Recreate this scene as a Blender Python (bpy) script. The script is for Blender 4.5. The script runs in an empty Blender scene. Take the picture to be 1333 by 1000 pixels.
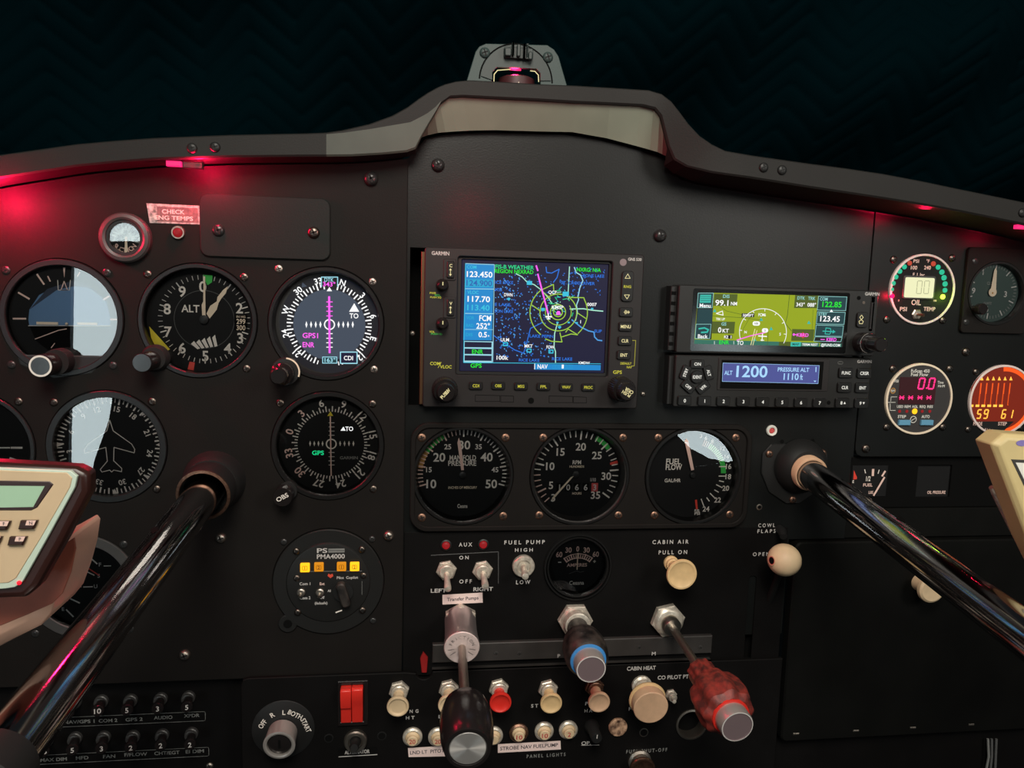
import bpy, bmesh, math, random
from mathutils import Vector, Matrix
from mathutils.geometry import delaunay_2d_cdt

random.seed(7)
PI = math.pi
S = 0.001                                   # everything below is written in millimetres
SC = bpy.context.scene
COL = SC.collection

# ------------------------------------------------------------------ camera
FPX = 1000.0
YAW, PITCH, ROLL = math.radians(7.745), math.radians(7.103), math.radians(-1.697)
FWD = Vector((math.sin(YAW) * math.cos(PITCH), math.cos(YAW) * math.cos(PITCH), -math.sin(PITCH)))
_r0 = Vector((math.cos(YAW), -math.sin(YAW), 0))
_d0 = FWD.cross(_r0)
RGT = math.cos(ROLL) * _r0 + math.sin(ROLL) * _d0
DWN = -math.sin(ROLL) * _r0 + math.cos(ROLL) * _d0
CAM = Vector((0, 0, 900)) - 549.0 * FWD      # the panel face is the plane y = 0

cd = bpy.data.cameras.new('camera')
cd.sensor_width = 36.0
cd.lens = 36.0 * FPX / 1333.0
cd.clip_start = 0.01
cam = bpy.data.objects.new('camera', cd)
COL.objects.link(cam)
cam.matrix_world = Matrix((
    (RGT.x, -DWN.x, -FWD.x, CAM.x * S), (RGT.y, -DWN.y, -FWD.y, CAM.y * S),
    (RGT.z, -DWN.z, -FWD.z, CAM.z * S), (0, 0, 0, 1)))
SC.camera = cam

# ------------------------------------------------------------------ view, world, lights
SC.view_settings.view_transform = 'Standard'
SC.view_settings.look = 'None'
SC.view_settings.exposure = 0.0
SC.view_settings.gamma = 1.0
SC.view_settings.use_curve_mapping = False
w = bpy.data.worlds.new('world'); SC.world = w; w.use_nodes = True
w.node_tree.nodes['Background'].inputs[0].default_value = (0.75, 0.9, 1.0, 1)
w.node_tree.nodes['Background'].inputs[1].default_value = 0.02


def area_light(name, loc, target, size, power, color):
    l = bpy.data.lights.new(name, 'AREA'); l.size = size; l.energy = power; l.color = color
    o = bpy.data.objects.new(name, l); COL.objects.link(o)
    o.location = loc
    o.rotation_euler = (Vector(target) - Vector(loc)).to_track_quat('-Z', 'Y').to_euler()
    return o


# added soft key light above and behind the camera, its source unseen
area_light('unseen_key_light', (-0.10, -0.82, 1.52), (0.0, 0.0, 0.90), 0.40, 9.8, (1.0, 0.94, 0.83))
# added light on the right, placed for the glare on the centre panel
area_light('added_side_light', (0.55, -0.80, 1.21), (0.15, 0.0, 0.95), 0.25, 2.6, (1.0, 0.96, 0.88))

# ------------------------------------------------------------------ pixel and panel geometry


def ray(px, py):
    return FWD + (px - 666.5) / FPX * RGT + (py - 500.0) / FPX * DWN


def at(px, py, h=0.0):
    """The point, in mm, h mm in front of the panel face that the photo shows at (px, py)."""
    d = ray(px, py)
    t = (-h - CAM.y) / d.y
    return CAM + d * t


class Fr:
    """A flat frame: origin, right, up and outward directions (mm)."""

    def __init__(s, o, ux=Vector((1, 0, 0)), uy=Vector((0, 0, 1))):
        s.o, s.ux, s.uy = Vector(o), Vector(ux).normalized(), Vector(uy).normalized()
        s.n = s.ux.cross(s.uy).normalized()

    def w(s, u, v, n=0.0):
        return s.o + s.ux * u + s.uy * v + s.n * n

    def loc(s, px, py, n=0.0):
        d = ray(px, py)
        p0 = s.o + s.n * n
        t = (p0 - CAM).dot(s.n) / d.dot(s.n)
        q = CAM + d * t - s.o
        return q.dot(s.ux), q.dot(s.uy)

    def mm(s, rx, ry=None, px=None, py=None):
        """Mean length in mm of rx pixels across and ry pixels up at the frame's origin."""
        ry = rx if ry is None else ry
        if px is None:
            px, py = proj(s.o)
        a = Vector(s.loc(px - rx, py)); b = Vector(s.loc(px + rx, py))
        c = Vector(s.loc(px, py - ry)); e = Vector(s.loc(px, py + ry))
        return ((a - b).length + (c - e).length) / 4


def proj(p):
    q = p - CAM
    z = q.dot(FWD)
    return 666.5 + FPX * q.dot(RGT) / z, 500.0 + FPX * q.dot(DWN) / z


def PF(px, py, h=0.0):
    return Fr(at(px, py, h))


def axis_frame(o, nrm):
    nrm = Vector(nrm).normalized()
    up = Vector((0, 0, 1))
    uy = (up - nrm * up.dot(nrm)).normalized()
    return Fr(o, uy.cross(nrm), uy)


CTRL = -ray(566, 252).normalized()            # the way the engine controls and the yoke shafts point

# ------------------------------------------------------------------ materials
MATS = {}


def lin(hexs):
    c = [int(hexs[i:i + 2], 16) / 255 for i in (0, 2, 4)]
    return [x / 12.92 if x <= 0.04045 else ((x + 0.055) / 1.055) ** 2.4 for x in c]


def mat(name, color, rough=0.5, metal=0.0, emit=0.0, spec=0.5, noise=0.0, nscale=400.0, bump=0.0, bscale=900.0, coat=0.0, col2=None):
    if name in MATS:
        return MATS[name]
    m = bpy.data.materials.new(name); m.use_nodes = True
    nt = m.node_tree; b = nt.nodes['Principled BSDF']
    c = lin(color) if isinstance(color, str) else list(color)
    b.inputs['Base Color'].default_value = (*c, 1)
    b.inputs['Roughness'].default_value = rough
    b.inputs['Metallic'].default_value = metal
    b.inputs['Specular IOR Level'].default_value = spec
    b.inputs['Coat Weight'].default_value = coat
    if emit:
        b.inputs['Base Color'].default_value = (0.01, 0.01, 0.01, 1)
        b.inputs['Specular IOR Level'].default_value = 0.2
        b.inputs['Emission Color'].default_value = (*c, 1)
        b.inputs['Emission Strength'].default_value = emit
    if noise or bump:
        tc = nt.nodes.new('ShaderNodeTexCoord')
    if noise:
        n = nt.nodes.new('ShaderNodeTexNoise'); n.inputs['Scale'].default_value = nscale; n.inputs['Detail'].default_value = 4
        nt.links.new(tc.outputs['Object'], n.inputs['Vector'])
        r = nt.nodes.new('ShaderNodeValToRGB')
        c2 = lin(col2) if col2 else [x * (1 - noise) for x in c]
        r.color_ramp.elements[0].color = (*c2, 1); r.color_ramp.elements[1].color = (*c, 1)
        r.color_ramp.elements[0].position = 0.35; r.color_ramp.elements[1].position = 0.65
        nt.links.new(n.outputs['Fac'], r.inputs['Fac'])
        nt.links.new(r.outputs['Color'], b.inputs['Base Color'])
    if bump:
        n2 = nt.nodes.new('ShaderNodeTexNoise'); n2.inputs['Scale'].default_value = bscale; n2.inputs['Detail'].default_value = 3
        nt.links.new(tc.outputs['Object'], n2.inputs['Vector'])
        bp = nt.nodes.new('ShaderNodeBump'); bp.inputs['Strength'].default_value = bump; bp.inputs['Distance'].default_value = 0.0006
        nt.links.new(n2.outputs['Fac'], bp.inputs['Height'])
        nt.links.new(bp.outputs['Normal'], b.inputs['Normal'])
    MATS[name] = m
    return m


def glass_mat():
    m = bpy.data.materials.new('dial_glass'); m.use_nodes = True
    nt = m.node_tree; nt.nodes.clear()
    out = nt.nodes.new('ShaderNodeOutputMaterial'); mix = nt.nodes.new('ShaderNodeMixShader')
    tr = nt.nodes.new('ShaderNodeBsdfTransparent'); gl = nt.nodes.new('ShaderNodeBsdfGlossy')
    gl.inputs['Roughness'].default_value = 0.0
    fr = nt.nodes.new('ShaderNodeFresnel'); fr.inputs['IOR'].default_value = 1.75
    nt.links.new(fr.outputs[0], mix.inputs[0]); nt.links.new(tr.outputs[0], mix.inputs[1]); nt.links.new(gl.outputs[0], mix.inputs[2])
    nt.links.new(mix.outputs[0], out.inputs[0])
    MATS['glass'] = m


glass_mat()
mat('panel', (0.0112, 0.0096, 0.0088), 0.58, bump=0.12, noise=0.12, nscale=30, spec=0.1)
mat('cover_paint', (0.0125, 0.0145, 0.0135), 0.5, bump=0.15, spec=0.15)
mat('panel2', (0.0066, 0.0072, 0.0070), 0.38, bump=0.12, noise=0.12, nscale=30, spec=0.24)
mat('console', (0.0055, 0.0050, 0.0050), 0.6, bump=0.15, noise=0.2, nscale=40, spec=0.1)
mat('glovebox', (0.0055, 0.0055, 0.005), 0.6, bump=0.2, noise=0.3, nscale=25, spec=0.1)
mat('void', (0.003, 0.003, 0.003), 0.9, spec=0.1)
mat('rim_bright', (0.85, 0.80, 0.77), 0.4, 0.3)
mat('tag_red', (0.30, 0.015, 0.015), 0.4)
mat('instrument_grey', (0.030, 0.027, 0.027), 0.6)
mat('black', (0.012, 0.012, 0.012), 0.45, spec=0.4)
mat('bezel', (0.008, 0.008, 0.008), 0.35, spec=0.35)
mat('bezel_grey', (0.045, 0.043, 0.042), 0.4)
mat('face', (0.008, 0.008, 0.0085), 0.7, spec=0.2)
mat('radio', (0.015, 0.0125, 0.0125), 0.5, spec=0.35)
mat('radio2', (0.0105, 0.0102, 0.0098), 0.45, spec=0.4)
mat('key', (0.006, 0.006, 0.006), 0.4, spec=0.4)
mat('white', (0.78, 0.72, 0.66), 0.6)
mat('print', (0.55, 0.52, 0.50), 0.6)
mat('dimprint', (0.22, 0.22, 0.21), 0.6)
mat('faint', (0.10, 0.10, 0.10), 0.6)
mat('cream_mark', (0.80, 0.66, 0.50), 0.6)
mat('pink_mark', (0.80, 0.55, 0.48), 0.6)
mat('yellow', (0.75, 0.60, 0.03), 0.6)
mat('green', (0.03, 0.45, 0.06), 0.6)
mat('red', (0.70, 0.05, 0.03), 0.5)
mat('orange_mark', (0.45, 0.22, 0.05), 0.6)
mat('steel', (0.62, 0.58, 0.52), 0.30, 1.0)
mat('steel_dull', (0.42, 0.37, 0.32), 0.42, 1.0)
mat('nickel', (0.78, 0.71, 0.60), 0.36, 0.5, noise=0.35, nscale=300)
mat('screw', (0.16, 0.13, 0.11), 0.35, 1.0)
mat('screw_black', (0.02, 0.02, 0.02), 0.3, spec=0.5)
mat('screw_copper', (0.35, 0.20, 0.14), 0.45, 1.0, noise=0.4, nscale=600)
mat('slot', (0.004, 0.004, 0.004), 0.8)
mat('chrome_black', (0.42, 0.40, 0.40), 0.10, 1.0)
mat('glossy_black', (0.004, 0.004, 0.004), 0.15, spec=0.5)
mat('alu', (0.62, 0.55, 0.54), 0.38, 0.9)
mat('alu_face', (0.70, 0.56, 0.53), 0.55, 0.2, noise=0.15, nscale=250)
mat('cap_face', (0.22, 0.16, 0.17), 0.45, 0.3)
mat('cap_side', (0.50, 0.46, 0.43), 0.35, 0.6)
mat('ivory', (0.76, 0.52, 0.26), 0.5, noise=0.15, nscale=120)
mat('ivory_pale', (0.78, 0.58, 0.36), 0.55, noise=0.12, nscale=120)
mat('tan', (0.72, 0.45, 0.28), 0.6, noise=0.1, nscale=200)
mat('red_plastic', (0.72, 0.03, 0.02), 0.35)
mat('red_worn', (0.28, 0.035, 0.025), 0.5, noise=0.6, nscale=190, col2='4a2420', bump=0.5, bscale=250)
mat('black_worn', (0.045, 0.035, 0.03), 0.5, noise=0.5, nscale=120, col2='0e0c0b', bump=0.4, bscale=250)
mat('blue_band', (0.05, 0.25, 0.60), 0.5)
mat('knob_black', (0.012, 0.010, 0.010), 0.22, spec=0.5)
mat('rubber', (0.010, 0.010, 0.010), 0.6, spec=0.3)
mat('teal_paint', (0.026, 0.046, 0.043), 0.55, bump=0.1)
mat('teal_dark', (0.014, 0.024, 0.023), 0.5)
mat('shield', (0.0135, 0.0122, 0.0112), 0.65, bump=0.15, noise=0.12, nscale=20, spec=0.3)
mat('shield_pale', (0.060, 0.066, 0.052), 0.6, noise=0.25, nscale=30)
mat('cream_paint', (0.19, 0.205, 0.155), 0.6, noise=0.12, nscale=25)
mat('placard', (0.50, 0.55, 0.52), 0.6, noise=0.5, nscale=350, col2='565e5a')
mat('placard_dark', (0.20, 0.13, 0.13), 0.6, noise=0.5, nscale=350)
mat('placard_pink', (0.85, 0.66, 0.62), 0.6)
mat('placard_pale', (0.72, 0.70, 0.64), 0.6)
mat('ink', (0.05, 0.04, 0.05), 0.7)
mat('ink_red', (0.55, 0.06, 0.06), 0.7)
mat('beige', (0.58, 0.43, 0.27), 0.5, noise=0.08, nscale=60)
mat('beige_yellow', (0.58, 0.46, 0.22), 0.5, noise=0.08, nscale=60)
mat('peach', (0.62, 0.38, 0.28), 0.35, noise=0.15, nscale=30)
mat('grip_reflection', (0.34, 0.10, 0.065), 0.3, noise=0.3, nscale=40)
mat('brown_rubber', (0.028, 0.009, 0.007), 0.35)
mat('pale_edge', (0.50, 0.60, 0.50), 0.35)
mat('lcd', (0.34, 0.52, 0.36), 0.4)
mat('lcd_ink', (0.10, 0.12, 0.10), 0.5)
mat('purple', (0.20, 0.16, 0.42), 0.5)
mat('copper_edge', (0.16, 0.09, 0.05), 0.45, 1.0)
mat('wall', (0.02, 0.024, 0.026), 0.9)
mat('sky_blue', (0.10, 0.20, 0.36), 0.7)
mat('sky_dark', (0.020, 0.030, 0.055), 0.7)
mat('bar', (0.036, 0.032, 0.030), 0.5, noise=0.25, nscale=60)
mat('cork', (0.62, 0.38, 0.24), 0.8, noise=0.8, nscale=260, col2='3a1d10')
mat('dial_teal', (0.030, 0.060, 0.052), 0.6)
mat('blue_button', (0.12, 0.32, 0.48), 0.4)


def em(name, hexs, strength=1.0):
    return mat('glow_' + name, hexs, emit=strength)


for nm, hx, st in (('white', 'ffffff', 1.0), ('magenta', 'ff5cf0', 1.1), ('green', '19e62e', 1.0), ('mint', '19d98a', 1.0), ('cyan', '35c8e8', 0.9),
                   ('blue', '1487d2', 0.9), ('navy', '06083a', 0.7), ('gnsblue', '0a86cc', 1.0), ('gnslight', '19a5cf', 1.0), ('gnsink', '1e5fae', 1.0), ('lake', '1c70dd', 1.0),
                   ('ring', '9cc83c', 1.0), ('river', '4a9ae0', 1.0), ('pale', 'a8e8d0', 1.0), ('olive', '93a404', 1.0), ('oliveln', '3c5a10', 1.0),
                   ('olivebox', '4a5a14', 1.0), ('teal', '0c3a40', 1.0), ('tealbar', '2d6e5c', 1.0), ('tealtab', '2fb8a8', 1.0), ('tealline', '8fd0cc', 1.0), ('black', '04080c', 1.0),
                   ('lcdviolet', '4a5194', 1.0), ('lcdtext', 'a8d8ff', 1.0), ('efis', '3c4757', 1.0), ('efisdark', '0a0d18', 1.0), ('lblue', '9ad8e8', 1.0),
                   ('amber', 'ffb414', 1.6), ('amberdim', 'e08c08', 1.0), ('amber_ink', '7a4200', 1.0), ('red', 'ff1428', 2.0), ('reddim', 'a01018', 0.8), ('ledred', 'ff2a50', 6.0), ('pink', 'ff2a78', 1.6), ('maroon', '30020c', 1.0),
                   ('orange', 'ff5a14', 1.0), ('orangehot', 'ffb040', 1.6), ('orangedark', '7a1c04', 1.0), ('lcdwhite', 'f0f0c0', 1.0), ('lcdseg', 'b4b48c', 1.0), ('ledteal', '20c89a', 0.9), ('yellowgreen', 'c8ff3c', 4.0),
                   ('coral', 'c8452f', 0.9), ('legend', 'fff0b0', 0.85), ('key', 'f2efe4', 0.95), ('yelleg', 'd8d040', 0.8), ('crimson', 'e00038', 5.0)):
    em(nm, hx, st)


def M(n):
    return MATS[n] if n in MATS else MATS['glow_' + n]


# ------------------------------------------------------------------ mesh builder
_TXT = {}
_TO = None


def text_mesh(s):
    """Flat outlines of a string in the built-in font: verts and faces with cap height 1, left edge at 0."""
    global _TO
    if s in _TXT:
        return _TXT[s]
    if _TO is None:
        cu = bpy.data.curves.new('letters', 'FONT'); cu.resolution_u = 3; cu.fill_mode = 'FRONT'
        _TO = bpy.data.objects.new('letters', cu); COL.objects.link(_TO)
    _TO.data.body = s
    _TO.data.offset = 0.018
    bpy.context.view_layer.update()
    dg = bpy.context.evaluated_depsgraph_get()
    me = bpy.data.meshes.new_from_object(_TO.evaluated_get(dg))
    vs = [(v.co.x / 0.70, v.co.y / 0.70) for v in me.vertices]
    fs = [tuple(p.vertices) for p in me.polygons]
    bpy.data.meshes.remove(me)
    x0 = min((v[0] for v in vs), default=0); x1 = max((v[0] for v in vs), default=0)
    _TXT[s] = ([(x - x0, y) for x, y in vs], fs, x1 - x0)
    return _TXT[s]


def circle_pts(r, n=32, u=0.0, v=0.0, a0=0.0):
    return [(u + r * math.cos(a0 + 2 * PI * i / n), v + r * math.sin(a0 + 2 * PI * i / n)) for i in range(n)]


def rrect(u0, v0, u1, v1, r=1.0, n=5):
    out = []
    for cu, cv, a in ((u1 - r, v1 - r, 0), (u0 + r, v1 - r, 90), (u0 + r, v0 + r, 180), (u1 - r, v0 + r, 270)):
        for i in range(n + 1):
            t = math.radians(a + 90 * i / n)
            out.append((cu + r * math.cos(t), cv + r * math.sin(t)))
    return out


def _inside(c, ps):
    r = False
    for i in range(len(ps)):
        (x0, y0), (x1, y1) = ps[i - 1], ps[i]
        if (y0 > c[1]) != (y1 > c[1]) and c[0] < (x1 - x0) * (c[1] - y0) / (y1 - y0) + x0:
            r = not r
    return r


class MB:
    def __init__(s, glow=False):
        s.v, s.f, s.m, s.mats, s.glow = [], [], [], [], glow

    def mi(s, name):
        m = MATS.get('glow_' + name) if s.glow else None
        m = m or M(name)
        if m not in s.mats:
            s.mats.append(m)
        return s.mats.index(m)

    def add(s, pts, faces, mname):
        b = len(s.v); k = s.mi(mname)
        s.v.extend(pts)
        for f in faces:
            s.f.append(tuple(b + i for i in f)); s.m.append(k)
        return s

    def lathe(s, fr, prof, mname, seg=48, u=0.0, v=0.0, cap0=False, cap1=True, knurl=0.0, nk=0):
        pts, faces = [], []
        for (r, n) in prof:
            for i in range(seg):
                a = 2 * PI * i / seg
                rr = r * (1 + knurl * (1 if (i * nk // seg * 2 != 0 and (i * 2 * nk // seg) % 2) else 0)) if knurl else r
                pts.append(fr.w(u + rr * math.cos(a), v + rr * math.sin(a), n))
        for j in range(len(prof) - 1):
            for i in range(seg):
                i2 = (i + 1) % seg
                faces.append((j * seg + i, j * seg + i2, (j + 1) * seg + i2, (j + 1) * seg + i))
        if cap1:
            faces.append(tuple((len(prof) - 1) * seg + i for i in range(seg)))
        if cap0:
            faces.append(tuple(reversed(range(seg))))
        return s.add(pts, faces, mname)

    def prism(s, fr, pts, n0, n1, mname, ch=0.0):
        """Extruded outline from n0 (back) to n1 (front), front edge chamfered by ch."""
        k = len(pts)
        area = sum(pts[i][0] * pts[(i + 1) % k][1] - pts[(i + 1) % k][0] * pts[i][1] for i in range(k))
        if area < 0:
            pts = pts[::-1]
        rings = [(pts, n0)]
        if ch:
            inn = []
            for i in range(k):
                p, q, r = Vector(pts[i - 1]), Vector(pts[i]), Vector(pts[(i + 1) % k])
                a, b = (q - p), (r - q)
                na = Vector((-a.y, a.x)).normalized() if a.length else Vector((0, 0)); nb = Vector((-b.y, b.x)).normalized() if b.length else na
                t = na + nb
                t = t / max(t.length_squared / 2, 0.3)
                inn.append(tuple(q + t * ch))
            rings += [(pts, n1 - ch), (inn, n1)]
        else:
            rings.append((pts, n1))
        vs = [fr.w(u, v, n) for ps, n in rings for u, v in ps]
        fs = []
        for j in range(len(rings) - 1):
            for i in range(k):
                i2 = (i + 1) % k
                fs.append((j * k + i, j * k + i2, (j + 1) * k + i2, (j + 1) * k + i))
        fs.append(tuple((len(rings) - 1) * k + i for i in range(k)))
        fs.append(tuple(reversed(range(k))))
        return s.add(vs, fs, mname)

    def box(s, fr, u0, v0, u1, v1, n0, n1, mname, ch=0.0):
        return s.prism(fr, [(u0, v0), (u1, v0), (u1, v1), (u0, v1)], n0, n1, mname, ch)

    def poly(s, fr, pts, n, mname):
        k = len(pts)
        area = sum(pts[i][0] * pts[(i + 1) % k][1] - pts[(i + 1) % k][0] * pts[i][1] for i in range(k))
        if area < 0:
            pts = pts[::-1]
        return s.add([fr.w(u, v, n) for u, v in pts], [tuple(range(k))], mname)

    def disc(s, fr, r, n, mname, u=0.0, v=0.0, seg=40):
        return s.poly(fr, circle_pts(r, seg, u, v), n, mname)

    def ring(s, fr, r0, r1, n, mname, u=0.0, v=0.0, a0=0.0, a1=360.0, seg=None):
        """Flat arc band; angles clockwise from up, degrees."""
        seg = seg or max(4, int(abs(a1 - a0) / 6))
        pts = []
        for i in range(seg + 1):
            a = math.radians(a0 + (a1 - a0) * i / seg)
            for r in (r0, r1):
                pts.append(fr.w(u + r * math.sin(a), v + r * math.cos(a), n))
        return s.add(pts, [(2 * i, 2 * i + 1, 2 * i + 3, 2 * i + 2) for i in range(seg)], mname)

    def stroke(s, fr, pts, wd, n, mname, closed=False):
        ps = [Vector(p) for p in pts]
        if closed:
            ps.append(ps[0])
        for p, q in zip(ps, ps[1:]):
            d = q - p
            if d.length < 1e-6:
                continue
            d.normalize(); t = Vector((-d.y, d.x)) * wd / 2; e = d * wd * 0.25
            s.poly(fr, [tuple(p - t - e), tuple(q - t + e), tuple(q + t + e), tuple(p + t - e)], n, mname)
        return s

    def tick(s, fr, a, r0, r1, wd, n, mname, u=0.0, v=0.0):
        a = math.radians(a); si, co = math.sin(a), math.cos(a)
        return s.stroke(fr, [(u + r0 * si, v + r0 * co), (u + r1 * si, v + r1 * co)], wd, n, mname)

    def text(s, fr, t, u, v, h, n, mname, wd=None, rot=0.0, align='c'):
        """Lettering centred at (u, v), cap height h; wd fits the width; rot clockwise in degrees."""
        vs, fs, wid = text_mesh(t)
        if not fs:
            return s
        sx = h if wd is None else wd / max(wid, 1e-6)
        off = {'c': wid / 2, 'l': 0.0, 'r': wid}[align]
        a = -math.radians(rot); co, si = math.cos(a), math.sin(a)
        out = []
        for x, y in vs:
            x, y = (x - off) * sx, (y - 0.5) * h
            out.append(fr.w(u + x * co - y * si, v + x * si + y * co, n))
        return s.add(out, fs, mname)

    def tube(s, pts, rad, mname, seg=24, cap=True):
        P = [Vector(p) for p in pts]
        rad = rad if isinstance(rad, (list, tuple)) else [rad] * len(P)
        vs, fs = [], []
        t0 = (P[1] - P[0]).normalized()
        ux = t0.orthogonal().normalized()
        for i, p in enumerate(P):
            t = (P[min(i + 1, len(P) - 1)] - P[max(i - 1, 0)]).normalized()
            ux = (ux - t * ux.dot(t)).normalized(); uy = t.cross(ux)
            for j in range(seg):
                a = 2 * PI * j / seg
                vs.append(p + (ux * math.cos(a) + uy * math.sin(a)) * rad[i])
        for i in range(len(P) - 1):
            for j in range(seg):
                j2 = (j + 1) % seg
                fs.append((i * seg + j, i * seg + j2, (i + 1) * seg + j2, (i + 1) * seg + j))
        if cap:
            fs.append(tuple(reversed(range(seg)))); fs.append(tuple((len(P) - 1) * seg + j for j in range(seg)))
        return s.add(vs, fs, mname)

    def plate(s, fr, outer, holes, n0, n1, mname, bevel=0.0):
        """A sheet with holes cut in it, front edges chamfered."""
        def turn(ps, ccw):
            a = sum(ps[i][0] * ps[(i + 1) % len(ps)][1] - ps[(i + 1) % len(ps)][0] * ps[i][1] for i in range(len(ps)))
            return list(ps) if (a > 0) == ccw else list(ps)[::-1]
        loops = [turn(outer, True)] + [turn(h, False) for h in holes]
        loops2 = []
        for ps in loops:
            k = len(ps)
            inn = []
            for i in range(k):
                p, q, r = Vector(ps[i - 1]), Vector(ps[i]), Vector(ps[(i + 1) % k])
                a, b = (q - p).normalized(), (r - q).normalized()
                t = Vector((-a.y, a.x)) + Vector((-b.y, b.x))
                t = t / max(t.length_squared / 2, 0.3)
                inn.append(tuple(q + t * bevel))
            rings = [(ps, n0), (ps, n1 - bevel), (inn, n1)] if bevel else [(ps, n0), (ps, n1)]
            s.add([fr.w(u, v, n) for q, n in rings for u, v in q],
                  [(j * k + i, j * k + (i + 1) % k, (j + 1) * k + (i + 1) % k, (j + 1) * k + i) for j in range(len(rings) - 1) for i in range(k)], mname)
            loops2.append((inn if bevel else ps, ps))
        loops = loops2
        for side, n in ((0, n1), (1, n0)):
            pts, edges = [], []
            for lp in loops:
                q = lp[side]; b0 = len(pts)
                pts += [Vector(p) for p in q]; edges += [(b0 + i, b0 + (i + 1) % len(q)) for i in range(len(q))]
            vo, _, fo = delaunay_2d_cdt(pts, edges, [], 1, 1e-5)[:3]
            keep = []
            for f_ in fo:
                c = sum((vo[i] for i in f_), Vector((0, 0))) / len(f_)
                if _inside(c, loops[0][side]) and not any(_inside(c, lp[side]) for lp in loops[1:]):
                    keep.append(tuple(f_) if side == 0 else tuple(reversed(f_)))
            s.add([fr.w(v[0], v[1], n) for v in vo], keep, mname)
        return s

    def ball(s, c, r, mname, seg=32, rings=18, sq=(1, 1, 1)):
        vs, fs = [], []
        for i in range(rings + 1):
            th = PI * i / rings
            for j in range(seg):
                a = 2 * PI * j / seg
                vs.append(Vector(c) + Vector((r * sq[0] * math.sin(th) * math.cos(a), r * sq[1] * math.sin(th) * math.sin(a), r * sq[2] * math.cos(th))))
        for i in range(rings):
            for j in range(seg):
                j2 = (j + 1) % seg
                fs.append((i * seg + j, (i + 1) * seg + j, (i + 1) * seg + j2, i * seg + j2))
        return s.add(vs, fs, mname)

    def build(s, name, parent=None, bevel=0.0, origin=None, sharp=32):
        me = bpy.data.meshes.new(name)
        o = bpy.data.objects.new(name, me)
        COL.objects.link(o)
        if parent is not None:
            base = Vector(root_of(parent)['_base'])
        else:
            base = Vector(origin) if origin is not None else sum((Vector(p) for p in s.v), Vector()) / max(1, len(s.v))
            o.location = base * S
            o['_base'] = list(base)
        me.from_pydata([(p - base) * S for p in s.v], [], s.f)
        for m in s.mats:
            me.materials.append(m)
        me.polygons.foreach_set('material_index', s.m)
        me.polygons.foreach_set('use_smooth', [True] * len(s.f))
        me.validate()
        me.update()
        me.set_sharp_from_angle(angle=math.radians(sharp))
        o.parent = parent
        if bevel:
            bv = o.modifiers.new('bevel', 'BEVEL'); bv.width = bevel * S; bv.segments = 2; bv.limit_method = 'ANGLE'; bv.angle_limit = math.radians(40)
        return o


def root_of(o):
    while o.parent is not None:
        o = o.parent
    return o


def tag(o, label, cat, group=None, kind=None):
    o['label'] = label; o['category'] = cat
    if group:
        o['group'] = group
    if kind:
        o['kind'] = kind
    return o


def thing(name, label, cat, base, group=None):
    o = bpy.data.objects.new(name, None); COL.objects.link(o)
    o.empty_display_size = 0.01
    o.location = Vector(base) * S; o['_base'] = list(base)
    return tag(o, label, cat, group)


def structure(o):
    o['kind'] = 'structure'
    return o


class ZM:
    """Reads places measured in an enlargement of the photo: (x, y) there -> photo pixels."""

    def __init__(s, x0, y0, k):
        s.x0, s.y0, s.k = x0, y0, k

    def __call__(s, x, y):
        return s.x0 + x * s.k, s.y0 + y * s.k


# screws: one mesh of each size and finish, shared
_SCREW = {}


def screw_mesh(r, mname, dome=0.45):
    key = (round(r, 1), mname, dome)
    if key in _SCREW:
        return _SCREW[key]
    b = MB(); fr = Fr((0, 0, 0))
    b.lathe(fr, [(r, -1.5), (r, 0.25), (r * 0.93, r * dome * 0.5), (r * 0.7, r * dome * 0.85), (r * 0.35, r * dome)], mname, seg=20)
    for a in (0, 90):
        b.stroke(fr, [(-r * 0.55 * math.cos(math.radians(a + 20)), -r * 0.55 * math.sin(math.radians(a + 20))), (r * 0.55 * math.cos(math.radians(a + 20)), r * 0.55 * math.sin(math.radians(a + 20)))], r * 0.26, r * dome + 0.05, 'slot')
    me = bpy.data.meshes.new('screw')
    me.from_pydata([p * S for p in b.v], [], b.f)
    for m in b.mats:
        me.materials.append(m)
    me.polygons.foreach_set('material_index', b.m)
    me.polygons.foreach_set('use_smooth', [True] * len(b.f))
    me.set_sharp_from_angle(angle=math.radians(40))
    _SCREW[key] = me
    return me


def screw(px, py, parent, r=2.3, mname='screw', h=0.0, name='screw', dome=0.45):
    p = at(px, py, h)
    o = bpy.data.objects.new(name, screw_mesh(r, mname, dome)); COL.objects.link(o)
    o.parent = parent
    o.location = (p - Vector(root_of(parent)['_base'])) * S
    return o
# ================================================================== the setting
G = Fr((0, 0, 0))                             # panel-wide frame: u = x, v = z, n = height above the panel face


def pxy(px, py, h=0.0):
    p = at(px, py, h)
    return (p.x, p.z)


b = MB(); b.box(G, -1100, 300, 1100, 1500, -640, -620, 'wall'); structure(b.build('wall_front'))
b = MB(); b.box(Fr((0, 0, 0), (1, 0, 0), (0, 1, 0)), -1100, -1700, 1100, 640, -20, 0, 'wall'); structure(b.build('floor'))

# the aft cabin wall with unseen lit windows, outlined to give the reflections in the dial glasses
BW = 1500.0


GLASS_TILT = math.radians(5.0)                # the fuel flow glass leans back a little


def mirrored(px, py, n=2.0, tilt=0.0):
    p = at(px, py, n); d = ray(px, py)
    nn = Vector((0, -math.cos(tilt), math.sin(tilt)))
    rd = d - nn * 2 * d.dot(nn)
    q = p + rd * ((BW + p.y) / -rd.y)
    return (q.x, q.z)


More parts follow.
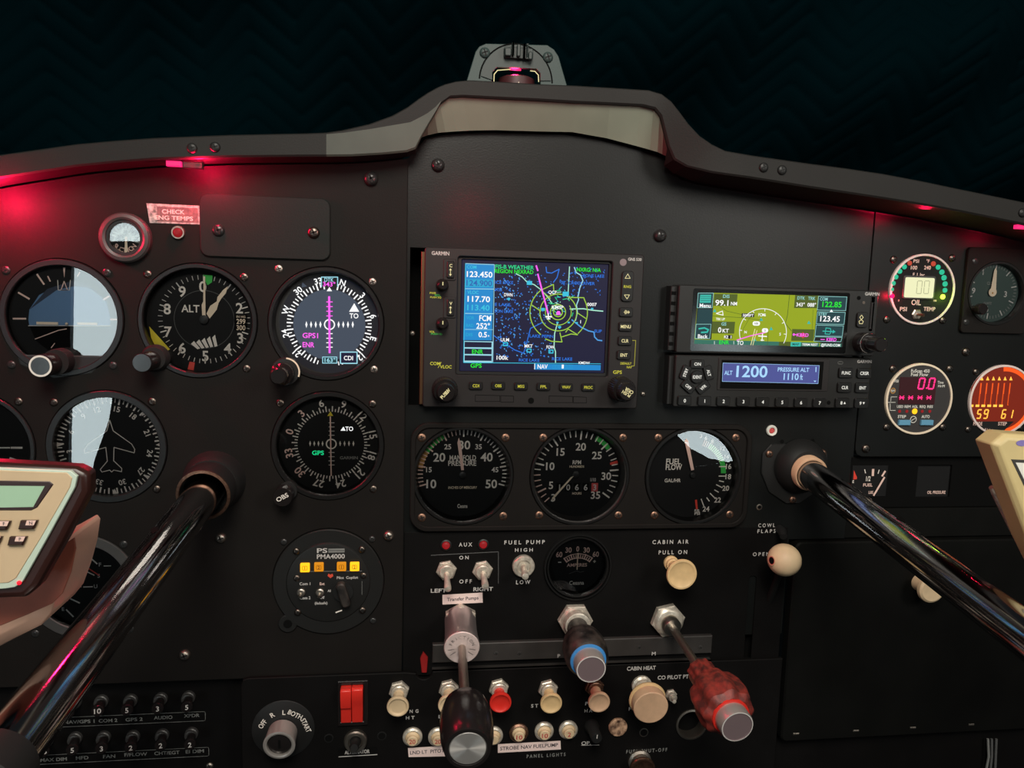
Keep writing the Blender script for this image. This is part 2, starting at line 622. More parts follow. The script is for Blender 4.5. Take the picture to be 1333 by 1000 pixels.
fb = Fr((0, -BW, 0), (-1, 0, 0))
win_a = [mirrored(*p) for p in ((91, 330), (186, 330), (180, 440), (146, 512), (140, 548), (121, 600), (118, 618), (87, 618))]
win_b = [mirrored(*p, 1.0, GLASS_TILT) for p in ((884, 567), (900, 545), (990, 560), (990, 612), (955, 603), (925, 597), (901, 584))]
win_c = [mirrored(*p, 5.0) for p in ((138, 282), (190, 282), (190, 314), (138, 314))]
neg = lambda ps: [(-u, v) for u, v in ps]
b = MB(); b.plate(fb, [(-1500, 0), (1500, 0), (1500, 1600), (-1500, 1600)], [neg(win_a), neg(win_b), neg(win_c)], -30, -10, 'wall'); structure(b.build('wall_back'))
mat('window_light', (0.80, 0.95, 0.98), emit=9.0)
for k, wn in enumerate((win_a, win_b, win_c)):
    b = MB(); b.prism(fb, neg(wn), -40, -28, 'window_light'); structure(b.build('window_%d' % (k + 1)))

# ================================================================== quilted blanket over the windshield
mat('quilt', (0.0006, 0.0058, 0.0078), 0.9, spec=0.0, bump=0.5, bscale=700)
vs, fs = [], []
NX, NY = 560, 210
for j in range(NY + 1):
    for i in range(NX + 1):
        x = -1000 + 2000 * i / NX; z = 985 + 345 * j / NY
        d = 420 + 26 * math.sin(x * 0.006 + 1.1) + 30 * math.sin(z * 0.018 + x * 0.004) - 0.55 * (z - 985) + 12 * math.sin(x * 0.021 - z * 0.03)
        q = 21.0
        zz = z + 0.8 * abs(((x / 48.0) % 2) - 1) * 48.0 + 9 * math.sin(x * 0.01)
        e = (zz / q) % 1.0; e = min(e, 1 - e) * q
        d -= -2.0 * math.exp(-(e / 2.2) ** 2) + 1.2 * math.sin(e / q * PI)
        e2 = ((x / 48.0) % 1.0); e2 = min(e2, 1 - e2) * 48.0
        d += 1.2 * math.exp(-(e2 / 3.0) ** 2)
        vs.append(Vector((x, d, z)))
for j in range(NY):
    for i in range(NX):
        a = j * (NX + 1) + i
        fs.append((a, a + 1, a + NX + 2, a + NX + 1))
b = MB(); b.add(vs, fs, 'quilt')
tag(b.build('quilted_blanket', sharp=180), 'dark teal quilted moving blanket hung over the windshield behind the glareshield', 'blanket')

# ================================================================== glareshield
GS = [(-420, 300, -420, 340), (-260, 250, -260, 288), (-120, 219, -120, 255), (0, 200, 0, 233), (50, 193, 50, 225), (100, 186, 100, 217), (150, 181.5, 150, 212), (200, 178, 200, 208), (300, 174, 300, 205), (400, 172, 400, 204), (425, 171, 425, 204), (445, 168, 458, 203.5),
      (480, 160, 500, 201), (510, 149, 530, 198), (530, 138, 541, 194), (545, 127, 549, 178), (557, 119, 557, 164), (570, 112, 566, 149), (580, 108, 573, 136), (595, 104.5, 585, 127), (612, 103, 602, 126), (650, 105, 640, 128),
      (700, 108, 700, 131), (750, 110, 750, 134), (800, 113, 795, 136), (845, 116, 835, 138), (862, 121, 852, 142), (875, 131, 860, 152), (886, 145, 865, 172), (897, 160, 870, 192), (912, 176, 877, 208), (928, 187, 893, 217), (945, 195, 925, 225),
      (980, 201, 975, 232), (1050, 211, 1050, 244), (1100, 217.5, 1100, 251.5), (1150, 225, 1150, 259), (1200, 234.5, 1200, 267), (1250, 245, 1250, 276), (1333, 262, 1333, 293), (1440, 287, 1440, 319), (1560, 320, 1560, 353), (1680, 360, 1680, 394)]


def lip_h(x):
    """How far the lip stands out from the panel: less over the hump."""
    t = min(1.0, max(0.0, (abs(x - 700) - 130) / 130.0))
    return 18.0 + (26.0 if x > 700 else 5.0) * t * t * (3 - 2 * t)


LIP = 44.0
CREAM = {(549, 178): (549, 179), (557, 164): (557, 176), (566, 149): (570, 173), (573, 136): (580, 172), (585, 127): (594, 171), (602, 126): (612, 170), (640, 128): (645, 169.5), (700, 131): (700, 171), (750, 134): (745, 172),
         (795, 136): (790, 180), (835, 138): (828, 190), (852, 142): (846, 195), (860, 152): (856, 198), (865, 172): (862, 201), (870, 192): (869, 204)}
root = thing('glareshield', 'long dark brow with a central hump over the whole panel, rivets in its lip', 'glareshield', at(700, 115, LIP))
lipf = MB()
T = [at(a, c, lip_h(a)) for a, c, _, _ in GS]; Bo = [at(a, c, lip_h(a)) for _, _, a, c in GS]
TOPC = []                                     # where the sheet meets the panel
for (t, bo, g) in zip(T, Bo, GS):
    k = (g[2], g[3])
    c = at(*CREAM[k], 6.0) if k in CREAM else Vector((bo.x, -6.0, bo.z - 1))
    TOPC.append(c)
n = len(GS)
# front lip with thickness, then the top sheet back to the windshield; below a slanting line beside the hump its paint is paler
pts = []
PALE_LINE = {10: 0.97, 11: 0.93, 12: 0.86, 13: 0.76, 14: 0.64, 15: 0.5, 16: 0.36, 17: 0.22, 18: 0.08}
for i, (t, bo) in enumerate(zip(T, Bo)):
    bk = Vector((t.x, 180, t.z + 4))
    e = (t - bo).normalized(); L_ = (t - bo).length - 2.8
    fw = Vector((0, -1.0, 0))
    pts += [t - e * 0.8, t - e * 1.6 + fw, bo + e * (1.2 + L_ * PALE_LINE.get(i, 0.5)) + fw, bo + e * 1.2 + fw, bo, bo + Vector((0, 3.0, 0)), t - e * 2.5 + Vector((0, 3.0, 0)), bk - e * 2.5, bk]
fs, fsc = [], []
for i in range(n - 1):
    for j in range(9):
        j2 = (j + 1) % 9
        (fsc if j in (2, 3) and i in PALE_LINE and i + 1 in PALE_LINE else fs).append((i * 9 + j2, i * 9 + j, (i + 1) * 9 + j, (i + 1) * 9 + j2))
lipf.add(pts, fs, 'shield')
k_ = lipf.mi('shield_pale')
lipf.f += fsc; lipf.m += [k_] * len(fsc)
lipf.build('lip', root, sharp=24)
# underside between lip and panel: pale lining inside the hump, dark elsewhere
und, und2, lin_ = MB(), MB(), MB()
for i in range(n - 1):
    a, c = Bo[i] + Vector((0, 2.5, 0)), Bo[i + 1] + Vector((0, 2.5, 0))
    inside = (GS[i][2], GS[i][3]) in CREAM and (GS[i + 1][2], GS[i + 1][3]) in CREAM
    (lin_ if inside else und if i < n // 2 else und2).add([a, c, TOPC[i + 1], TOPC[i]], [(0, 1, 2, 3)], 'cream_paint' if inside else 'shield')
und.build('underside', root, sharp=60); und2.build('underside', root, sharp=60); lin_.build('lining', root, sharp=60)['label'] = 'pale cream lining inside the hump'
for px, py in ((250, 193), (280, 191.5), (994, 218), (1018, 221.5), (1331, 277)):
    p = at(px, py, lip_h(px) + 1.2)
    o = bpy.data.objects.new('rivet', screw_mesh(3.2, 'black', 0.5)); COL.objects.link(o); o.parent = root
    o.location = (p - Vector(root['_base'])) * S

# red light strips under the lip, each with its own lamp
mat('led_bar', (1.0, 0.02, 0.16), emit=1.3)


def led(px, py, h, power, lab, lampxy, lh, lw=4.4, show=True):
    p = at(px, py, h)
    r = thing('panel_light', lab, 'light', p, 'red panel lights under the glareshield')
    if show:
        m = MB(); f = Fr(p); m.box(f, -lw, -1.6, lw, 1.6, -3, 1.0, 'led_bar', 0.5); m.build('lamp_strip', r)
        m = MB(); m.box(f, lw + 1, -2.4, lw + 13, 1.6, -4, 0.5, 'black', 0.5); m.build('clip', r)
    l = bpy.data.lights.new('panel_lamp', 'POINT'); l.energy = power; l.color = (1.0, 0.006, 0.06); l.shadow_soft_size = 0.006
    o = bpy.data.objects.new('panel_lamp', l); COL.objects.link(o); o.parent = r
    o.location = (at(*lampxy, lh) - p) * S


led(226, 213, 20, 0.55, 'glowing red light strip clipped under the glareshield lip left of the two rivets', (258, 216), 19)
led(1331, 295, 41, 0.20, 'glowing red light strip under the glareshield at the right picture edge', (1205, 268), 30)
for pw, q, hh in ((0.85, (-16, 258), 24), (0.07, (640, 235), 95), (0.05, (1345, 300), 30)):  # bare red lamps without strips; the middle one is added for a broad glow
    l = bpy.data.lights.new('panel_lamp', 'POINT'); l.energy = pw; l.color = (1.0, 0.006, 0.06); l.shadow_soft_size = 0.006
    o = bpy.data.objects.new('panel_lamp', l); COL.objects.link(o); o.location = at(*q, hh) * S

# ================================================================== sheets of the panel
LH = 3.0                                      # the left flight panel lies 3 mm proud of the centre panel


def circ_hole(px, py, rx, ry=None, h=0.0, grow=0.4):
    f = PF(px, py, h); r = f.mm(rx, ry) + grow
    return circle_pts(r, 48, f.o.x, f.o.z)


LEFT_HOLES = [(81, 414, 79, 78), (258, 418, 77, 75), (425, 422, 75, 74), (-35, 585, 79, 77), (139.5, 582, 78, 73.5), (427, 581, 74, 70), (428, 757, 72, 68), (107, 764, 72, 69)]


def top_edge(x0, x1, step=12.0):
    out = []
    xs = [c.x for c in TOPC]
    x = x0
    while True:
        for i in range(len(TOPC) - 1):
            if xs[i] <= x <= xs[i + 1] or (i == len(TOPC) - 2 and x > xs[-1]):
                f = (x - xs[i]) / max(1e-6, xs[i + 1] - xs[i])
                out.append((x, TOPC[i].z + (TOPC[i + 1].z - TOPC[i].z) * f - 0.5)); break
        if x >= x1:
            break
        x = min(x1, x + step)
    return out


XR = pxy(527, 545, LH)[0]                     # right edge of the flight panel
XS = pxy(1113, 575, 0)[0]                     # seam of the right panel
XL = pxy(-330, 600, LH)[0]
XE = pxy(1650, 600, 0)[0]
ZLB = pxy(420, 880, LH)[1]
b = MB()
te = top_edge(XL, XR)
root_left = thing('flight_panel', 'matt black flight panel on the left carrying the round flight instruments', 'panel', (0.5 * (XL + XR), -LH, 900))
b.plate(G, [(XL, ZLB), (XR, ZLB)] + te[::-1], [circ_hole(*q, LH) for q in LEFT_HOLES], 0.2, LH, 'panel', 0.35)
b.build('sheet', root_left)
for q in ((483, 233, 4.8), (288, 700, 3.6), (506, 697, 3.6), (241, 852, 3.8)):
    screw(q[0], q[1], root_left, q[2], 'screw_black' if q[1] < 300 else 'steel_dull', LH, dome=0.9)

CZ = [pxy(745, 834, 0)[1], pxy(1060, 596, 0)[1], pxy(1060, 702, 0)[1]]
X22 = pxy(1022, 770, 0)[0]
XFS = pxy(1104, 650, 0)[0]
gns_hole = [pxy(533, 322), pxy(836, 333), pxy(829, 530), pxy(531, 531)]
gx0, gx1, gz0, gz1 = pxy(533, 425)[0], pxy(833, 430)[0], pxy(690, 529)[1], pxy(690, 328)[1]
b = MB()
te = top_edge(pxy(505, 400)[0], XS)
root_mid = thing('centre_panel', 'matt black centre panel holding the large map radio and the stacked radios', 'panel', (60, 0, 900))
gtn = [pxy(878, 498, 14)[0] + 3.4, pxy(1141, 420, 14)[0] - 6.4, pxy(1005, 530.5, 14)[1] + 0.4, pxy(1010, 374.5, 14)[1] - 0.4]
MID_HOLES = [circ_hole(603, 620, 66, 63.5), circ_hole(755, 620, 65, 63.5), circ_hole(903, 620, 63, 62.5), circ_hole(752, 738, 41, 39)]
b.plate(G, [(te[0][0], CZ[0]), (X22, CZ[0]), (X22, CZ[2]), (XFS, CZ[2]), (XFS, CZ[1]), (XS - 0.1, CZ[1])] + te[::-1],
        [[(gx0, gz0), (gx1, gz0), (gx1, gz1), (gx0, gz1)], [(gtn[0], gtn[2]), (gtn[1], gtn[2]), (gtn[1], gtn[3]), (gtn[0], gtn[3])]] + MID_HOLES, -3, 0, 'panel2', 0.3)
b.build('sheet', root_mid)
# dark tray behind the big radio
b = MB(); b.box(G, gx0 - 4, gz0 - 4, gx1 + 4, gz1 + 4, -30, -26, 'void'); b.build('backing', root_mid)
for q in ((570, 215, 4.6), (859, 307, 4.6)):
    screw(q[0], q[1], root_mid, q[2], 'screw_black', 0, dome=0.9)
for q in ((837, 513), (537, 434)):
    screw(q[0], q[1], root_mid, 1.8, 'steel_dull', 0, dome=0.9)
for q in ((1018, 575), (1058, 574)):
    m = MB(); m.disc(PF(*q, 0.08), 1.6, 0, 'void'); m.build('hole', root_mid)
m = MB(); f = PF(988, 660, 0); m.lathe(f, [(1.9, 0.1), (2.4, 0.6), (1.4, 0.8)], 'steel_dull', 20, cap1=False); m.disc(f, 1.5, 0.3, 'void'); m.build('hole', root_mid)

# right panel with the engine gauges
RH = [(1199.8, 377, 42.5, 46), (1195.5, 519.5, 44, 45.5), (1303, 521, 43, 44.5), (1294, 382, 40, 43)]
b = MB()
te = top_edge(XS + 0.1, XE)
root_right = thing('digital_gauge_panel', 'matt black right panel with round digital engine gauges, rounded lower corner', 'panel', (XS + 80, 0, 900))
zz = CZ[1] + 1
b.plate(G, [(XS + 6, zz), (XE, zz)] + te[::-1] + [(XS + 0.2, zz + 6), (XS + 1.8, zz + 1.8)], [circ_hole(*q, 1.0) for q in RH], -3, 1.0, 'panel2', 0.3)
b.build('sheet', root_right)
for q in ((1127, 584), (1257, 458), (1163, 338), (1239, 336), (1154, 416), (1227, 417), (1162, 480), (1236, 480), (1154, 556), (1227, 556)):
    screw(q[0], q[1], root_right, 3.4 if q[0] in (1127, 1257) else 2.9, 'screw', 1.0, dome=0.6)
for q in ((1270, 484), (1260, 559), (1328, 557)):
    screw(q[0], q[1], root_right, 2.6, 'screw', 1.0, dome=0.6)

# strip with the small fuel and oil gauges, under the right panel
root_strip = thing('gauge_strip', 'dark recessed strip with a small fuel gauge and an oil pressure window', 'panel', (XFS + 80, 0, pxy(1200, 640)[1]))
b = MB()
z0, z1 = pxy(1220, 660, -4)[1], CZ[1]
zb = CZ[2]
fx = [pxy(1104, 625, -4)[0], pxy(1157, 625, -4)[0], pxy(1194, 625, -4)[0], pxy(1238, 625, -4)[0]]
fz = [pxy(1130, 648, -4)[1], pxy(1130, 606, -4)[1]]
b.plate(G, [(XFS, z0), (XE, z0), (XE, z1), (XFS, z1)], [[(fx[2], fz[0]), (fx[3], fz[0]), (fx[3], fz[1]), (fx[2], fz[1])]], -7, -4, 'void', 0.3)
b.build('sheet', root_strip)
b = MB(); b.box(G, XFS, zb, XE, z0 - 0.3, -6, -1, 'glovebox', 0.6); b.build('ledge', root_strip)
f = PF(1130, 625, -4)
b = MB(); b.box(Fr(f.o), f.loc(1108, 625)[0], f.loc(1130, 646)[1], f.loc(1154, 625)[0], f.loc(1130, 606)[1], 0, 0.5, 'face'); b.build('fuel_dial', root_strip)
zm = ZM(1080, 570, 0.19)
b = MB()
L = lambda x, y: f.loc(*zm(x, y), 0.7)
k = f.mm(1)
b.stroke(f, [L(240, 218), L(246, 242)], 1.1 * k, 0.7, 'white'); b.stroke(f, [L(298, 218), L(296, 258)], 3.0 * k, 0.7, 'pink_mark')
b.stroke(f, [L(340, 220), L(332, 245)], 1.1 * k, 0.7, 'white'); b.stroke(f, [L(380, 230), L(360, 262)], 2.4 * k, 0.7, 'pink_mark')
b.poly(f, [L(166, 222), L(188, 272), L(186, 284), L(162, 286)], 0.7, 'red')
b.text(f, '1/2', *L(265, 280), 6 * k, 0.7, 'white', 6 * k); b.text(f, 'FUEL', *L(262, 323), 3.8 * k, 0.7, 'pink_mark', 12.5 * k); b.text(f, 'LBS', *L(283, 374), 3.6 * k, 0.7, 'pink_mark', 6 * k)
b.text(f, 'E', *L(162, 300), 3.4 * k, 0.7, 'white')
b.build('scale', root_strip)
b = MB(); b.stroke(f, [L(370, 270), L(298, 392)], 2.4 * k, 1.6, 'pink_mark'); b.build('pointer', root_strip)
f2 = PF(1216, 625, -5.5)
b = MB(); b.box(f2, f2.loc(1192, 625)[0], f2.loc(1216, 650)[1], f2.loc(1241, 625)[0], f2.loc(1216, 604)[1], -2, -0.5, 'face')
b.text(f2, 'OIL PRESSURE', *f2.loc(1219, 641), 3.8 * k, 0.0, 'pink_mark', 25 * k); b.build('oil_window', root_strip)
b = MB(); b.text(PF(1080, 555, 0), 'x', 0, 0, 0.01, 0, 'void')  # warms the font

# glove box door and the knob that opens it
gz = [pxy(1200, 957, 5)[1], pxy(1200, 704, 5)[1]]
root_glove = thing('glove_box', 'black glove box door low on the right with a pale round knob', 'glove box', (XFS + 80, -5, 0.5 * (gz[0] + gz[1])))
b = MB(); b.prism(G, rrect(pxy(1027, 830, 5)[0], gz[0], XE, gz[1], 5), -4, 5, 'glovebox', 1.2); b.build('door', root_glove)
f = PF(1197, 758, 5)
b = MB(); b.lathe(f, [(7, 0), (6.2, 7), (9, 10), (11, 12.5), (10.6, 15), (9, 16.2), (6, 15.6)], 'ivory_pale', 36); b.build('knob', root_glove)
b = MB()
for q in ((1036, 955), (1114, 951), (1188, 947), (1264, 943)):
    f = PF(q[0], q[1], 5)
    b.box(f, -2.5, -1, 2.5, 0.6, -1, 0.8, 'steel_dull', 0.3)
b.build('hinge', root_glove)
b = MB(); b.box(G, pxy(1022, 830)[0], 540, XE, gz[0] - 3, -14, -6, 'console'); structure(b.build('wall_lower'))

# dark frame of the console to the left of the glove box
root_con = thing('switch_panel', 'dull black switch panel below the engine gauges with white lettering', 'panel', (40, -1, pxy(740, 770)[1]))
b = MB()
zt = pxy(998, 687.5, 1.2)[1]; zb_ = pxy(740, 872, 1.2)[1]
sx0, sx1 = XR + 0.8, pxy(1020, 770, 1.2)[0]
slot = [pxy(968, 752, 1.2), pxy(981, 752, 1.2), pxy(977, 890, 1.2), pxy(967, 890, 1.2)]
zs0 = pxy(972, 868, 1.2)[1]; zs1 = pxy(972, 750, 1.2)[1]
b.plate(G, [(sx0, zb_), (sx1, zb_), (sx1, zt), (sx0, zt)], [circ_hole(752, 738, 41, 39, 1.2), rrect(pxy(976, 800)[0] - 3, zs0 + 3, pxy(976, 800)[0] + 3, zs1, 2.9)], 0.1, 1.2, 'console', 0.2)
b.build('sheet', root_con)
b = MB(); b.box(G, sx0, zb_, sx1, CZ[0] - 0.5, -12, -8, 'void'); b.build('backing', root_con)
f = PF(740, 720, 1.2); k = f.mm(1)
b = MB()


def ptxt(mb, f, t, px, py, hpx, wpx, mname, n=0.1, rot=0.0):
    kk = f.mm(1, px=px, py=py)
    u, v = f.loc(px, py, n)
    mb.text(f, t, u, v, hpx * kk, n, mname, wpx * kk if wpx else None, rot)


for t, x, y, h_, w_ in (('A U X', 606, 709, 5, 17), ('O N', 604, 726, 4.6, 12), ('O F F', 606, 757, 5, 16), ('LEFT', 571, 769, 5, 20), ('RIGHT', 629, 767, 5, 25), ('F U E L   P U M P', 683, 706, 5, 52),
                        ('H I G H', 682, 716, 4.4, 23), ('L O W', 681, 758, 5, 18), ('C A B I N   A I R', 873, 705.5, 5, 47), ('P U L L   O N', 876, 719, 5, 37), ('C O W L', 998, 684, 4.6, 22), ('F L A P S', 998, 691.5, 4.6, 24), ('O P E N', 991, 721.5, 4.6, 22)):
    if y < 690:
        continue
    ptxt(b, f, t, x, y, h_, w_, 'print')
zq = ZM(540, 680, 0.21)
b.stroke(f, [f.loc(*zq(100, 205), .1), f.loc(*zq(518, 183), .1)], 0.8 * k, 0.1, 'faint')
b.stroke(f, [f.loc(*zq(518, 183), .1), f.loc(*zq(518, 380), .1)], 0.6 * k, 0.1, 'faint')
b.build('lettering', root_con)
b = MB(); f = PF(998, 688, 0)
ptxt(b, f, 'C O W L', 998, 684, 4.6, 22, 'print')
b.build('lettering', root_mid)

# grey slotted bar that the engine controls stand over
zA, zB = pxy(745, 833, 4)[1], pxy(745, 858, 6)[1]
root_bar = thing('quadrant_bar', 'grey metal bar across the console behind the throttle, propeller and mixture controls', 'bar', (pxy(745, 845)[0], -4, 0.5 * (zA + zB)))
b = MB(); b.prism(G, [(pxy(563, 845, 4)[0], zB), (pxy(926, 845, 4)[0], zB), (pxy(926, 845, 4)[0], zA), (pxy(563, 845, 4)[0], zA)], 1.2, 5.0, 'bar', 0.6); b.build('face', root_bar)
for q in ((646, 851), (676, 851), (832, 843), (912, 843)):
    screw(q[0], q[1], root_bar, 1.9, 'bar', 5.0, dome=0.2)
b = MB(); f = PF(728, 853, 5.0)
ptxt(b, f, 'P', 727.5, 854, 4.5, 3.4, 'print'); ptxt(b, f, "M", 851, 851, 4.5, 5, 'print'); b.build('lettering', root_bar)
zC = pxy(745, 866, 8)[1]

# lower sub panel
SUBH = 8.0
root_sub = thing('lower_panel', 'black lower panel with the magneto key, pull knobs and round circuit breakers', 'panel', (0, -SUBH, pxy(660, 930)[1]))
xa, xb = pxy(314, 930, SUBH)[0], pxy(1012, 950, SUBH)[0]
z1 = pxy(420, 880, SUBH)[1]; z2 = pxy(740, 868, SUBH)[1]
x5 = pxy(527, 880, SUBH)[0]
cut = pxy(552, 875, SUBH)  # red light reflected in the hollow grip, painted as a darker patch
outl = [(xa, 540), (xb, 540), (xb, z2), (cut[0] + 6, z2)] + [(cut[0] + 6 * math.cos(math.radians(-a)), cut[1] + 6 * math.sin(math.radians(-a))) for a in range(0, 181, 20)] + [(cut[0] - 6, z2 - 1), (x5, z1), (xa + 5, z1), (xa + 1.3, z1 - 1.3), (xa, z1 - 5)]
b = MB(); b.plate(G, outl, [circ_hole(900, 943, 19.5, 20, SUBH, 0)], SUBH - 3, SUBH, 'console', 0.5); b.build('sheet', root_sub)
b = MB(); b.prism(Fr((0, 0, z2 - 3), (1, 0, 0), (0, 1, 0)), [(cut[0] + 6, -SUBH + 0.5), (pxy(926, 860, 6)[0], -SUBH + 0.5), (pxy(926, 860, 6)[0], -1), (cut[0] + 6, -1)], 0, 3.0, 'bar'); b.build('flange', root_sub)
b = MB(); b.box(G, xa, 540, xb, z2 - 4, -4, -1, 'void'); b.build('backing', root_sub)
b = MB(); f = PF(680, 930, SUBH)
for t, x, y, h_, w_ in (('CABIN HEAT', 835, 870, 5, 37), ('CO PILOT PTT', 878.5, 881.5, 5, 44), ('N  G', 539, 926, 4.4, 11), ('H T', 534, 934.5, 4.4, 11), ('S T', 696, 919, 4.4, 9), ('P', 764, 916, 4.4, 4), ('H A', 766, 925.5, 4.4, 10), ('L', 573, 933, 4.4, 4), ('F', 820, 923, 4.4, 3)):
    ptxt(b, f, t, x, y, h_, w_, 'print')
ptxt(b, f, 'P A N E L   L I G H T S', 711, 983.5, 4.4, 49, 'dimprint'); ptxt(b, f, 'F U E L   S H U T - O F F', 842, 977.5, 4.6, 52, 'dimprint')
ptxt(b, f, 'OP.', 763, 967.5, 4.6, 12, 'print'); k = f.mm(1); b.stroke(f, [f.loc(757, 970.5, .1), f.loc(780, 970, .1)], 0.7 * k, 0.1, 'print')
b.box(f, f.loc(440, 980)[0], f.loc(440, 983)[1], f.loc(491, 980)[0], f.loc(440, 974.5)[1], 0, 0.08, 'void')
ptxt(b, f, 'ALTERNATOR', 465, 979, 4.8, 31, 'print', 0.12); b.stroke(f, [f.loc(441, 985.5, .1), f.loc(491, 982.5, .1)], 1.0 * k, 0.1, 'print')
b.build('lettering', root_sub)
for q, r_ in (((428, 961), 2.6), ((497, 958), 2.6), ((838, 953.5), 2.8)):
    m = MB(); f = PF(*q, SUBH); m.lathe(f, [(r_ + 0.7, 0), (r_ + 0.7, 0.4), (r_, 0.5)], 'steel' if q[0] == 838 else 'black', 24, cap1=False); m.disc(f, r_, 0.12, 'void'); m.build('hole', root_sub)

# circuit breaker panel, lower left
CBH = -6.0
root_cb = thing('breaker_board', 'black circuit breaker panel at lower left with two framed rows of names', 'panel', (-230, -CBH, pxy(150, 945)[1]))
xc0, xc1, zc1 = XL, xa - 0.8, ZLB + 10
b = MB(); b.box(G, xc0, 540, xc1, zc1, CBH - 3, CBH, 'console', 0.3); b.build('sheet', root_cb)
f = PF(160, 940, CBH); k = f.mm(1)
zc = ZM(0, 880, 0.2476)
b = MB()


def frame_line(x0, y0, x1, y1, hgt):
    a = f.loc(*zc(x0, y0), .1); c = f.loc(*zc(x1, y1), .1)
    v = 0.5 * (a[1] + c[1])
    hh = hgt * 0.2476 * k
    b.stroke(f, rrect(a[0], v, c[0], v + hh, 2.0 * k, 4), 0.55 * k, 0.1, 'dimprint', True)


frame_line(60, 285, 1080, 232, 52); frame_line(192, 472, 1098, 416, 50)
for t, x, y, w_ in (('COM 1', 262, 247, 88), ('NAV/GPS 1', 416, 241, 152), ('COM 2', 568, 235, 92), ('GPS 2', 705, 229, 85), ('AUDIO', 858, 219, 92), ('XPDR', 1008, 209, 78)):
    ptxt(b, f, t, *zc(x, y), 4.6, w_ * 0.2476, 'dimprint')
for t, x, y, w_ in (('MAX DIM', 282, 440, 130), ('MFD', 432, 431, 62), ('FAN', 574, 423, 60), ('F/FLOW', 714, 413, 112), ('CHT/EGT', 878, 405, 125), ('EI DIM', 1024, 397, 90)):
    ptxt(b, f, t, *zc(x, y), 4.6, w_ * 0.2476, 'dimprint')
b.build('lettering', root_cb)
screw(273, 997, root_cb, 2.6, 'steel_dull', CBH, dome=0.6)
# ================================================================== round instruments


def instrument(name, label, cat, c, rr, h, depth, dc=None, glass=None, rim=3.0, face='face', group=None, rim_mat='bezel', wall='bezel', out=1.2, screws=(), sr=2.7, smat='screw', slope=0.0, inner=None, tilt=0.0):
    """Case behind a panel hole: bezel ring, recessed dial. Returns root, dial frame (at the dial centre in the photo), mm per pixel."""
    f = PF(*c, h); R = f.mm(*rr)
    root = thing(name, label, cat, f.o, group)
    b = MB()
    prof = [(R, -depth - 4), (R, out * 0.5), (R - 0.5, out), (R - rim + 0.5, out), (R - rim, out - 0.6)]
    b.lathe(f, prof, rim_mat, 64, cap1=False, cap0=True)
    b.lathe(f, [(R - rim, out - 0.6), (R - rim - slope, -depth)], wall, 64, cap1=False)
    if inner:
        b.lathe(f, [(R - rim - slope, -depth + 0.4), (inner, -depth + 0.4), (inner, -depth)], 'black', 64, cap1=False)
    b.build('bezel', root)
    dc = dc or c
    q = f.w(0, 0, -depth)
    ff = Fr(q)
    ff = Fr(ff.w(*ff.loc(*dc)))
    b = MB()
    cu, cv = ff.loc(*proj(q))
    fm = MB(); fm.disc(ff, R - 0.3, 0, face, cu, cv, 64)
    fo = fm.build('dial_face', root)
    for s in screws:
        screw(s[0], s[1], root, sr, smat, h, dome=0.35)
    if glass:
        g = MB(); g.disc(Fr(f.w(0, 0, -glass), f.ux, Vector((0, math.sin(tilt), math.cos(tilt)))), R - rim - 0.1, 0, 'glass', seg=64); g.build('cover_glass', root)
    return root, ff, ff.mm(1), R


def face_of(root):
    for c in root.children:
        if c.name.startswith('dial_face'):
            return c
    return root


def marks(root, b, label=None):
    o = b.build('scale', face_of(root))
    if label:
        o['label'] = label
    return o


def pol(a, r):
    a = math.radians(a)
    return (r * math.sin(a), r * math.cos(a))


def knob(root, px, py, h, prof, mname, seg=36, name='knob', extra=None):
    """A knob of turned profile [(r, n)] in mm standing on the panel at the pixel of its base."""
    f = PF(px, py, h); b = MB(); b.lathe(f, prof, mname, seg)
    if extra:
        extra(b, f)
    return b.build(name, root)


# ---- attitude indicator
zi = ZM(0, 240, 0.255)
r, f, k, R = instrument('attitude_indicator', 'attitude indicator with blue sky half and pale window reflection, top left of the panel', 'gauge', (81, 414), (79, 78), LH, 4.0, (86, 417), glass=0.4, rim=4.0,
                        screws=((8, 352), (139, 355), (15, 475), (147, 476)), smat='screw_black')
b = MB(); P = lambda x, y, n=0.1: f.loc(*zi(x, y), n)
b.poly(f, [P(145, 690), P(150, 640), P(200, 565), P(300, 515), P(380, 505), P(470, 535), P(545, 600), P(565, 690), P(560, 722), P(150, 722)], 0.1, 'sky_blue')
b.poly(f, [P(150, 724), P(560, 724), P(535, 790), P(480, 850), P(250, 850), P(185, 800)], 0.1, 'void')
b.poly(f, [P(150, 640), P(240, 535), P(380, 488), P(480, 530), P(380, 520), P(290, 540)], 0.13, 'sky_dark')
b.stroke(f, [P(145, 722), P(565, 722)], 0.35, 0.2, 'white')
b.build('horizon_card', r)
b = MB()
for x0, y0, x1, y1, wd in ((190, 460, 225, 510, 1.1), (245, 470, 257, 495, 0.8), (95, 553, 150, 585, 1.1), (68, 686, 132, 686, 1.1), (565, 690, 595, 690, 1.1), (530, 588, 556, 572, 1.1), (180, 790, 300, 745, 0.5), (300, 745, 340, 738, 0.5), (262, 835, 280, 812, 0.5), (395, 470, 408, 450, 0.8)):
    b.stroke(f, [P(x0, y0), P(x1, y1)], wd, 0.3, 'pink_mark')
b.stroke(f, [P(312, 540), P(328, 495), P(345, 540)], 0.5, 0.3, 'pink_mark', True)
b.stroke(f, [P(295, 490), P(298, 540), P(355, 540), P(360, 490)], 0.4, 0.3, 'white')
b.poly(f, [P(322, 425), P(334, 425), P(329, 478)], 0.3, 'pink_mark')
marks(r, b)
b = MB()
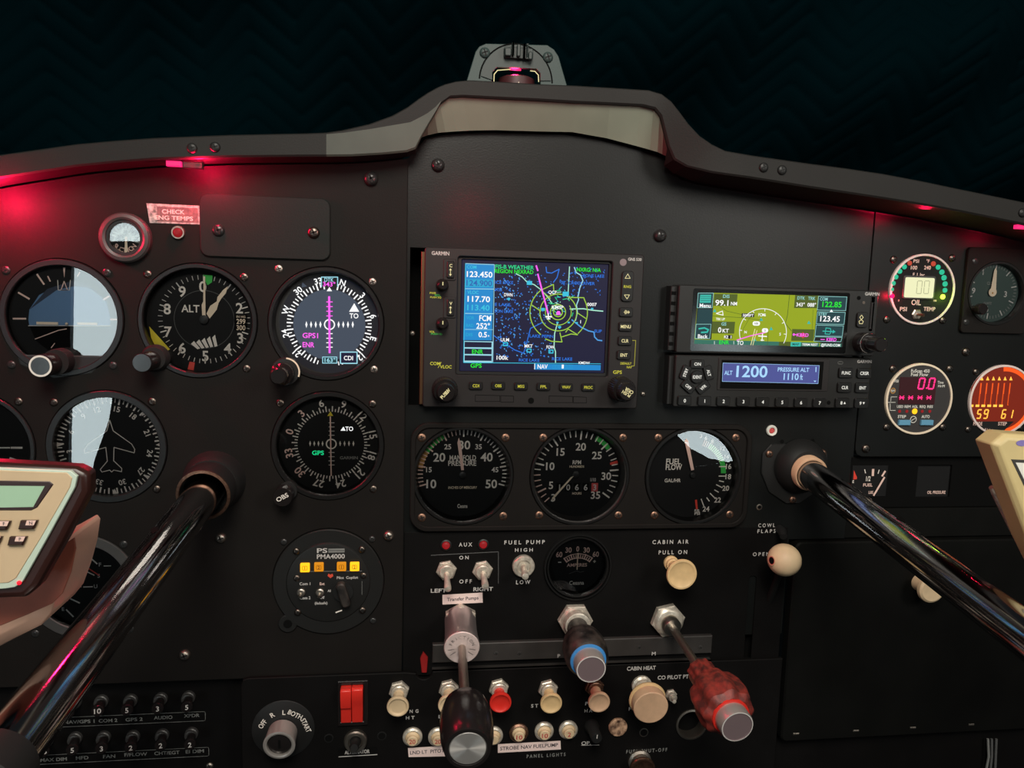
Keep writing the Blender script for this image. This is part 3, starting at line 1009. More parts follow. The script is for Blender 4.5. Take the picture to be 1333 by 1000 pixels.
b.box(f, *P(190, 715), *P(298, 704), 0.3, 1.2, 'cream_mark'); b.box(f, *P(398, 716), *P(498, 707), 0.3, 1.2, 'cream_mark'); b.ball(f.w(*P(343, 712), 1), 0.9, 'cream_mark')
b.build('aircraft_symbol', r)
b = MB(); b.poly(f, [P(105, 868), P(120, 915), P(290, 985), P(480, 960), P(560, 880)], 4.3, 'black'); b.stroke(f, [P(105, 870), P(540, 876)], 0.8, 4.4, 'bezel_grey'); b.build('mask', r)
knob(r, 80, 470, LH, [(8.5, -1), (8.5, 6), (8.2, 9)], 'rubber', name='knob_boss')
knob(r, 74, 472, LH, [(6.8, 5), (7.2, 9), (7.2, 22), (6.6, 23)], 'knob_black', extra=lambda b, f: b.ring(f, 5.6, 6.8, 23.05, 'white', seg=40))

# ---- altimeter
r, f, k, R = instrument('altimeter', 'altimeter with large white numerals, green, yellow and red markers and two cream pointers', 'gauge', (258, 418), (77, 75), LH, 7.0, (266, 418), glass=1.0, rim=3.2,
                        screws=((192, 357), (318, 361), (321, 480)), smat='screw')
b = MB(); P = lambda x, y, n=0.1: f.loc(*zi(x, y), n)
cA = f.loc(266, 416, 0.1); f = Fr(f.w(*cA))
for i in range(50):
    a = i * 7.2
    b.tick(f, a, (53 if i % 5 else 51) * k, 58.5 * k, (1.5 if i % 5 == 0 else 0.8) * k, 0.1, 'white' if 70 < a < 260 else 'print')
for i, (x, y) in {0: (1035, 522), 9: (930, 547), 8: (853, 636), 7: (858, 752), 6: (930, 836), 5: (1048, 876), 4: (1162, 838), 3: (1226, 785), 2: (1222, 632)}.items():
    b.text(f, str(i), *P(x, y), 13.5 * k, 0.1, 'white')
b.text(f, 'ALT', *P(972, 634), 9.5 * k, 0.1, 'white', 23 * k)
for yy, t in ((676, 'IN HG'), (700, '299'), (732, '300')):
    b.text(f, t, *P(1230, yy), (3 if yy == 676 else 6.5) * k, 0.15, 'cream_mark', 11.5 * k)
b.box(f, *P(1196, 746), *P(1262, 666), 0, 0.1, 'void')
for j in range(5):
    b.poly(f, [P(975 + j * 27, 815 - j * 8), P(990 + j * 27, 800 - j * 8), P(1022 + j * 22, 838 - j * 3), P(1008 + j * 22, 842 - j * 3)], 0.12, 'white')
b.poly(f, [P(1036, 462), P(1085, 465), P(1082, 500), P(1060, 515), P(1045, 490)], 0.2, 'green')
b.poly(f, [P(762, 725), P(868, 842), P(828, 866), P(795, 830), P(772, 785)], 0.2, 'yellow')
b.poly(f, [P(968, 905), P(995, 910), P(988, 950), P(958, 945)], 0.2, 'red')
b.ring(f, 38 * k, 38.6 * k, 0.08, 'faint', seg=60)
marks(r, b)
b = MB(); b.poly(f, [P(1035, 672), P(1032, 615), P(1040, 598), P(1042, 470), P(1050, 470), P(1051, 598), P(1052, 672)], 1.4, 'cream_mark'); b.build('long_pointer', r)
b = MB(); b.poly(f, [P(1056, 660), P(1075, 620), P(1108, 598), P(1112, 575), P(1140, 540), P(1165, 520), P(1155, 555), P(1130, 585), P(1118, 605), P(1108, 640), P(1072, 685)], 1.0, 'cream_mark'); b.build('short_pointer', r)
b = MB(); b.lathe(f, [(3, 0.5), (3, 2.0), (2, 2.3)], 'black', 24); b.build('hub', [c for c in r.children if c.name.startswith('long_pointer')][0])
knob(r, 203, 466, LH, [(9, -1), (9, 2), (7.5, 5)], 'rubber', name='knob_boss')
knob(r, 200, 468, LH, [(6.2, 3), (6.2, 22), (5.6, 23)], 'knob_black')

# ---- electronic course indicator (round screen)
zd = ZM(340, 340, 0.16)
r, f, k, R = instrument('electronic_course_indicator', 'round digital course indicator with glowing grey screen and magenta needle', 'gauge', (425, 422), (75, 74), LH, 6.0, (429, 423), rim=3.0, slope=1.0,
                        screws=((363, 350), (485, 367), (487, 481)), smat='steel_dull', face='black')
# (its face is a lit screen)
P = lambda x, y, n=0.1: f.loc(*zd(x, y), n)
b = MB(True); b.disc(f, 64 * k, 0.06, 'efisdark'); b.disc(f, 46.5 * k, 0.1, 'efis')
for i in range(72):
    if 166 < i * 5 < 194 or i in (0, 71, 1, 28, 29, 30):
        continue
    a = i * 5 + 2
    b.tick(f, a, (49.8 if i % 2 else 47.2) * k, 54.3 * k, (1.25 if i % 2 else 1.8) * k, 0.15, 'white')
for t, x, y, a in (('33', 462, 162, -15), ('30', 300, 240, -40), ('W', 200, 398, -72), ('24', 195, 588, -105), ('21', 288, 752, -138), ('12', 812, 782, 140), ('E', 910, 632, 105), ('6', 912, 450, 72), ('3', 825, 278, 42), ('N', 663, 175, 17)):
    b.text(f, t, *P(x, y), 7.6 * k, 0.15, 'white', None, a)
b.poly(f, [P(335, 172), P(372, 205), P(330, 215)], 0.14, 'efis')
b.box(f, *P(490, 208), *P(622, 130), 0.12, 0.18, 'black'); b.stroke(f, [P(490, 208), P(490, 130), P(622, 130), P(622, 208)], 1.2 * k, 0.2, 'lblue')
b.text(f, 'DTK', *P(552, 152), 5 * k, 0.22, 'lblue', 12 * k); b.text(f, '343°', *P(553, 188), 5.6 * k, 0.22, 'magenta', 16 * k)
b.poly(f, [P(533, 245), P(577, 245), P(555, 210)], 0.2, 'white'); b.poly(f, [P(715, 412), P(798, 412), P(757, 342)], 0.2, 'white'); b.text(f, 'TO', *P(755, 445), 6.4 * k, 0.2, 'white', 11.5 * k)
for x in (368, 406, 444, 482, 630, 668, 706, 745):
    b.poly(f, [P(x - 9, 516), P(x, 488), P(x + 9, 516), P(x, 545)], 0.2, 'white')
b.ring(f, 5.6 * k, 7.2 * k, 0.2, 'white', *P(556, 516), seg=32)
b.stroke(f, [P(553, 290), P(557, 745)], 2.6 * k, 0.28, 'magenta')
for y in (332, 370, 408, 446, 590, 628, 664, 700):
    b.stroke(f, [P(532, y), P(580, y)], 1.2 * k, 0.24, 'magenta' if y < 590 else 'white')
b.text(f, 'GPS1', *P(400, 605), 6.6 * k, 0.2, 'magenta', 20 * k); b.text(f, 'ENR', *P(385, 680), 6.6 * k, 0.2, 'magenta', 15 * k)
b.box(f, *P(500, 830), *P(615, 780), 0.12, 0.18, 'teal'); b.stroke(f, [P(500, 830), P(500, 780), P(615, 780), P(615, 830)], 1.0 * k, 0.2, 'lblue', True); b.text(f, '163°', *P(560, 805), 5.4 * k, 0.22, 'lblue', 14 * k)
b.box(f, *P(645, 832), *P(780, 740), 0.14, 0.24, 'navy'); b.stroke(f, [P(645, 832), P(645, 740), P(780, 740), P(780, 832)], 1.4 * k, 0.26, 'lblue', True); b.text(f, 'CDI', *P(710, 788), 5.6 * k, 0.28, 'white', 12 * k)
b.build('screen', r)
knob(r, 373, 483, LH, [(9.6, -1), (9.6, 5), (9.0, 6)], 'black', name='knob_boss', extra=lambda b, f: b.ring(f, 8.8, 9.8, 6.1, 'cream_mark', a0=5, a1=110))
knob(r, 371, 484, LH, [(7.4, 5), (7.4, 15), (6.4, 16), (5.6, 17), (5.6, 27), (4.6, 28.2)], 'knob_black')

# ---- partly hidden turn indicator at the left edge
z4 = ZM(0, 480, 0.255)
r, f, k, R = instrument('turn_indicator', 'round gauge cut off by the left picture edge, pale wing lines on black dial', 'gauge', (-35, 585), (79, 77), LH, 5.0, (-38, 586), glass=0.6, rim=3.0, screws=((24, 523),), smat='screw')
P = lambda x, y, n=0.1: f.loc(*z4(x, y), n)
b = MB(); b.stroke(f, [P(0, 404), P(50, 404)], 1.9 * k, 0.15, 'white'); b.stroke(f, [P(58, 404), P(112, 404)], 2.6 * k, 0.15, 'white'); b.stroke(f, [P(52, 458), P(104, 476)], 3.4 * k, 0.15, 'white')
b.stroke(f, [P(122, 272), P(130, 284)], 1.2 * k, 0.15, 'print'); b.stroke(f, [P(150, 345), P(162, 362)], 3.0 * k, 0.15, 'print'); b.stroke(f, [P(-160, 404), P(0, 404)], 1.6 * k, 0.15, 'white')
marks(r, b)

# ---- heading indicator
r, f, k, R = instrument('heading_indicator', 'heading indicator with white airplane outline, half covered by a pale window reflection', 'gauge', (139.5, 582), (78, 73.5), LH, 5.0, (143, 581), glass=0.4, rim=4.6, screws=((70, 524), (198, 523), (204, 637)), smat='screw')
P = lambda x, y, n=0.1: f.loc(*z4(x, y), n)
b = MB()
rk = 66 * k
for i in range(72):
    b.tick(f, i * 5 + 3, (59.5 if i % 2 else 57.5) * k, 66 * k, (1.3 if i % 2 else 2.0) * k, 0.1, 'white')
for t, a in (('15', 12), ('18', 37), ('21', 69), ('24', 101), ('27', 132), ('30', 164), ('33', 197), ('N', 225), ('3', 262), ('6', 292), ('9', 322), ('12', 344)):
    b.text(f, t, *pol(a, 51 * k), 7 * k, 0.1, 'white', None, a)
for a in (45, 88, 132, 176, 272):
    b.poly(f, [pol(a - 3, 66 * k), pol(a + 3, 66 * k), pol(a, 58 * k)], 0.12, 'white')
marks(r, b)
b = MB()
out = [(560, 262), (578, 318), (672, 385), (688, 412), (685, 430), (582, 402), (580, 470), (622, 510), (620, 526), (580, 518), (570, 528), (560, 518), (520, 528), (512, 515), (548, 472), (540, 402), (432, 432), (430, 412), (450, 385), (545, 318)]
b.stroke(f, [P(x, y, 1.2) for x, y in out], 1.0 * k, 1.2, 'white', True)
b.build('aircraft_symbol', r)

# ---- course indicator with OBS knob
zo = ZM(320, 420, 0.18)
r, f, k, R = instrument('course_indicator', 'black course indicator below the round screen, white compass ring and yellow index', 'gauge', (427, 581), (74, 70), LH, 6.0, (431, 578), glass=0.8, rim=3.4, slope=1.0, screws=((365, 525), (485, 526), (486, 637)), smat='screw')
P = lambda x, y, n=0.1: f.loc(*zo(x, y), n)
b = MB()
for i in range(72):
    b.tick(f, i * 5 + 2, 43 * k, (49.5 if i % 2 == 0 else 46) * k, (1.5 if i % 2 == 0 else 1.3) * k, 0.1, 'white')
for j, t in enumerate(('6', '9', '12', '15', '18', '21', '24', '27', '30', '33', '0', '3')):
    a = -13 + 30 * j
    b.text(f, t, *pol(a, 55 * k), 9.4 * k, 0.1, 'white' if j < 8 else 'pink_mark', None, a)
for x in (465, 495, 525, 555, 682, 714, 746, 778):
    b.poly(f, [P(x - 7, 875), P(x, 855), P(x + 7, 875), P(x, 896)], 0.12, 'white')
b.ring(f, 5.4 * k, 7.0 * k, 0.12, 'white', *P(618, 878), seg=32)
for y in (725, 755, 785, 815, 940, 970, 1000, 1030):
    b.stroke(f, [P(600, y), P(640, y)], 0.9 * k, 0.12, 'print')
b.poly(f, [P(590, 675), P(632, 675), P(612, 642)], 0.2, 'yellow')
b.text(f, 'GARMIN', *P(745, 978), 4.0 * k, 0.12, 'dimprint', 23 * k)
marks(r, b)
b = MB(); b.stroke(f, [P(612, 680), P(618, 1105)], 1.6 * k, 1.0, 'pink_mark'); b.build('needle', r)
b = MB(True); b.text(f, 'GPS', *P(522, 942), 5.6 * k, 0.15, 'mint', 15 * k); b.poly(f, [P(685, 782), P(722, 782), P(706, 752)], 0.15, 'white'); b.text(f, 'TO', *P(748, 768), 5.6 * k, 0.15, 'white', 10 * k); b.build('annunciator', r)
knob(r, 375, 638, LH, [(6.5, -1), (6.5, 3)], 'black', name='knob_boss')
knob(r, 372, 640, LH, [(6.4, 2), (6.6, 14), (6.2, 15)], 'knob_black', extra=lambda b, f: b.text(f, 'OBS', 0, 0, 3.0, 15.1, 'white', 8.5, -28))

# ---- audio panel
zp = ZM(320, 580, 0.27)
f0 = PF(428, 757, LH); R = f0.mm(72, 68)
r = thing('audio_panel', 'round audio panel with four amber lit buttons and small white lettering', 'audio panel', f0.o)
b = MB(); b.lathe(f0, [(R, -6), (R, 1.2), (R - 0.6, 1.8), (R * 0.76, 1.8), (R * 0.74, 2.8), (R * 0.72, 3.0)], 'radio2', 64, cap0=True)
fe = PF(375, 811, LH); b.lathe(fe, [(6.5, -1), (6.5, 1.3), (6, 1.7)], 'radio2', 30); b.lathe(fe, [(3.0, 1.7), (3.0, 2.2)], 'void', 24); b.build('faceplate', r)
f = Fr(f0.w(0, 0, 3.0)); k = f.mm(1)
P = lambda x, y, n=0.1: f.loc(*zp(x, y), n)
b = MB(); b.text(f, 'PS', *P(368, 507), 6 * k, 0.1, 'print', 13 * k); b.box(f, *P(398, 517), *P(476, 497), 0, 0.1, 'dimprint'); b.stroke(f, [P(400, 507), P(474, 507)], 0.7 * k, 0.15, 'black')
b.text(f, 'PMA4000', *P(410, 535), 6 * k, 0.1, 'print', 35 * k); b.stroke(f, [P(262, 608), P(560, 606)], 0.5 * k, 0.1, 'dimprint')
b.text(f, 'Com 1', *P(285, 667), 3.8 * k, 0.1, 'print', 13.5 * k); b.text(f, 'Com 2', *P(286, 735), 3.8 * k, 0.1, 'print', 13.5 * k); b.text(f, 'Ext', *P(368, 667), 3.6 * k, 0.1, 'pink_mark', 6 * k)
b.text(f, 'Off', *P(368, 733), 3.6 * k, 0.1, 'print', 6 * k); b.text(f, 'All', *P(402, 701), 3.2 * k, 0.1, 'print', 4 * k); b.text(f, '(failsafe)', *P(363, 760), 3.4 * k, 0.1, 'print', 16 * k); b.text(f, 'Pilot  Copilot', *P(490, 637), 3.4 * k, 0.1, 'print', 27 * k)
b.stroke(f, [P(560, 655), P(560, 720)], 0.4 * k, 0.1, 'dimprint'); b.stroke(f, [P(438, 788), P(466, 778)], 1.6 * k, 6.3, 'white')
b.build('lettering', r)
for x, y, t in ((286, 587, '1'), (353, 584, '2'), (462, 582, '1'), (525, 582, '2')):
    b = MB(); u, v = P(x, y); s_ = 5.8 * k; dim = x == 353 or x == 462
    b.prism(f, rrect(u - s_, v - s_, u + s_, v + s_, 1.0 * k, 3), -0.5, 2.0, 'amberdim' if dim else 'amber', 0.5)
    b.stroke(f, rrect(u - s_ * .5, v - s_ * .45, u + s_ * .5, v + s_ * .45, .6, 2), 0.5 * k, 2.05, 'amber_ink', True); b.text(f, t, u, v, 4 * k, 2.06, 'amber_ink'); b.build('button', r)
b = MB(); u, v = P(408, 629); b.poly(f, [(u - 3.6 * k, v), (u, v - 3 * k), (u + 3.6 * k, v - .2), (u + 2.6 * k, v + 3 * k), (u, v + 1.6 * k), (u - 2.6 * k, v + 3 * k)], 0.15, 'coral'); b.build('marker_lamp', r)
for x, y in ((267, 708), (358, 708)):
    ft = Fr(f.w(*P(x, y))); b = MB(); b.lathe(ft, [(2.9, 0), (2.9, 1.5), (2.2, 2.0)], 'steel_dull', 20)
    b.tube([ft.w(0, 0, 1), ft.w(-0.4, -1.6, 5)], [0.8, 1.1], 'steel', 12); b.build('toggle', r)
ft = Fr(f.w(*P(470, 705))); b = MB()
b.lathe(ft, [(7, 0), (7, 1.5)], 'black', 32)
b.prism(Fr(ft.o, Vector((0.95, 0, 0.3)), Vector((-0.3, 0, 0.95))), rrect(-3.2, -10, 3.2, 8, 2.5, 4), 0.5, 6.2, 'black_worn', 1.0); b.build('knob', r)
for x, y in ((243, 510), (560, 502), (245, 640), (568, 628), (250, 805), (562, 795)):
    screw(*zp(x, y), r, 2.3, 'screw', LH + 3.0)
for x, y in ((183, 465), (608, 452), (613, 845)):
    screw(*zp(x, y), r, 2.4, 'screw_black', LH)

# ---- quad fuel gauge behind the left yoke
zg = ZM(0, 660, 0.19)
r, f, k, R = instrument('fuel_quantity_gauge', 'round black fuel quantity gauge partly hidden by the left yoke and its shaft', 'gauge', (107, 764), (72, 69), LH, 5.0, (109, 764), rim=7.0, rim_mat='bezel_grey', glass=0.6, screws=((161, 709), (169, 819), (46, 825)), smat='screw_black')
P = lambda x, y, n=0.1: f.loc(*zg(x, y), n)
b = MB()
for x0, y0, x1, y1, wd, mn in ((603, 335, 665, 390, 1.8, 'white'), (712, 405, 758, 404, 1.2, 'white'), (478, 470, 542, 435, 1.6, 'white'), (582, 438, 645, 468, 1.4, 'white'), (603, 418, 682, 470, 1.5, 'red'), (492, 549, 556, 547, 1.7, 'white'), (572, 549, 634, 547, 1.5, 'white'), (484, 630, 545, 658, 1.8, 'white'), (455, 705, 502, 752, 1.8, 'white')):
    b.stroke(f, [P(x0, y0), P(x1, y1)], wd * k, 0.3 if mn == 'red' else 0.12, mn)
for t, x, y, h_ in (('FUEL', 560, 297, 5), ('F', 685, 395, 5), ('2', 470, 553, 5.4), ('4', 458, 632, 5.4), ('E', 432, 700, 4.6), ('5', 676, 472, 5), ('U', 655, 544, 5)):
    b.text(f, t, *P(x, y), h_ * k, 0.12, 'print')
marks(r, b)
b = MB(); b.poly(f, [P(270, 830), P(400, 860), P(370, 890), P(280, 850)], 1.0, 'placard_pink'); b.build('tape', r)

# ---- suction gauge
f0 = PF(165, 310, LH); R = f0.mm(33)
r = thing('suction_gauge', 'small suction gauge in a deep grey cup, upper left of the panel', 'gauge', f0.o)
b = MB(); b.lathe(f0, [(R, -2), (R, 4), (R - 1, 5.5), (R - 3, 6.0), (R - 4.5, 5.2), (R - 5.2, 1.0)], 'bezel_grey', 56, cap1=False); b.build('bezel', r)
b = MB(); b.lathe(f0, [(R - 4.8, -4), (R - 4.8, 4.4), (R - 6.4, 4.4), (R - 6.6, 0.8)], 'black', 56, cap1=False); b.build('case', r)
f = Fr(f0.w(0, 0, 0.8)); k = f.mm(1); P = lambda x, y, n=0.1: f.loc(*zi(x, y), n)
b = MB(); b.disc(f, R - 6.4, 0, 'face'); b.build('dial_face', r)
b = MB(); u, v = P(636, 280)
b.ring(f, 0.1, 20.5 * k, 0.08, 'placard', u, v, -105, 105)
for i in range(11):
    b.tick(f, -80 + 16 * i, 14 * k, 18.5 * k, 0.8 * k, 0.12, 'ink', u, v)
for i, ch in enumerate('SUCTION'):
    a = 232 - i * 17
    b.text(f, ch, u + pol(a, 14.5 * k)[0], v + pol(a, 14.5 * k)[1], 6 * k, 0.12, 'pink_mark', None, a + 180)
marks(r, b)
b = MB(); b.poly(f, [P(640, 268), P(650, 268), P(654, 345), P(638, 350)], 0.8, 'cream_mark'); b.build('pointer', r)
b = MB(); b.disc(f, R - 6.5, 2.6, 'glass'); b.build('cover_glass', r)

# ---- warning lamp, placard, cover plate
f0 = PF(232.5, 303, LH)
r = thing('warning_lamp', 'small red warning lamp under the CHECK TEMPS placard', 'light', f0.o)
b = MB(); b.lathe(f0, [(4.4, -1), (4.4, 1.5), (4.0, 2.2), (3.2, 2.2), (3.0, 1.6)], 'steel_dull', 32, cap1=False); b.build('bezel', r)
b = MB(); b.lathe(f0, [(3.1, 1.4), (2.6, 3.0), (1.4, 3.9)], 'reddim', 28); b.build('lens', r)
f0 = PF(226, 278, LH); k = f0.mm(1)
b = MB(); P = lambda x, y, n=0.3: f0.loc(*zi(x, y), n)
b.prism(f0, [P(748, 97, 0), P(1025, 110, 0), P(1022, 205, 0), P(765, 197, 0)], 0, 0.3, 'placard')
b.stroke(f0, [P(800, 105), P(1010, 118), P(1008, 195), P(805, 190)], 0.6 * k, 0.32, 'pink_mark')
b.box(f0, *P(803, 190), *P(1010, 122), 0.3, 0.34, 'placard_dark')
b.text(f0, 'CHECK', *P(885, 140), 5.4 * k, 0.4, 'placard_pink', 29 * k); b.text(f0, 'ENG TEMPS', *P(888, 172), 5.4 * k, 0.4, 'placard_pink', 49 * k)
tag(b.build('placard'), 'worn metal placard reading CHECK ENG TEMPS above the red lamp', 'sign')
f0 = PF(346, 296.5, LH); k = f0.mm(1)
r = thing('cover_plate', 'blank grey rounded cover plate held by two screws, above the altimeter', 'plate', f0.o)
b = MB(); u0, v0 = f0.loc(261.5, 334); u1, v1 = f0.loc(430.5, 259); b.prism(f0, rrect(u0, v0, u1, v1, 6, 6), -0.5, 2.0, 'cover_paint', 0.7); b.build('sheet', r)
screw(284.5, 300, r, 4.0, 'screw_black', LH + 2, dome=0.6); screw(408.5, 303, r, 4.0, 'screw', LH + 2, dome=0.6)

# ================================================================== engine gauge cluster
f0 = PF(752, 620, 0); k0 = f0.mm(1)
r_cl = thing('instrument_surround', 'long rounded bezel plate framing the three engine gauges in a row', 'bezel', f0.o)
u0, v0 = f0.loc(533, 690); u1, v1 = f0.loc(977, 552)
CLH = 3.5
holes = [circ_hole(603, 620, 66, 63.5, CLH), circ_hole(755, 620, 65, 63.5, CLH), circ_hole(903, 620, 63, 62.5, CLH)]
g0 = (f0.o.x, f0.o.z)
b = MB(); b.plate(G, [(g0[0] + u, g0[1] + v) for u, v in rrect(u0, v0, u1, v1, 13, 8)], holes, 0.1, CLH, 'panel', 0.4)
o_ = [(g0[0] + u, g0[1] + v) for u, v in rrect(u0, v0, u1, v1, 13, 8)]; i_ = [(g0[0] + u, g0[1] + v) for u, v in rrect(u0 + 3.6, v0 + 3.6, u1 - 3.6, v1 - 3.6, 10, 8)]
b.build('plate', r_cl)
b = MB(); b.plate(G, o_, [i_], CLH - 0.5, CLH + 1.6, 'panel', 0.6); b.build('raised_edge', r_cl)
for q in ((549, 570), (658, 570), (549, 674), (655, 672), (707, 570), (811, 570), (702, 671), (805, 671), (857, 570), (958, 570), (852, 671), (950, 670)):
    screw(*q, r_cl, 3.0, 'screw_copper', CLH, dome=0.3)

zm3 = ZM(530, 540, 0.225)
r, f, k, R = instrument('manifold_pressure_gauge', 'manifold pressure gauge numbered 10 to 50, left end of the engine gauge row', 'gauge', (603, 620), (66, 63.5), CLH, 8.0, (602.5, 617), glass=1.2, rim=2.2, slope=1.6)
P = lambda x, y, n=0.1: f.loc(*zm3(x, y), n)
b = MB()
for i in range(41):
    a = -106 + i * 5.3
    mj = i % 5 == 0
    b.tick(f, a, (49 if mj else 51.5) * k, 58.5 * k, (1.9 if mj else 1.5) * k, 0.12, 'white' if a > -10 else 'pink_mark')
for t, x, y, h_ in (('10', 140, 400, 11), ('15', 126, 318, 6.5), ('20', 186, 246, 11), ('25', 235, 185, 6.5), ('30', 332, 175, 11), ('35', 413, 185, 6.5), ('40', 460, 245, 11), ('45', 508, 318, 6.5), ('50', 487, 400, 11)):
    b.text(f, t, *P(x, y), h_ * k, 0.12, 'white')
b.text(f, 'MANIFOLD', *P(322, 249), 6.6 * k, 0.12, 'white', 34 * k); b.text(f, 'PRESSURE', *P(319, 280), 6.6 * k, 0.12, 'white', 36 * k); b.text(f, 'INCHES OF MERCURY', *P(322, 421), 3.2 * k, 0.12, 'cream_mark', 37 * k); b.text(f, 'Cessna', *P(320, 528), 5 * k, 0.12, 'white', 13 * k)
b.ring(f, 52 * k, 57.5 * k, 0.09, 'orange_mark', a0=-82, a1=-58); b.ring(f, 52 * k, 57.5 * k, 0.09, 'green', a0=-58, a1=-28)
marks(r, b)
b = MB(); b.poly(f, [P(312, 318), P(290, 160), P(298, 132), P(310, 160), P(328, 318)], 1.6, 'pink_mark'); b.lathe(Fr(f.w(*P(320, 348))), [(2.6, 0), (2.6, 1.4), (1.8, 1.8)], 'black', 20); b.build('pointer', r)

r, f, k, R = instrument('tachometer', 'RPM tachometer numbered 3 to 35 with hour counter, middle of the engine gauge row', 'gauge', (755, 620), (65, 63.5), CLH, 8.0, (750.5, 616), glass=1.2, rim=2.2, slope=2.0, wall='bezel_grey')
P = lambda x, y, n=0.1: f.loc(*zm3(x, y), n)
b = MB()
for i in range(33):
    a = -133 + i * 8.1
    mj = i % 5 == 2
    if i % 1 == 0:
        b.tick(f, a, (44 if mj else 47) * k, 54.5 * k, (2.0 if mj else 1.4) * k, 0.14, 'white' if i > 5 else 'pink_mark')
for t, x, y in (('3', 845, 480), ('5', 832, 408), ('10', 828, 298), ('15', 888, 215), ('20', 1005, 185), ('25', 1098, 235), ('30', 1152, 355), ('35', 1090, 465)):
    b.text(f, t, *P(x, y), 9.5 * k, 0.12, 'white')
b.text(f, 'RPM', *P(982, 275), 5 * k, 0.12, 'white', 11 * k); b.text(f, 'HUNDREDS', *P(982, 300), 2.8 * k, 0.12, 'cream_mark', 19 * k); b.text(f, 'HOURS', *P(982, 455), 3 * k, 0.12, 'cream_mark', 12 * k); b.text(f, '1/10', *P(1076, 376), 4.5 * k, 0.12, 'print', 7 * k)
b.ring(f, 48.5 * k, 54.5 * k, 0.1, 'green', a0=27, a1=52); b.ring(f, 45 * k, 55 * k, 0.16, 'red', a0=72.5, a1=76.5)
for t, x in (('1', 882), ('0', 932), ('6', 982), ('6', 1033), ('3', 1085)):
    u, v = P(x, 420); b.box(f, u - 4.2 * k, v - 5.5 * k, u + 4.2 * k, v + 5.5 * k, 0, 0.1, 'ink_red' if x == 1085 else 'void'); b.text(f, t, u, v, 7.5 * k, 0.12, 'print')
marks(r, b)
b = MB(); b.poly(f, [P(962, 352), P(840, 490), P(832, 488), P(850, 462), P(945, 358)], 1.6, 'cream_mark'); b.lathe(Fr(f.w(*P(975, 345))), [(2.6, 0), (2.6, 1.4), (1.8, 1.8)], 'black', 20); b.build('pointer', r)

zf = ZM(780, 540, 0.225)
r, f, k, R = instrument('fuel_flow_gauge', 'fuel flow gauge with pale reflection, right end of the engine gauge row', 'gauge', (903, 620), (63, 62.5), CLH, 6.0, (901, 617), glass=2.2, rim=2.6, slope=1.4, tilt=GLASS_TILT)
P = lambda x, y, n=0.1: f.loc(*zf(x, y), n)
b = MB()
b.text(f, 'FUEL', *P(430, 270), 7 * k, 0.12, 'white', 19 * k); b.text(f, 'FLOW', *P(432, 303), 7 * k, 0.12, 'white', 21 * k); b.text(f, 'GAL/HR', *P(425, 380), 4.6 * k, 0.12, 'white', 21 * k)
for x0, y0, x1, y1 in ((695, 300, 735, 300), (693, 355, 733, 355), (695, 382, 720, 388), (678, 405, 712, 422), (667, 435, 690, 448), (642, 455, 672, 485), (622, 480, 637, 500), (590, 488, 605, 528)):
    b.stroke(f, [P(x0, y0), P(x1, y1)], 1.3 * k, 0.14, 'white')
for i in range(14):
    a = 18 + i * 3.6; b.tick(f, a, 38 * k, 45 * k, 1.2 * k, 0.14, 'pink_mark' if i < 2 else 'white')
for t, x, y, h_ in (('3', 590, 122, 5), ('6', 618, 135, 5), ('8', 655, 155, 5), ('12', 715, 195, 5), ('14', 738, 243, 5), ('16', 749, 299, 6.5), ('18', 747, 358, 6.5), ('20', 732, 425, 6.5), ('22', 685, 493, 6.5), ('24', 618, 545, 6.5), ('FUEL', 567, 555, 3.4), ('PSI', 567, 572, 3.4)):
    b.text(f, t, *P(x, y), h_ * k, 0.12, 'white', 7 * k if len(t) > 2 else None)
b.ring(f, 38 * k, 44.5 * k, 0.1, 'green', a0=30, a1=89)
b.stroke(f, [P(560, 495), P(565, 545)], 2.6 * k, 0.14, 'red')
marks(r, b)
b = MB(); b.poly(f, [P(528, 320), P(490, 150), P(500, 135), P(512, 150), P(545, 316)], 1.6, 'pink_mark'); b.lathe(Fr(f.w(*P(540, 350))), [(2.2, 0), (2.2, 1.4), (1.6, 1.8)], 'black', 20); b.build('pointer', r)

# ---- ammeter
za = ZM(540, 680, 0.21)
r, f, k, R = instrument('ammeter', 'small ammeter marked 60 to 60 below the tachometer', 'gauge', (752, 738), (41, 39), 1.2, 5.0, (753, 737), glass=0.8, rim=1.6, slope=1.0, out=2.0)
fo = PF(752, 738, 1.2); b = MB(); b.lathe(fo, [(fo.mm(44), 0), (fo.mm(44), 1.2), (fo.mm(43), 2.2), (fo.mm(41.2), 2.2)], 'bezel', 56, cap1=False); b.build('flange', r)
P = lambda x, y, n=0.1: f.loc(*za(x, y), n)
b = MB(); u, v = P(1008, 340)
b.ring(f, 24.5 * k, 31 * k, 0.1, 'pink_mark', u, v, -38, 38); b.ring(f, 25.6 * k, 30 * k, 0.12, 'face', u, v, -35, 35)
for i in range(13):
    b.tick(f, -36 + 6 * i, 24.5 * k, (31 if i % 3 == 0 else 29) * k, (1.6 if i % 3 == 0 else 1.2) * k, 0.14, 'pink_mark', u, v)
for t, x, y in (('60', 895, 200), ('30', 953, 172), ('0', 1010, 165), ('30', 1065, 172), ('60', 1122, 198)):
    b.text(f, t, *P(x, y), 6.6 * k, 0.12, 'pink_mark', (8 if len(t) > 1 else 3.6) * k)
b.text(f, '-', *P(898, 243), 6 * k, 0.12, 'white', 4 * k); b.text(f, '+', *P(1114, 243), 5 * k, 0.12, 'white'); b.text(f, 'AMPERES', *P(1005, 265), 4.2 * k, 0.12, 'pink_mark', 26 * k); b.text(f, 'Cessna', *P(1003, 375), 5 * k, 0.12, 'white', 19 * k)
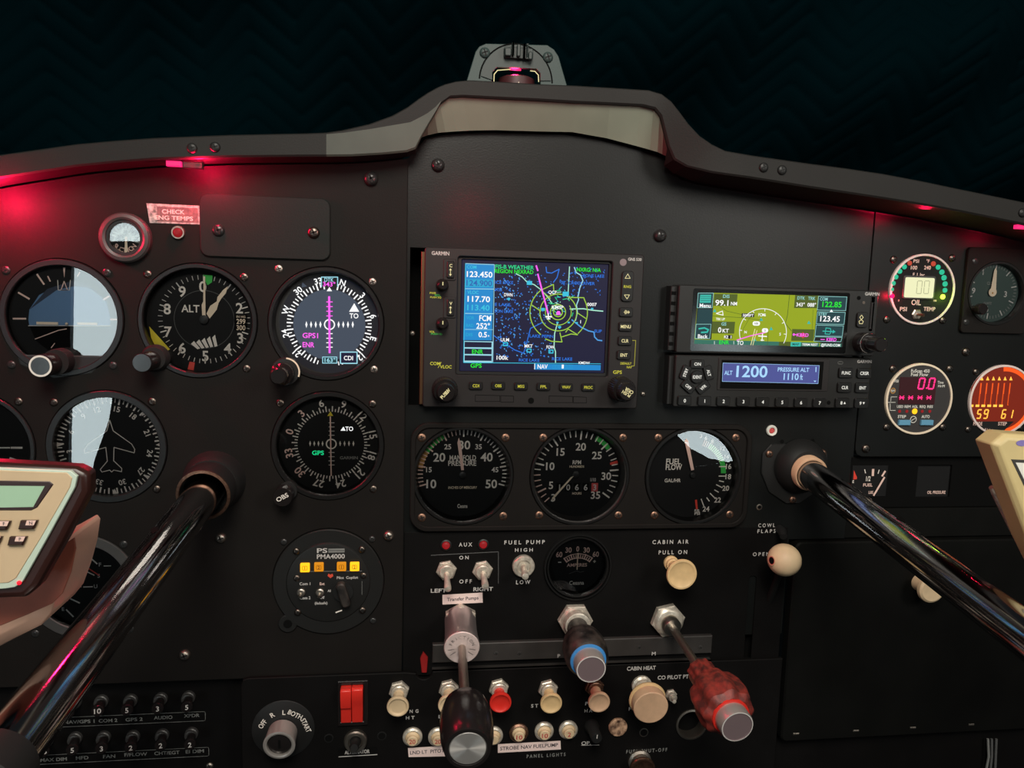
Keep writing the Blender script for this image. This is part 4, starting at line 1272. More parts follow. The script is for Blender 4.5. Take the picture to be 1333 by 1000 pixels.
b.stroke(f, [P(955, 320), P(985, 308), P(1005, 302), P(1025, 310), P(1048, 305)], 0.5 * k, 0.12, 'faint')
marks(r, b)
b = MB(); b.stroke(f, [P(1004, 290), P(1009, 190)], 1.3 * k, 1.0, 'cream_mark'); b.build('pointer', r)

# ================================================================== right gauges
zr = ZM(1130, 300, 0.1523)


def ringed(name, label, c, rr, ringmat='white', face='face'):
    f0 = PF(*c, 1.0); R = f0.mm(*rr)
    r = thing(name, label, 'gauge', f0.o)
    b = MB(); b.lathe(f0, [(R, -8), (R, 1.2), (R - 0.3, 1.5), (R - 1.5, 1.5), (R - 1.7, 0.8)], ringmat, 64, cap1=False); b.build('bezel', r)
    b = MB(); b.disc(f0, R - 1.4, 0.8, face, seg=64); b.build('dial_face', r)
    f = Fr(f0.w(0, 0, 0.8))
    return r, f, f.mm(1, px=c[0], py=c[1])


mat('ring_pink', (0.75, 0.62, 0.58), 0.4)
r, f, k = ringed('oil_gauge', 'digital oil gauge with arcs of coloured lamps and a lit rectangular readout', (1199.8, 377), (42.5, 46), 'ring_pink')
P = lambda x, y, n=0.1: f.loc(*zr(x, y), n)
b = MB()
for t, x, y, h_, w_ in (('PSI', 412, 262, 4, 7.5), ('100', 393, 318, 4.6, 8.5), ('°F', 512, 262, 4, 4.5), ('240', 508, 318, 4.6, 9), ('E. I. Inc.', 437, 378, 4, 17), ('OIL', 412, 615, 6.5, 13), ('PSI', 302, 672, 5, 9.5), ('TEMP', 525, 672, 5, 16), ('0', 262, 600, 2.4, None), ('100', 572, 600, 2.4, 4)):
    b.text(f, t, *P(x, y), h_ * k, 0.1, 'pink_mark', w_ * k if w_ else None)
marks(r, b)
for x, y, mn, r_ in ((355, 280, 'coral', 2.9), (310, 312, 'ledteal', 3.0), (270, 350, 'ledteal', 3.1), (237, 398, 'ledteal', 3.1), (215, 452, 'ledteal', 3.0), (203, 505, 'ledteal', 2.6), (203, 562, 'crimson', 3.0),
                     (557, 285, 'coral', 3.1), (598, 315, 'ledteal', 3.1), (630, 357, 'ledteal', 3.3), (648, 405, 'ledteal', 3.4), (657, 458, 'ledteal', 3.3), (656, 512, 'ledteal', 3.1), (637, 568, 'yellowgreen', 3.1)):
    b = MB(); fl = Fr(f.w(*P(x, y))); b.lathe(fl, [(r_ * k, -0.3), (r_ * k, 0.5), (r_ * k * 0.7, 1.0)], mn, 20); b.build('lamp', r)
for nm, q, col, pw in (('a', (203, 562), (1, 0.0, 0.04), 0.012), ('b', (640, 568), (0.45, 1, 0.02), 0.007)):
    l = bpy.data.lights.new('indicator_lamp', 'POINT'); l.energy = pw; l.color = col; l.shadow_soft_size = 0.002
    o = bpy.data.objects.new('indicator_lamp', l); COL.objects.link(o); o.parent = r; o.location = (f.w(*P(*q), 5) - Vector(r['_base'])) * S
b = MB(); u0, v0 = P(285, 585); u1, v1 = P(578, 392)
b.prism(f, rrect(u0, v0, u1, v1, 1.8, 4), 0, 1.2, 'bezel_grey', 0.4); u0, v0 = P(297, 572); u1, v1 = P(562, 408); b.prism(f, rrect(u0, v0, u1, v1, 1.2, 4), 0, 1.3, 'lcdwhite')
for x in (430, 492):
    for (xa_, ya_, xb_, yb_) in ((x - 12, 432, x + 22, 432), (x - 22, 540, x + 12, 540), (x - 17, 436, x - 20, 482), (x + 25, 436, x + 20, 482), (x - 22, 490, x - 26, 536), (x + 18, 490, x + 14, 536)):
        b.stroke(f, [P(xa_, ya_), P(xb_, yb_)], 1.0 * k, 1.35, 'lcdseg')
b.build('readout', r)
fl = Fr(f.w(*P(410, 718))); b = MB(); b.lathe(fl, [(7 * k, 0), (7 * k, 1.2), (5.5 * k, 1.8), (3.4 * k, 1.8)], 'steel_dull', 6); b.tube([fl.w(0, 0, 1), fl.w(1.5, -0.3, 7)], [0.8, 1.2], 'screw_copper', 14); b.build('toggle', r)

zj = ZM(1110, 450, 0.21)
r, f, k = ringed('fuel_flow_computer', 'digital fuel flow instrument with crimson digits and two blue buttons', (1195.5, 519.5), (44, 45.5), 'cream_mark', 'instrument_grey')
P = lambda x, y, n=0.1: f.loc(*zj(x, y), n)
b = MB()
for t, x, y, h_, w_ in (('FuScan 450', 420, 157, 4, 25), ('Fuel Flow', 415, 179, 4, 23), ('FSI', 272, 220, 3.2, 5), ('Time', 545, 228, 3.2, 8), ('Hr:M', 550, 250, 3.2, 9), ('REM', 250, 280, 2.6, 5), ('USED', 294, 378, 3.2, 8.5), ('REM', 340, 378, 3.2, 8), ('AGL', 386, 378, 3.2, 8), ('REQ', 434, 378, 3.2, 8), ('RES', 480, 378, 3.2, 7.5), ('STEP', 305, 440, 3.6, 11), ('AUTO', 452, 440, 3.6, 11)):
    b.text(f, t, *P(x, y), h_ * k, 0.1, 'placard_pale', w_ * k)
for ln in ([(275, 318), (238, 318), (236, 345)], [(232, 360), (232, 402), (265, 402)], [(212, 352), (265, 352)]):
    b.stroke(f, [P(*q) for q in ln], 0.6 * k, 0.1, 'placard_pale')
b.ring(f, 3.6 * k, 4.4 * k, 0.1, 'placard_pale', *P(376, 458), seg=24); b.stroke(f, [P(364, 465), P(388, 450)], 0.7 * k, 0.1, 'placard_pale')
b.ring(f, 2.6 * k, 3.6 * k, 0.1, 'orange_mark', *P(250, 280), seg=24)
marks(r, b)
b = MB(); u0, v0 = P(280, 362); u1, v1 = P(520, 198); b.box(f, u0, v0, u1, v1, 0, 0.5, 'maroon')


def seg7(mb, f, ch, u, v, wd, ht, th, n, mname, slant=0.12):
    on = {'0': 'abcdef', '1': 'bc', '2': 'abged', '3': 'abgcd', '4': 'fgbc', '5': 'afgcd', '6': 'afgedc', '7': 'abc', '8': 'abcdefg', '9': 'abcdfg'}[ch]
    a, m, c = v + ht / 2, v, v - ht / 2
    X = lambda x, y: (u + x * wd / 2 + (y - v) * slant, y)
    g = th * 0.45
    S7 = {'a': ((-1, a), (1, a)), 'g': ((-1, m), (1, m)), 'd': ((-1, c), (1, c)), 'f': ((-1, a), (-1, m)), 'b': ((1, a), (1, m)), 'e': ((-1, m), (-1, c)), 'c': ((1, m), (1, c))}
    for s in on:
        (x0, y0), (x1, y1) = S7[s]
        p, q = Vector(X(x0, y0)), Vector(X(x1, y1)); d = (q - p).normalized() * g * 0.9
        mb.stroke(f, [tuple(p + d), tuple(q - d)], th, n, mname)


for ch, x in (('0', 425), ('0', 487)):
    seg7(b, f, ch, *P(x, 235), 7 * k, 13 * k, 1.9 * k, 0.55, 'pink')
b.disc(f, 1.0 * k, 0.55, 'pink', *P(456, 263), seg=12)
for x in (302, 357, 415, 470):
    u, v = P(x, 322); b.stroke(f, [(u - 3.2 * k, v), (u + 3.2 * k, v)], 1.3 * k, 0.55, 'pink')
    for a in (50, -50, 130, -130):
        b.stroke(f, [(u, v), (u + 3.6 * k * math.sin(math.radians(a)), v + 3.6 * k * math.cos(math.radians(a)))], 0.9 * k, 0.55, 'pink')
b.build('display', r)
for x in (290, 335, 430, 477):
    b = MB(); b.disc(f, 2.0 * k, 0.3, 'reddim', *P(x, 407), seg=16); b.build('lamp', r)
b = MB(); b.disc(f, 3.6 * k, 0.4, 'amber', *P(383, 407), seg=24); b.build('lamp', r)
for x0, x1 in ((278, 352), (415, 493)):
    b = MB(); u0, v0 = P(x0, 492); u1, v1 = P(x1, 460); b.box(f, u0, v0, u1, v1, 0, 2.2, 'blue_button', 0.4); b.build('button', r)

r, f, k = ringed('engine_analyzer', 'round engine analyzer glowing orange with bar columns, cut by the right edge', (1303, 521), (43, 44.5), 'ring_pink', 'orangedark')
P = lambda x, y, n=0.1: f.loc(*zj(x, y), n)
b = MB()
b.ring(f, 36 * k, 42.5 * k, 0.06, 'orange', *P(930, 340), a0=-5, a1=170)
b.poly(f, [P(724, 350), P(735, 260), P(765, 210), P(800, 178), P(985, 178), P(995, 470), P(748, 470), P(730, 420)], 0.1, 'orangedark')
for i in range(6):
    x = 800 + i * 36
    b.box(f, *P(x - 14 - 8, 370), *P(x + 8 - 8, 232), 0.1, 0.2, 'orange')
    b.box(f, *P(x - 10 - 8, 366), *P(x - 8, 300), 0.15, 0.25, 'orangedark')
    b.poly(f, [P(x - 10, 215), P(x, 190), P(x + 10, 215)], 0.25, 'orangehot'); b.box(f, *P(x - 76 + i * 0.5, 380), *P(x - 52 + i * 0.5, 366), 0.15, 0.25, 'orangehot')
for ch, x in (('5', 783), ('9', 825), ('6', 936), ('1', 978)):
    seg7(b, f, ch, *P(x, 424), 4.8 * k, 10.5 * k, 1.5 * k, 0.3, 'orangehot')
b.build('display', r)
b = MB(); b.poly(f, [P(745, 470), P(1000, 470), P(940, 525), P(870, 545), P(790, 520)], 0.15, 'black'); b.text(f, 'MODE', *P(775, 484), 4.2 * k, 0.2, 'pink_mark', 12 * k); b.text(f, 'STEP', *P(928, 484), 4.2 * k, 0.2, 'pink_mark', 12 * k); b.text(f, 'E.I. inc.', *P(845, 521), 3 * k, 0.2, 'pink_mark', 12 * k)
marks(r, b)

# clock / vertical gauge on its square plate, cut by the right edge
f0 = PF(1294, 382, 1.0); k = f0.mm(1)
r = thing('square_gauge', 'teal faced gauge with cream pointer on a square plate at the right edge', 'gauge', f0.o)
u0, v0 = f0.loc(1247, 433); u1, v1 = f0.loc(1342, 325)
Rg = f0.mm(37, 41)
b = MB(); b.plate(f0, rrect(u0, v0, u1, v1, 3, 4), [circle_pts(Rg, 48)], 0.1, 3.0, 'panel', 0.5); b.build('plate', r)
b = MB(); b.lathe(f0, [(Rg, -8), (Rg, 3.4), (Rg - 1.5, 3.4), (Rg - 2.2, -1.5)], 'bezel', 56, cap1=False); b.build('bezel', r)
f = Fr(f0.w(0, 0, -1.5)); b = MB(); b.disc(f, Rg - 0.5, 0, 'dial_teal', seg=48); b.build('dial_face', r)
P = lambda x, y, n=0.1: f.loc(*zr(x, y), n)
b = MB(); u, v = P(1058, 525)
for i in range(50):
    b.tick(f, i * 7.2 + 5, (30 if i % 5 else 27) * k, 33.5 * k, (1.3 if i % 5 == 0 else 0.7) * k, 0.1, 'dimprint' if i % 5 else 'print', u, v)
for t, x, y in (('9', 902, 515), ('3', 1175, 545), ('6', 1015, 672), ('1', 985, 355)):
    b.text(f, t, *P(x, y), 7 * k, 0.1, 'print')
b.text(f, 'CLOCK', *P(1058, 452), 3.6 * k, 0.1, 'dimprint', 13 * k); b.text(f, 'QUARTZ', *P(1022, 622), 2.6 * k, 0.1, 'dimprint', 11 * k)
marks(r, b)
b = MB(); b.poly(f, [P(1040, 505), P(1070, 340), P(1082, 320), P(1092, 345), P(1085, 505)], 1.2, 'cream_mark'); b.disc(f, 5.4 * k, 1.25, 'cream_mark', *P(1056, 528)); b.disc(f, 1.2 * k, 1.3, 'orange_mark', *P(1055, 535)); b.build('pointer', r)
b = MB(); b.disc(f0, Rg - 2.0, 1.2, 'glass'); b.build('cover_glass', r)
knob(r, 1268, 402, 4.0, [(2.5, -1), (2.5, 4), (4.2, 5), (4.2, 9), (3.4, 10)], 'knob_black')
for x, y in ((915, 265), (840, 785)):
    screw(*zr(x, y), r, 2.4, 'screw_black', 4.0, dome=0.3)
# ================================================================== the large map radio
zn = ZM(530, 300, 0.24)
zs = ZM(590, 330, 0.16)
NH = 9.0
cN = PF(692, 428, NH)
r = thing('map_radio', 'large navigation radio with a glowing blue moving map screen', 'radio', cN.o)
x0, z1 = pxy(552.8, 321, NH); x1 = pxy(840, 332, NH)[0]; z0 = pxy(690, 531, NH)[1]; z1 = pxy(696, 326.5, NH)[1]
x0 = pxy(551.5, 425, NH)[0]; x1 = pxy(834, 430, NH)[0]
sa = pxy(604.2, 412, 5)[0]; sb_ = pxy(785, 415, 5)[0]; sc_ = pxy(695, 482, 5)[1]; sd = pxy(697, 345.5, 5)[1]
wa, wb, wc, wd_ = pxy(595, 412, NH)[0], pxy(794.5, 415, NH)[0], pxy(695, 489.5, NH)[1], pxy(697, 337, NH)[1]
b = MB(); b.plate(G, rrect(x0, z0, x1, z1, 2, 4), [rrect(wa, wc, wb, wd_, 1.5, 3)], 0.5, NH, 'radio', 0.6)
b.box(G, x0 + 1.5, z0 + 1, x1 - 3, z1 - 1.5, -20, 0.6, 'black'); b.build('bezel', r)
b = MB(); b.plate(G, rrect(wa, wc, wb, wd_, 1.5, 3), [rrect(sa - 2.5, sc_ - 1.5, sb_ + 2.5, sd + 2.5, 0.5, 2)], 1.0, 6.0, 'black', 0.3); b.build('lens_frame', r)
b = MB(); b.box(G, x0 - 2.2, z0 + 1, x0 + 0.6, z1 - 3, -8, 4, 'copper_edge', 0.3); b.build('mounting_edge', r)
# screen contents
f = Fr((0.5 * (sa + sb_), -5.0, 0.5 * (sc_ + sd))); k = f.mm(1)
P = lambda x, y, n=0.1: f.loc(*zs(x, y), n)
b = MB(True); b.box(G, sa - 2.2, sc_ - 1.2, sb_ + 2.2, sd + 2.2, 1.0, 5.0, 'navy')


def sbox(x0, y0, x1, y1, n, mn):
    pts = [P(x0, y0), P(x1, y0 + (x1 - x0) * 0.02), P(x1 - (y1 - y0) * 0.03, y1 + (x1 - x0) * 0.012), P(x0 - (y1 - y0) * 0.03, y1)]
    b.poly(f, pts, n, mn)


def stxt(t, x, y, h_, w_, mn, n=0.2):
    b.text(f, t, *P(x, y), h_ * 0.16 * k, n, mn, w_ * 0.16 * k if w_ else None)


sbox(100, 82, 332, 705, 0.04, 'gnsblue')
for y in (287, 488):
    b.stroke(f, [P(98, y), P(328, y + 3)], 0.9 * k, 0.12, 'lblue')
b.stroke(f, [P(97, 618), P(322, 620)], 0.6 * k, 0.12, 'lblue')
b.stroke(f, [P(100, 82), P(335, 92), P(322, 885)], 0.8 * k, 0.12, 'lblue'); b.stroke(f, [P(100, 82), P(84, 885)], 0.8 * k, 0.12, 'cyan')
sbox(102, 210, 326, 272, 0.08, 'gnslight')
sbox(88, 712, 322, 885, 0.08, 'lblue')
for y in (719, 774, 828):
    sbox(93, y, 313, y + 44, 0.1, 'navy')
b.stroke(f, [P(84, 888), P(1200, 898)], 0.8 * k, 0.12, 'cyan')
sbox(662, 898, 1200, 945, 0.1, 'gnsblue'); b.stroke(f, [P(663, 898), P(662, 942)], 0.9 * k, 0.14, 'white')
for j in range(7):
    u, v = P(818 + j * 24, 922); b.stroke(f, [(u - 1.2 * k, v - 2.5 * k), (u - 1.2 * k, v + 2.5 * k), (u + 1.2 * k, v + 2.5 * k), (u + 1.2 * k, v - 2.5 * k)], 0.3 * k, 0.14, 'gnslight', True)
b.box(f, *P(882, 936), *P(900, 905), 0.12, 0.16, 'white')
for t, x, y, h_, w_, mn in (('COM', 150, 110, 26, 75, 'cyan'), ('123.450', 215, 170, 44, 205, 'white'), ('124.900', 212, 241, 44, 205, 'gnsink'), ('VLOC', 160, 316, 26, 90, 'cyan'), ('117.70', 208, 371, 44, 180, 'white'),
                            ('113.40', 205, 441, 44, 180, 'cyan'), ('VOR', 138, 523, 26, 65, 'gnslight'), ('FCM', 260, 527, 44, 95, 'white'), ('RAD', 135, 585, 24, 60, 'gnslight'), ('252°', 243, 590, 44, 110, 'white'), ('DIS', 130, 660, 24, 55, 'gnslight'),
                            ('0.5', 240, 660, 42, 68, 'white'), ('n', 288, 668, 18, None, 'white'), ('ENR', 198, 799, 34, 90, 'green'), ('GPS', 186, 912, 34, 90, 'green'), ('NAV', 727, 920, 36, 84, 'white'),
                            ('FIS-B WEATHER', 500, 111, 30, 312, 'mint'), ('REGION NEXRAD', 495, 147, 30, 312, 'green'), ('NXRG: N/A', 1103, 133, 30, 200, 'green'), ('BONE LAKE', 1143, 182, 24, 175, 'lake'), ('ST. CROIX RIVER', 1015, 241, 24, 280, 'lake'),
                            ('ICE LAKE', 415, 236, 24, 145, 'lake'), ('KE', 370, 294, 24, 55, 'lake'), ('DWN', 448, 336, 26, 68, 'white'), ('E LAKE', 402, 416, 24, 125, 'lake'), ('SON LAKE', 412, 470, 24, 150, 'lake'), ('QCP', 808, 316, 26, 68, 'white'),
                            ('KMSP', 850, 438, 28, 95, 'white'), ('0007', 1128, 415, 26, 80, 'white'), ('1', 1036, 556, 26, None, 'white'), ('ULM', 420, 702, 26, 68, 'white'), ('MKT', 613, 753, 26, 66, 'white'), ('FOW', 790, 762, 26, 64, 'white'),
                            ('LAKE PEPIN', 718, 673, 24, 195, 'lake'), ('100k', 400, 848, 32, 95, 'white'), ('RICE LAKE', 618, 868, 24, 170, 'lake'), ('RICE LAKE', 886, 858, 24, 170, 'lake'), ('SUP', 1178, 632, 24, 62, 'lake'), ('KMDW', 1066, 890, 20, 95, 'white')):
    stxt(t, x, y, h_, w_, mn)
rnd = random.Random(3)
for _ in range(330):
    x, y = rnd.uniform(340, 800), rnd.uniform(170, 840)
    if rnd.random() < 0.35 and x > 600 and y < 420:
        continue
    if x > 560 and 560 < y < 700 and rnd.random() < 0.7:
        continue
    a = rnd.uniform(0, PI); L_ = rnd.uniform(3, 13)
    b.stroke(f, [P(x, y), P(x + L_ * math.cos(a), y + L_ * math.sin(a))], rnd.uniform(0.8, 1.4) * k, 0.11, 'river' if rnd.random() < 0.5 else 'lake')
for _ in range(60):
    x, y = rnd.uniform(860, 1230), rnd.uniform(110, 350)
    a = rnd.uniform(0, PI); L_ = rnd.uniform(3, 14)
    b.stroke(f, [P(x, y), P(x + L_ * math.cos(a), y + L_ * math.sin(a))], 1.0 * k, 0.11, 'lake')
for ln, wd, mn in (([(510, 165), (560, 190), (600, 232), (660, 255), (720, 300), (780, 370), (802, 405)], 1.2, 'pale'), ([(946, 108), (935, 315)], 1.2, 'pale'), ([(985, 113), (1000, 155), (1035, 175), (1055, 220), (1030, 280), (1015, 350), (1020, 375), (1003, 420), (1010, 480), (995, 545)], 1.3, 'lblue'),
                   ([(755, 110), (760, 155), (800, 160), (862, 128), (845, 195), (815, 235)], 1.2, 'lake'), ([(950, 452), (1060, 450), (1130, 462), (1218, 470)], 1.4, 'pale'), ([(850, 560), (825, 650), (820, 760), (832, 800), (832, 888)], 1.3, 'pale'),
                   ([(330, 668), (420, 735), (500, 785), (572, 812), (590, 760), (605, 700), (628, 610), (720, 565)], 1.2, 'lake'), ([(965, 540), (1040, 600), (1100, 630), (1145, 640), (1150, 680), (1175, 705), (1210, 710)], 1.6, 'river')):
    b.stroke(f, [P(*q) for q in ln], wd * k, 0.13, mn)


def arc(cx, cy, rad, a0, a1, mn, wd=1.2):
    n_ = max(6, int((a1 - a0) / 8))
    b.stroke(f, [P(cx + rad * math.sin(math.radians(a0 + (a1 - a0) * i / n_)), cy - rad * math.cos(math.radians(a0 + (a1 - a0) * i / n_))) for i in range(n_ + 1)], wd * k, 0.15, mn)


arc(852, 480, 228, 218, 322, 'ring'); arc(862, 480, 230, 62, 138, 'ring'); arc(855, 480, 150, 0, 360, 'ring'); arc(855, 478, 105, 60, 300, 'ring', 1.0); arc(852, 478, 62, 0, 360, 'ring'); arc(852, 478, 36, 30, 330, 'ring')
for ln in ([(722, 295), (815, 252), (818, 300)], [(715, 300), (790, 365)], [(640, 420), (712, 470)], [(955, 358), (1062, 360), (1085, 420)], [(1012, 662), (935, 615), (915, 640)], [(1012, 485), (1080, 530)], [(868, 645), (885, 720), (800, 715), (750, 695)], [(880, 680), (960, 655), (1008, 662)]):
    b.stroke(f, [P(*q) for q in ln], 1.2 * k, 0.15, 'ring')
for _ in range(34):
    x, y = 865 + rnd.gauss(0, 48), 400 + rnd.gauss(0, 50)
    b.stroke(f, [P(x, y), P(x + rnd.uniform(-40, 40), y + rnd.uniform(-30, 30))], 0.9 * k, 0.14, rnd.choice(('pale', 'cyan', 'mint')))
for x, y, s_ in ((620, 240, 22), (915, 330, 26), (730, 455, 16), (940, 562, 9), (1005, 565, 9), (848, 562, 9), (1130, 450, 10)):
    b.box(f, *P(x - s_, y + s_ * .7), *P(x + s_, y - s_ * .7), 0.14, 0.18, 'cyan')
for x, y in ((425, 738), (617, 790), (795, 798)):
    b.stroke(f, [P(x - 16, y + 12), P(x - 16, y - 12), P(x + 16, y - 12), P(x + 16, y + 12)], 1.4 * k, 0.18, 'cyan', True)
for x, y in ((452, 370), (865, 600)):
    b.poly(f, [P(x - 15, y), P(x - 8, y - 10), P(x + 8, y - 10), P(x + 15, y), P(x, y + 15)], 0.18, 'cyan')
b.stroke(f, [P(675, 100), P(688, 140)], 2.0 * k, 0.2, 'magenta'); b.stroke(f, [P(688, 168), P(772, 490)], 2.0 * k, 0.2, 'magenta'); b.disc(f, 3.0 * k, 0.22, 'magenta', *P(855, 485), seg=6)
b.stroke(f, [P(772, 490), P(775, 535)], 1.6 * k, 0.24, 'white'); b.stroke(f, [P(752, 515), P(800, 515)], 1.8 * k, 0.24, 'white'); b.stroke(f, [P(765, 533), P(788, 533)], 1.2 * k, 0.24, 'white')
b.build('screen', r)
# bezel legends
f = Fr((cN.o.x, -NH, cN.o.z)); k = f.mm(1)
P = lambda x, y, n=0.1: f.loc(*zn(x, y), n)
b = MB()
for t, x, y, h_, w_, mn in (('GARMIN', 181, 124, 4.6, 22, 'print'), ('GNS 530', 1235, 157, 3.6, 18, 'print'), ('COM', 152, 722, 4, 13, 'yelleg'), ('VLOC', 210, 740, 4, 15, 'yelleg'), ('PWR', 140, 340, 2.6, 8, 'yelleg'), ('VOL', 165, 352, 2.6, 8, 'green'), ('PUSH SQ', 155, 363, 2.2, 14, 'yelleg'), ('VOL', 135, 550, 2.6, 7, 'yelleg'), ('PUSH ID', 160, 562, 2.2, 14, 'green'),
                            ('GPS', 1141, 769, 4.4, 12, 'yelleg'), ('DEFAULT', 1187, 722, 3, 15, 'yelleg'), ('NAV', 1205, 742, 3, 7, 'yelleg')):
    b.text(f, t, *P(x, y), h_ * k, 0.1, mn, w_ * k)
b.stroke(f, [P(168, 745), P(185, 715)], 0.6 * k, 0.1, 'yelleg'); b.stroke(f, [P(1222, 597), P(1240, 597), P(1232, 735), (P(1215, 736))], 0.5 * k, 0.1, 'yelleg')
b.disc(f, 4.6 * k, 0.1, 'cap_face', *P(1172, 173), seg=24)
for q in ((370, 893, 503, 928), (508, 896, 577, 932), (770, 898, 898, 934), (902, 902, 972, 936)):
    b.stroke(f, [P(q[0], q[1]), P(q[2], q[1] + 3), P(q[2], q[3]), P(q[0], q[3])], 0.6 * k, 0.12, 'key', True) if False else b.stroke(f, [P(q[0], q[1]), P(q[2], q[1] + 3), P(q[2], q[3]), P(q[0], q[3])], 0.6 * k, 0.12, 'void', True)
b.lathe(Fr(f.w(*P(672, 924))), [(4 * k, 0), (4 * k, 0.2)], 'void', 20)
b.build('lettering', r)


def button(x, y, w_, h_, t, tw, mn='legend', zmap=None, parent=None, rot=0.0, hh=1.8, th=4.0, round_=1.4, nm='button', keymat='key'):
    zmap = zmap or zn
    u, v = f.loc(*zmap(x, y), 0)
    fb_ = Fr(f.w(u, v), f.ux * math.cos(math.radians(rot)) - f.uy * math.sin(math.radians(rot)), f.uy * math.cos(math.radians(rot)) + f.ux * math.sin(math.radians(rot)))
    m = MB(); a, c = w_ * zmap.k * k / 2, h_ * zmap.k * k / 2
    m.prism(fb_, rrect(-a, -c, a, c, min(round_, c * 0.9), 4), -0.5, hh, MATS['key'] and 'keycap', 0.35)
    if t == 'arrow':
        m.stroke(fb_, [(-3.4 * k, 0), (4.0 * k, 0)], 0.8 * k, hh + 0.06, mn); m.stroke(fb_, [(2.4 * k, 1.6 * k), (4.2 * k, 0), (2.4 * k, -1.6 * k)], 0.8 * k, hh + 0.06, mn)
        m.stroke(fb_, [(-1.6 * k, 2.2 * k), (0, 2.0 * k), (1.2 * k, 0), (0, -2.0 * k), (-1.6 * k, -2.2 * k)], 0.7 * k, hh + 0.06, mn, True)
    elif t:
        m.text(fb_, t, -1.8 * k if t in '89' else 0, 0, th * k, hh + 0.06, mn, tw * k if tw else None)
    if t and t in '89' and zmap is z8:
        s_ = 1 if t == '8' else -1; c_ = 2.6 * k
        m.poly(fb_, [(c_ - 1.5 * k, -1.4 * k * s_), (c_ + 1.5 * k, -1.4 * k * s_), (c_, 1.6 * k * s_)], hh + 0.06, mn)
    return m.build(nm, parent)


mat('keycap', (0.007, 0.007, 0.007), 0.4, spec=0.4)
for t, x, y in (('CDI', 372, 841), ('OBS', 493, 841), ('MSG', 616, 844), ('FPL', 738, 846), ('VNAV', 860, 848), ('PROC', 980, 850)):
    button(x, y, 74, 42, t, 8.5 if len(t) == 3 else 11.5, 'yelleg', parent=r, th=3.8)
for t, x, y, w_ in (('arrow', 1185, 443, None), ('MENU', 1182, 521, 13.5), ('CLR', 1178, 598, 9.5), ('ENT', 1172, 675, 9.5)):
    button(x, y, 76, 50, t, w_, 'legend', parent=r, th=4.2)
o = button(1192, 303, 66, 165, '', None, parent=r, nm='rocker', round_=2.5)
b = MB(); b.stroke(f, [P(1182, 260, 1.9), P(1210, 260, 1.9), P(1197, 236, 1.9)], 0.7 * k, 1.9, 'legend', True); b.text(f, 'RNG', *P(1195, 305, 1.9), 3.4 * k, 1.9, 'yelleg', 10 * k); b.stroke(f, [P(1178, 350, 1.9), P(1206, 350, 1.9), P(1193, 372, 1.9)], 0.7 * k, 1.9, 'legend', True); b.build('legend', o)
for y, t in ((215, 'C'), (420, 'V')):
    u, v = P(235, y); m = MB(); m.prism(f, rrect(u - 9 * k, v - 13 * k, u + 7 * k, v + 14 * k, 1.2, 3), -0.3, 0.8, 'radio', 0.3); m.prism(f, rrect(u - 4.6 * k, v - 10 * k, u + 4.6 * k, v + 11 * k, 1.0, 3), 0.5, 2.2, 'keycap', 0.4)
    m.text(f, t, *P(237, y - 24, 2.2), 3.8 * k, 2.26, 'legend'); u, v = P(235, y + 8, 2.2); m.stroke(f, [(u, v + 2.2 * k), (u, v - 4 * k)], 0.7 * k, 2.26, 'legend'); m.poly(f, [(u - 1.7 * k, v - 3.2 * k), (u + 1.7 * k, v - 3.2 * k), (u, v - 5.8 * k)], 2.27, 'legend'); m.poly(f, [(u - 1.7 * k, v + 1.6 * k), (u + 1.7 * k, v + 1.6 * k), (u, v + 4 * k)], 2.27, 'legend'); m.build('transfer_key', r)
for y in (297, 505):
    u, v = P(190, y); fk = Fr(f.w(u, v)); m = MB(); m.lathe(fk, [(4.2, -0.3), (4.2, 3), (3.4, 3.6), (3.0, 10), (2.5, 10.6)], 'knob_black', 30, knurl=0.05, nk=15); m.stroke(fk, [(0, 0), (0, 2)], 0.6, 10.7, 'legend'); m.build('knob', r)
for x, y, tt in ((203, 858, ('PUSH', 'C/V')), (1150, 855, ('PUSH', 'CRSR'))):
    fk = Fr(f.w(*f.loc(*zn(x, y)))); m = MB(); m.lathe(fk, [(8.6, -0.3), (8.8, 5), (8.2, 6), (8.2, 13), (7.6, 14)], 'knob_black', 72, knurl=0.035, nk=36)
    ok = m.build('outer_knob', r)
    m = MB(); m.lathe(fk, [(6.0, 13.5), (6.0, 21), (5.4, 22)], 'knob_black', 60, knurl=0.03, nk=30)
    m.text(fk, tt[0], -1.0, -1.1, 2.3, 22.1, 'legend', 6.5, -48 if x < 500 else 210); m.text(fk, tt[1], 0.9, 1.0, 2.3, 22.1, 'legend', 4 if x < 500 else 6.5, -48 if x < 500 else 210); m.build('inner_knob', ok)

# ================================================================== touchscreen radio
zt = ZM(890, 360, 0.18)
z8 = ZM(850, 340, 0.24)
TH = 14.0
cT = PF(1010, 420, TH)
r = thing('touchscreen_radio', 'touchscreen radio with a glowing olive green map, right of centre', 'radio', cT.o)
x0, x1 = pxy(882, 415, TH)[0], pxy(1141, 420, TH)[0]; z0, z1 = pxy(1010, 461.5, TH)[1], pxy(1010, 374.5, TH)[1]
wa, wb, wc, wd_ = pxy(903, 418, TH)[0], pxy(1101, 420, TH)[0], pxy(1000, 455, TH)[1], pxy(1000, 381, TH)[1]
b = MB(); b.prism(G, rrect(x0, z0, x1, z1, 1.5, 3), 1, TH, 'radio2', 0.6); b.box(G, x0 + 4, z0 + 0.8, x1 - 7, z1 - 1, -15, 1.2, 'black'); b.build('bezel', r)
b = MB(); b.box(G, x0 - 4.5, z0 + 1, x0 + 0.2, z1 - 1, 0.1, TH - 4, 'black', 0.5)
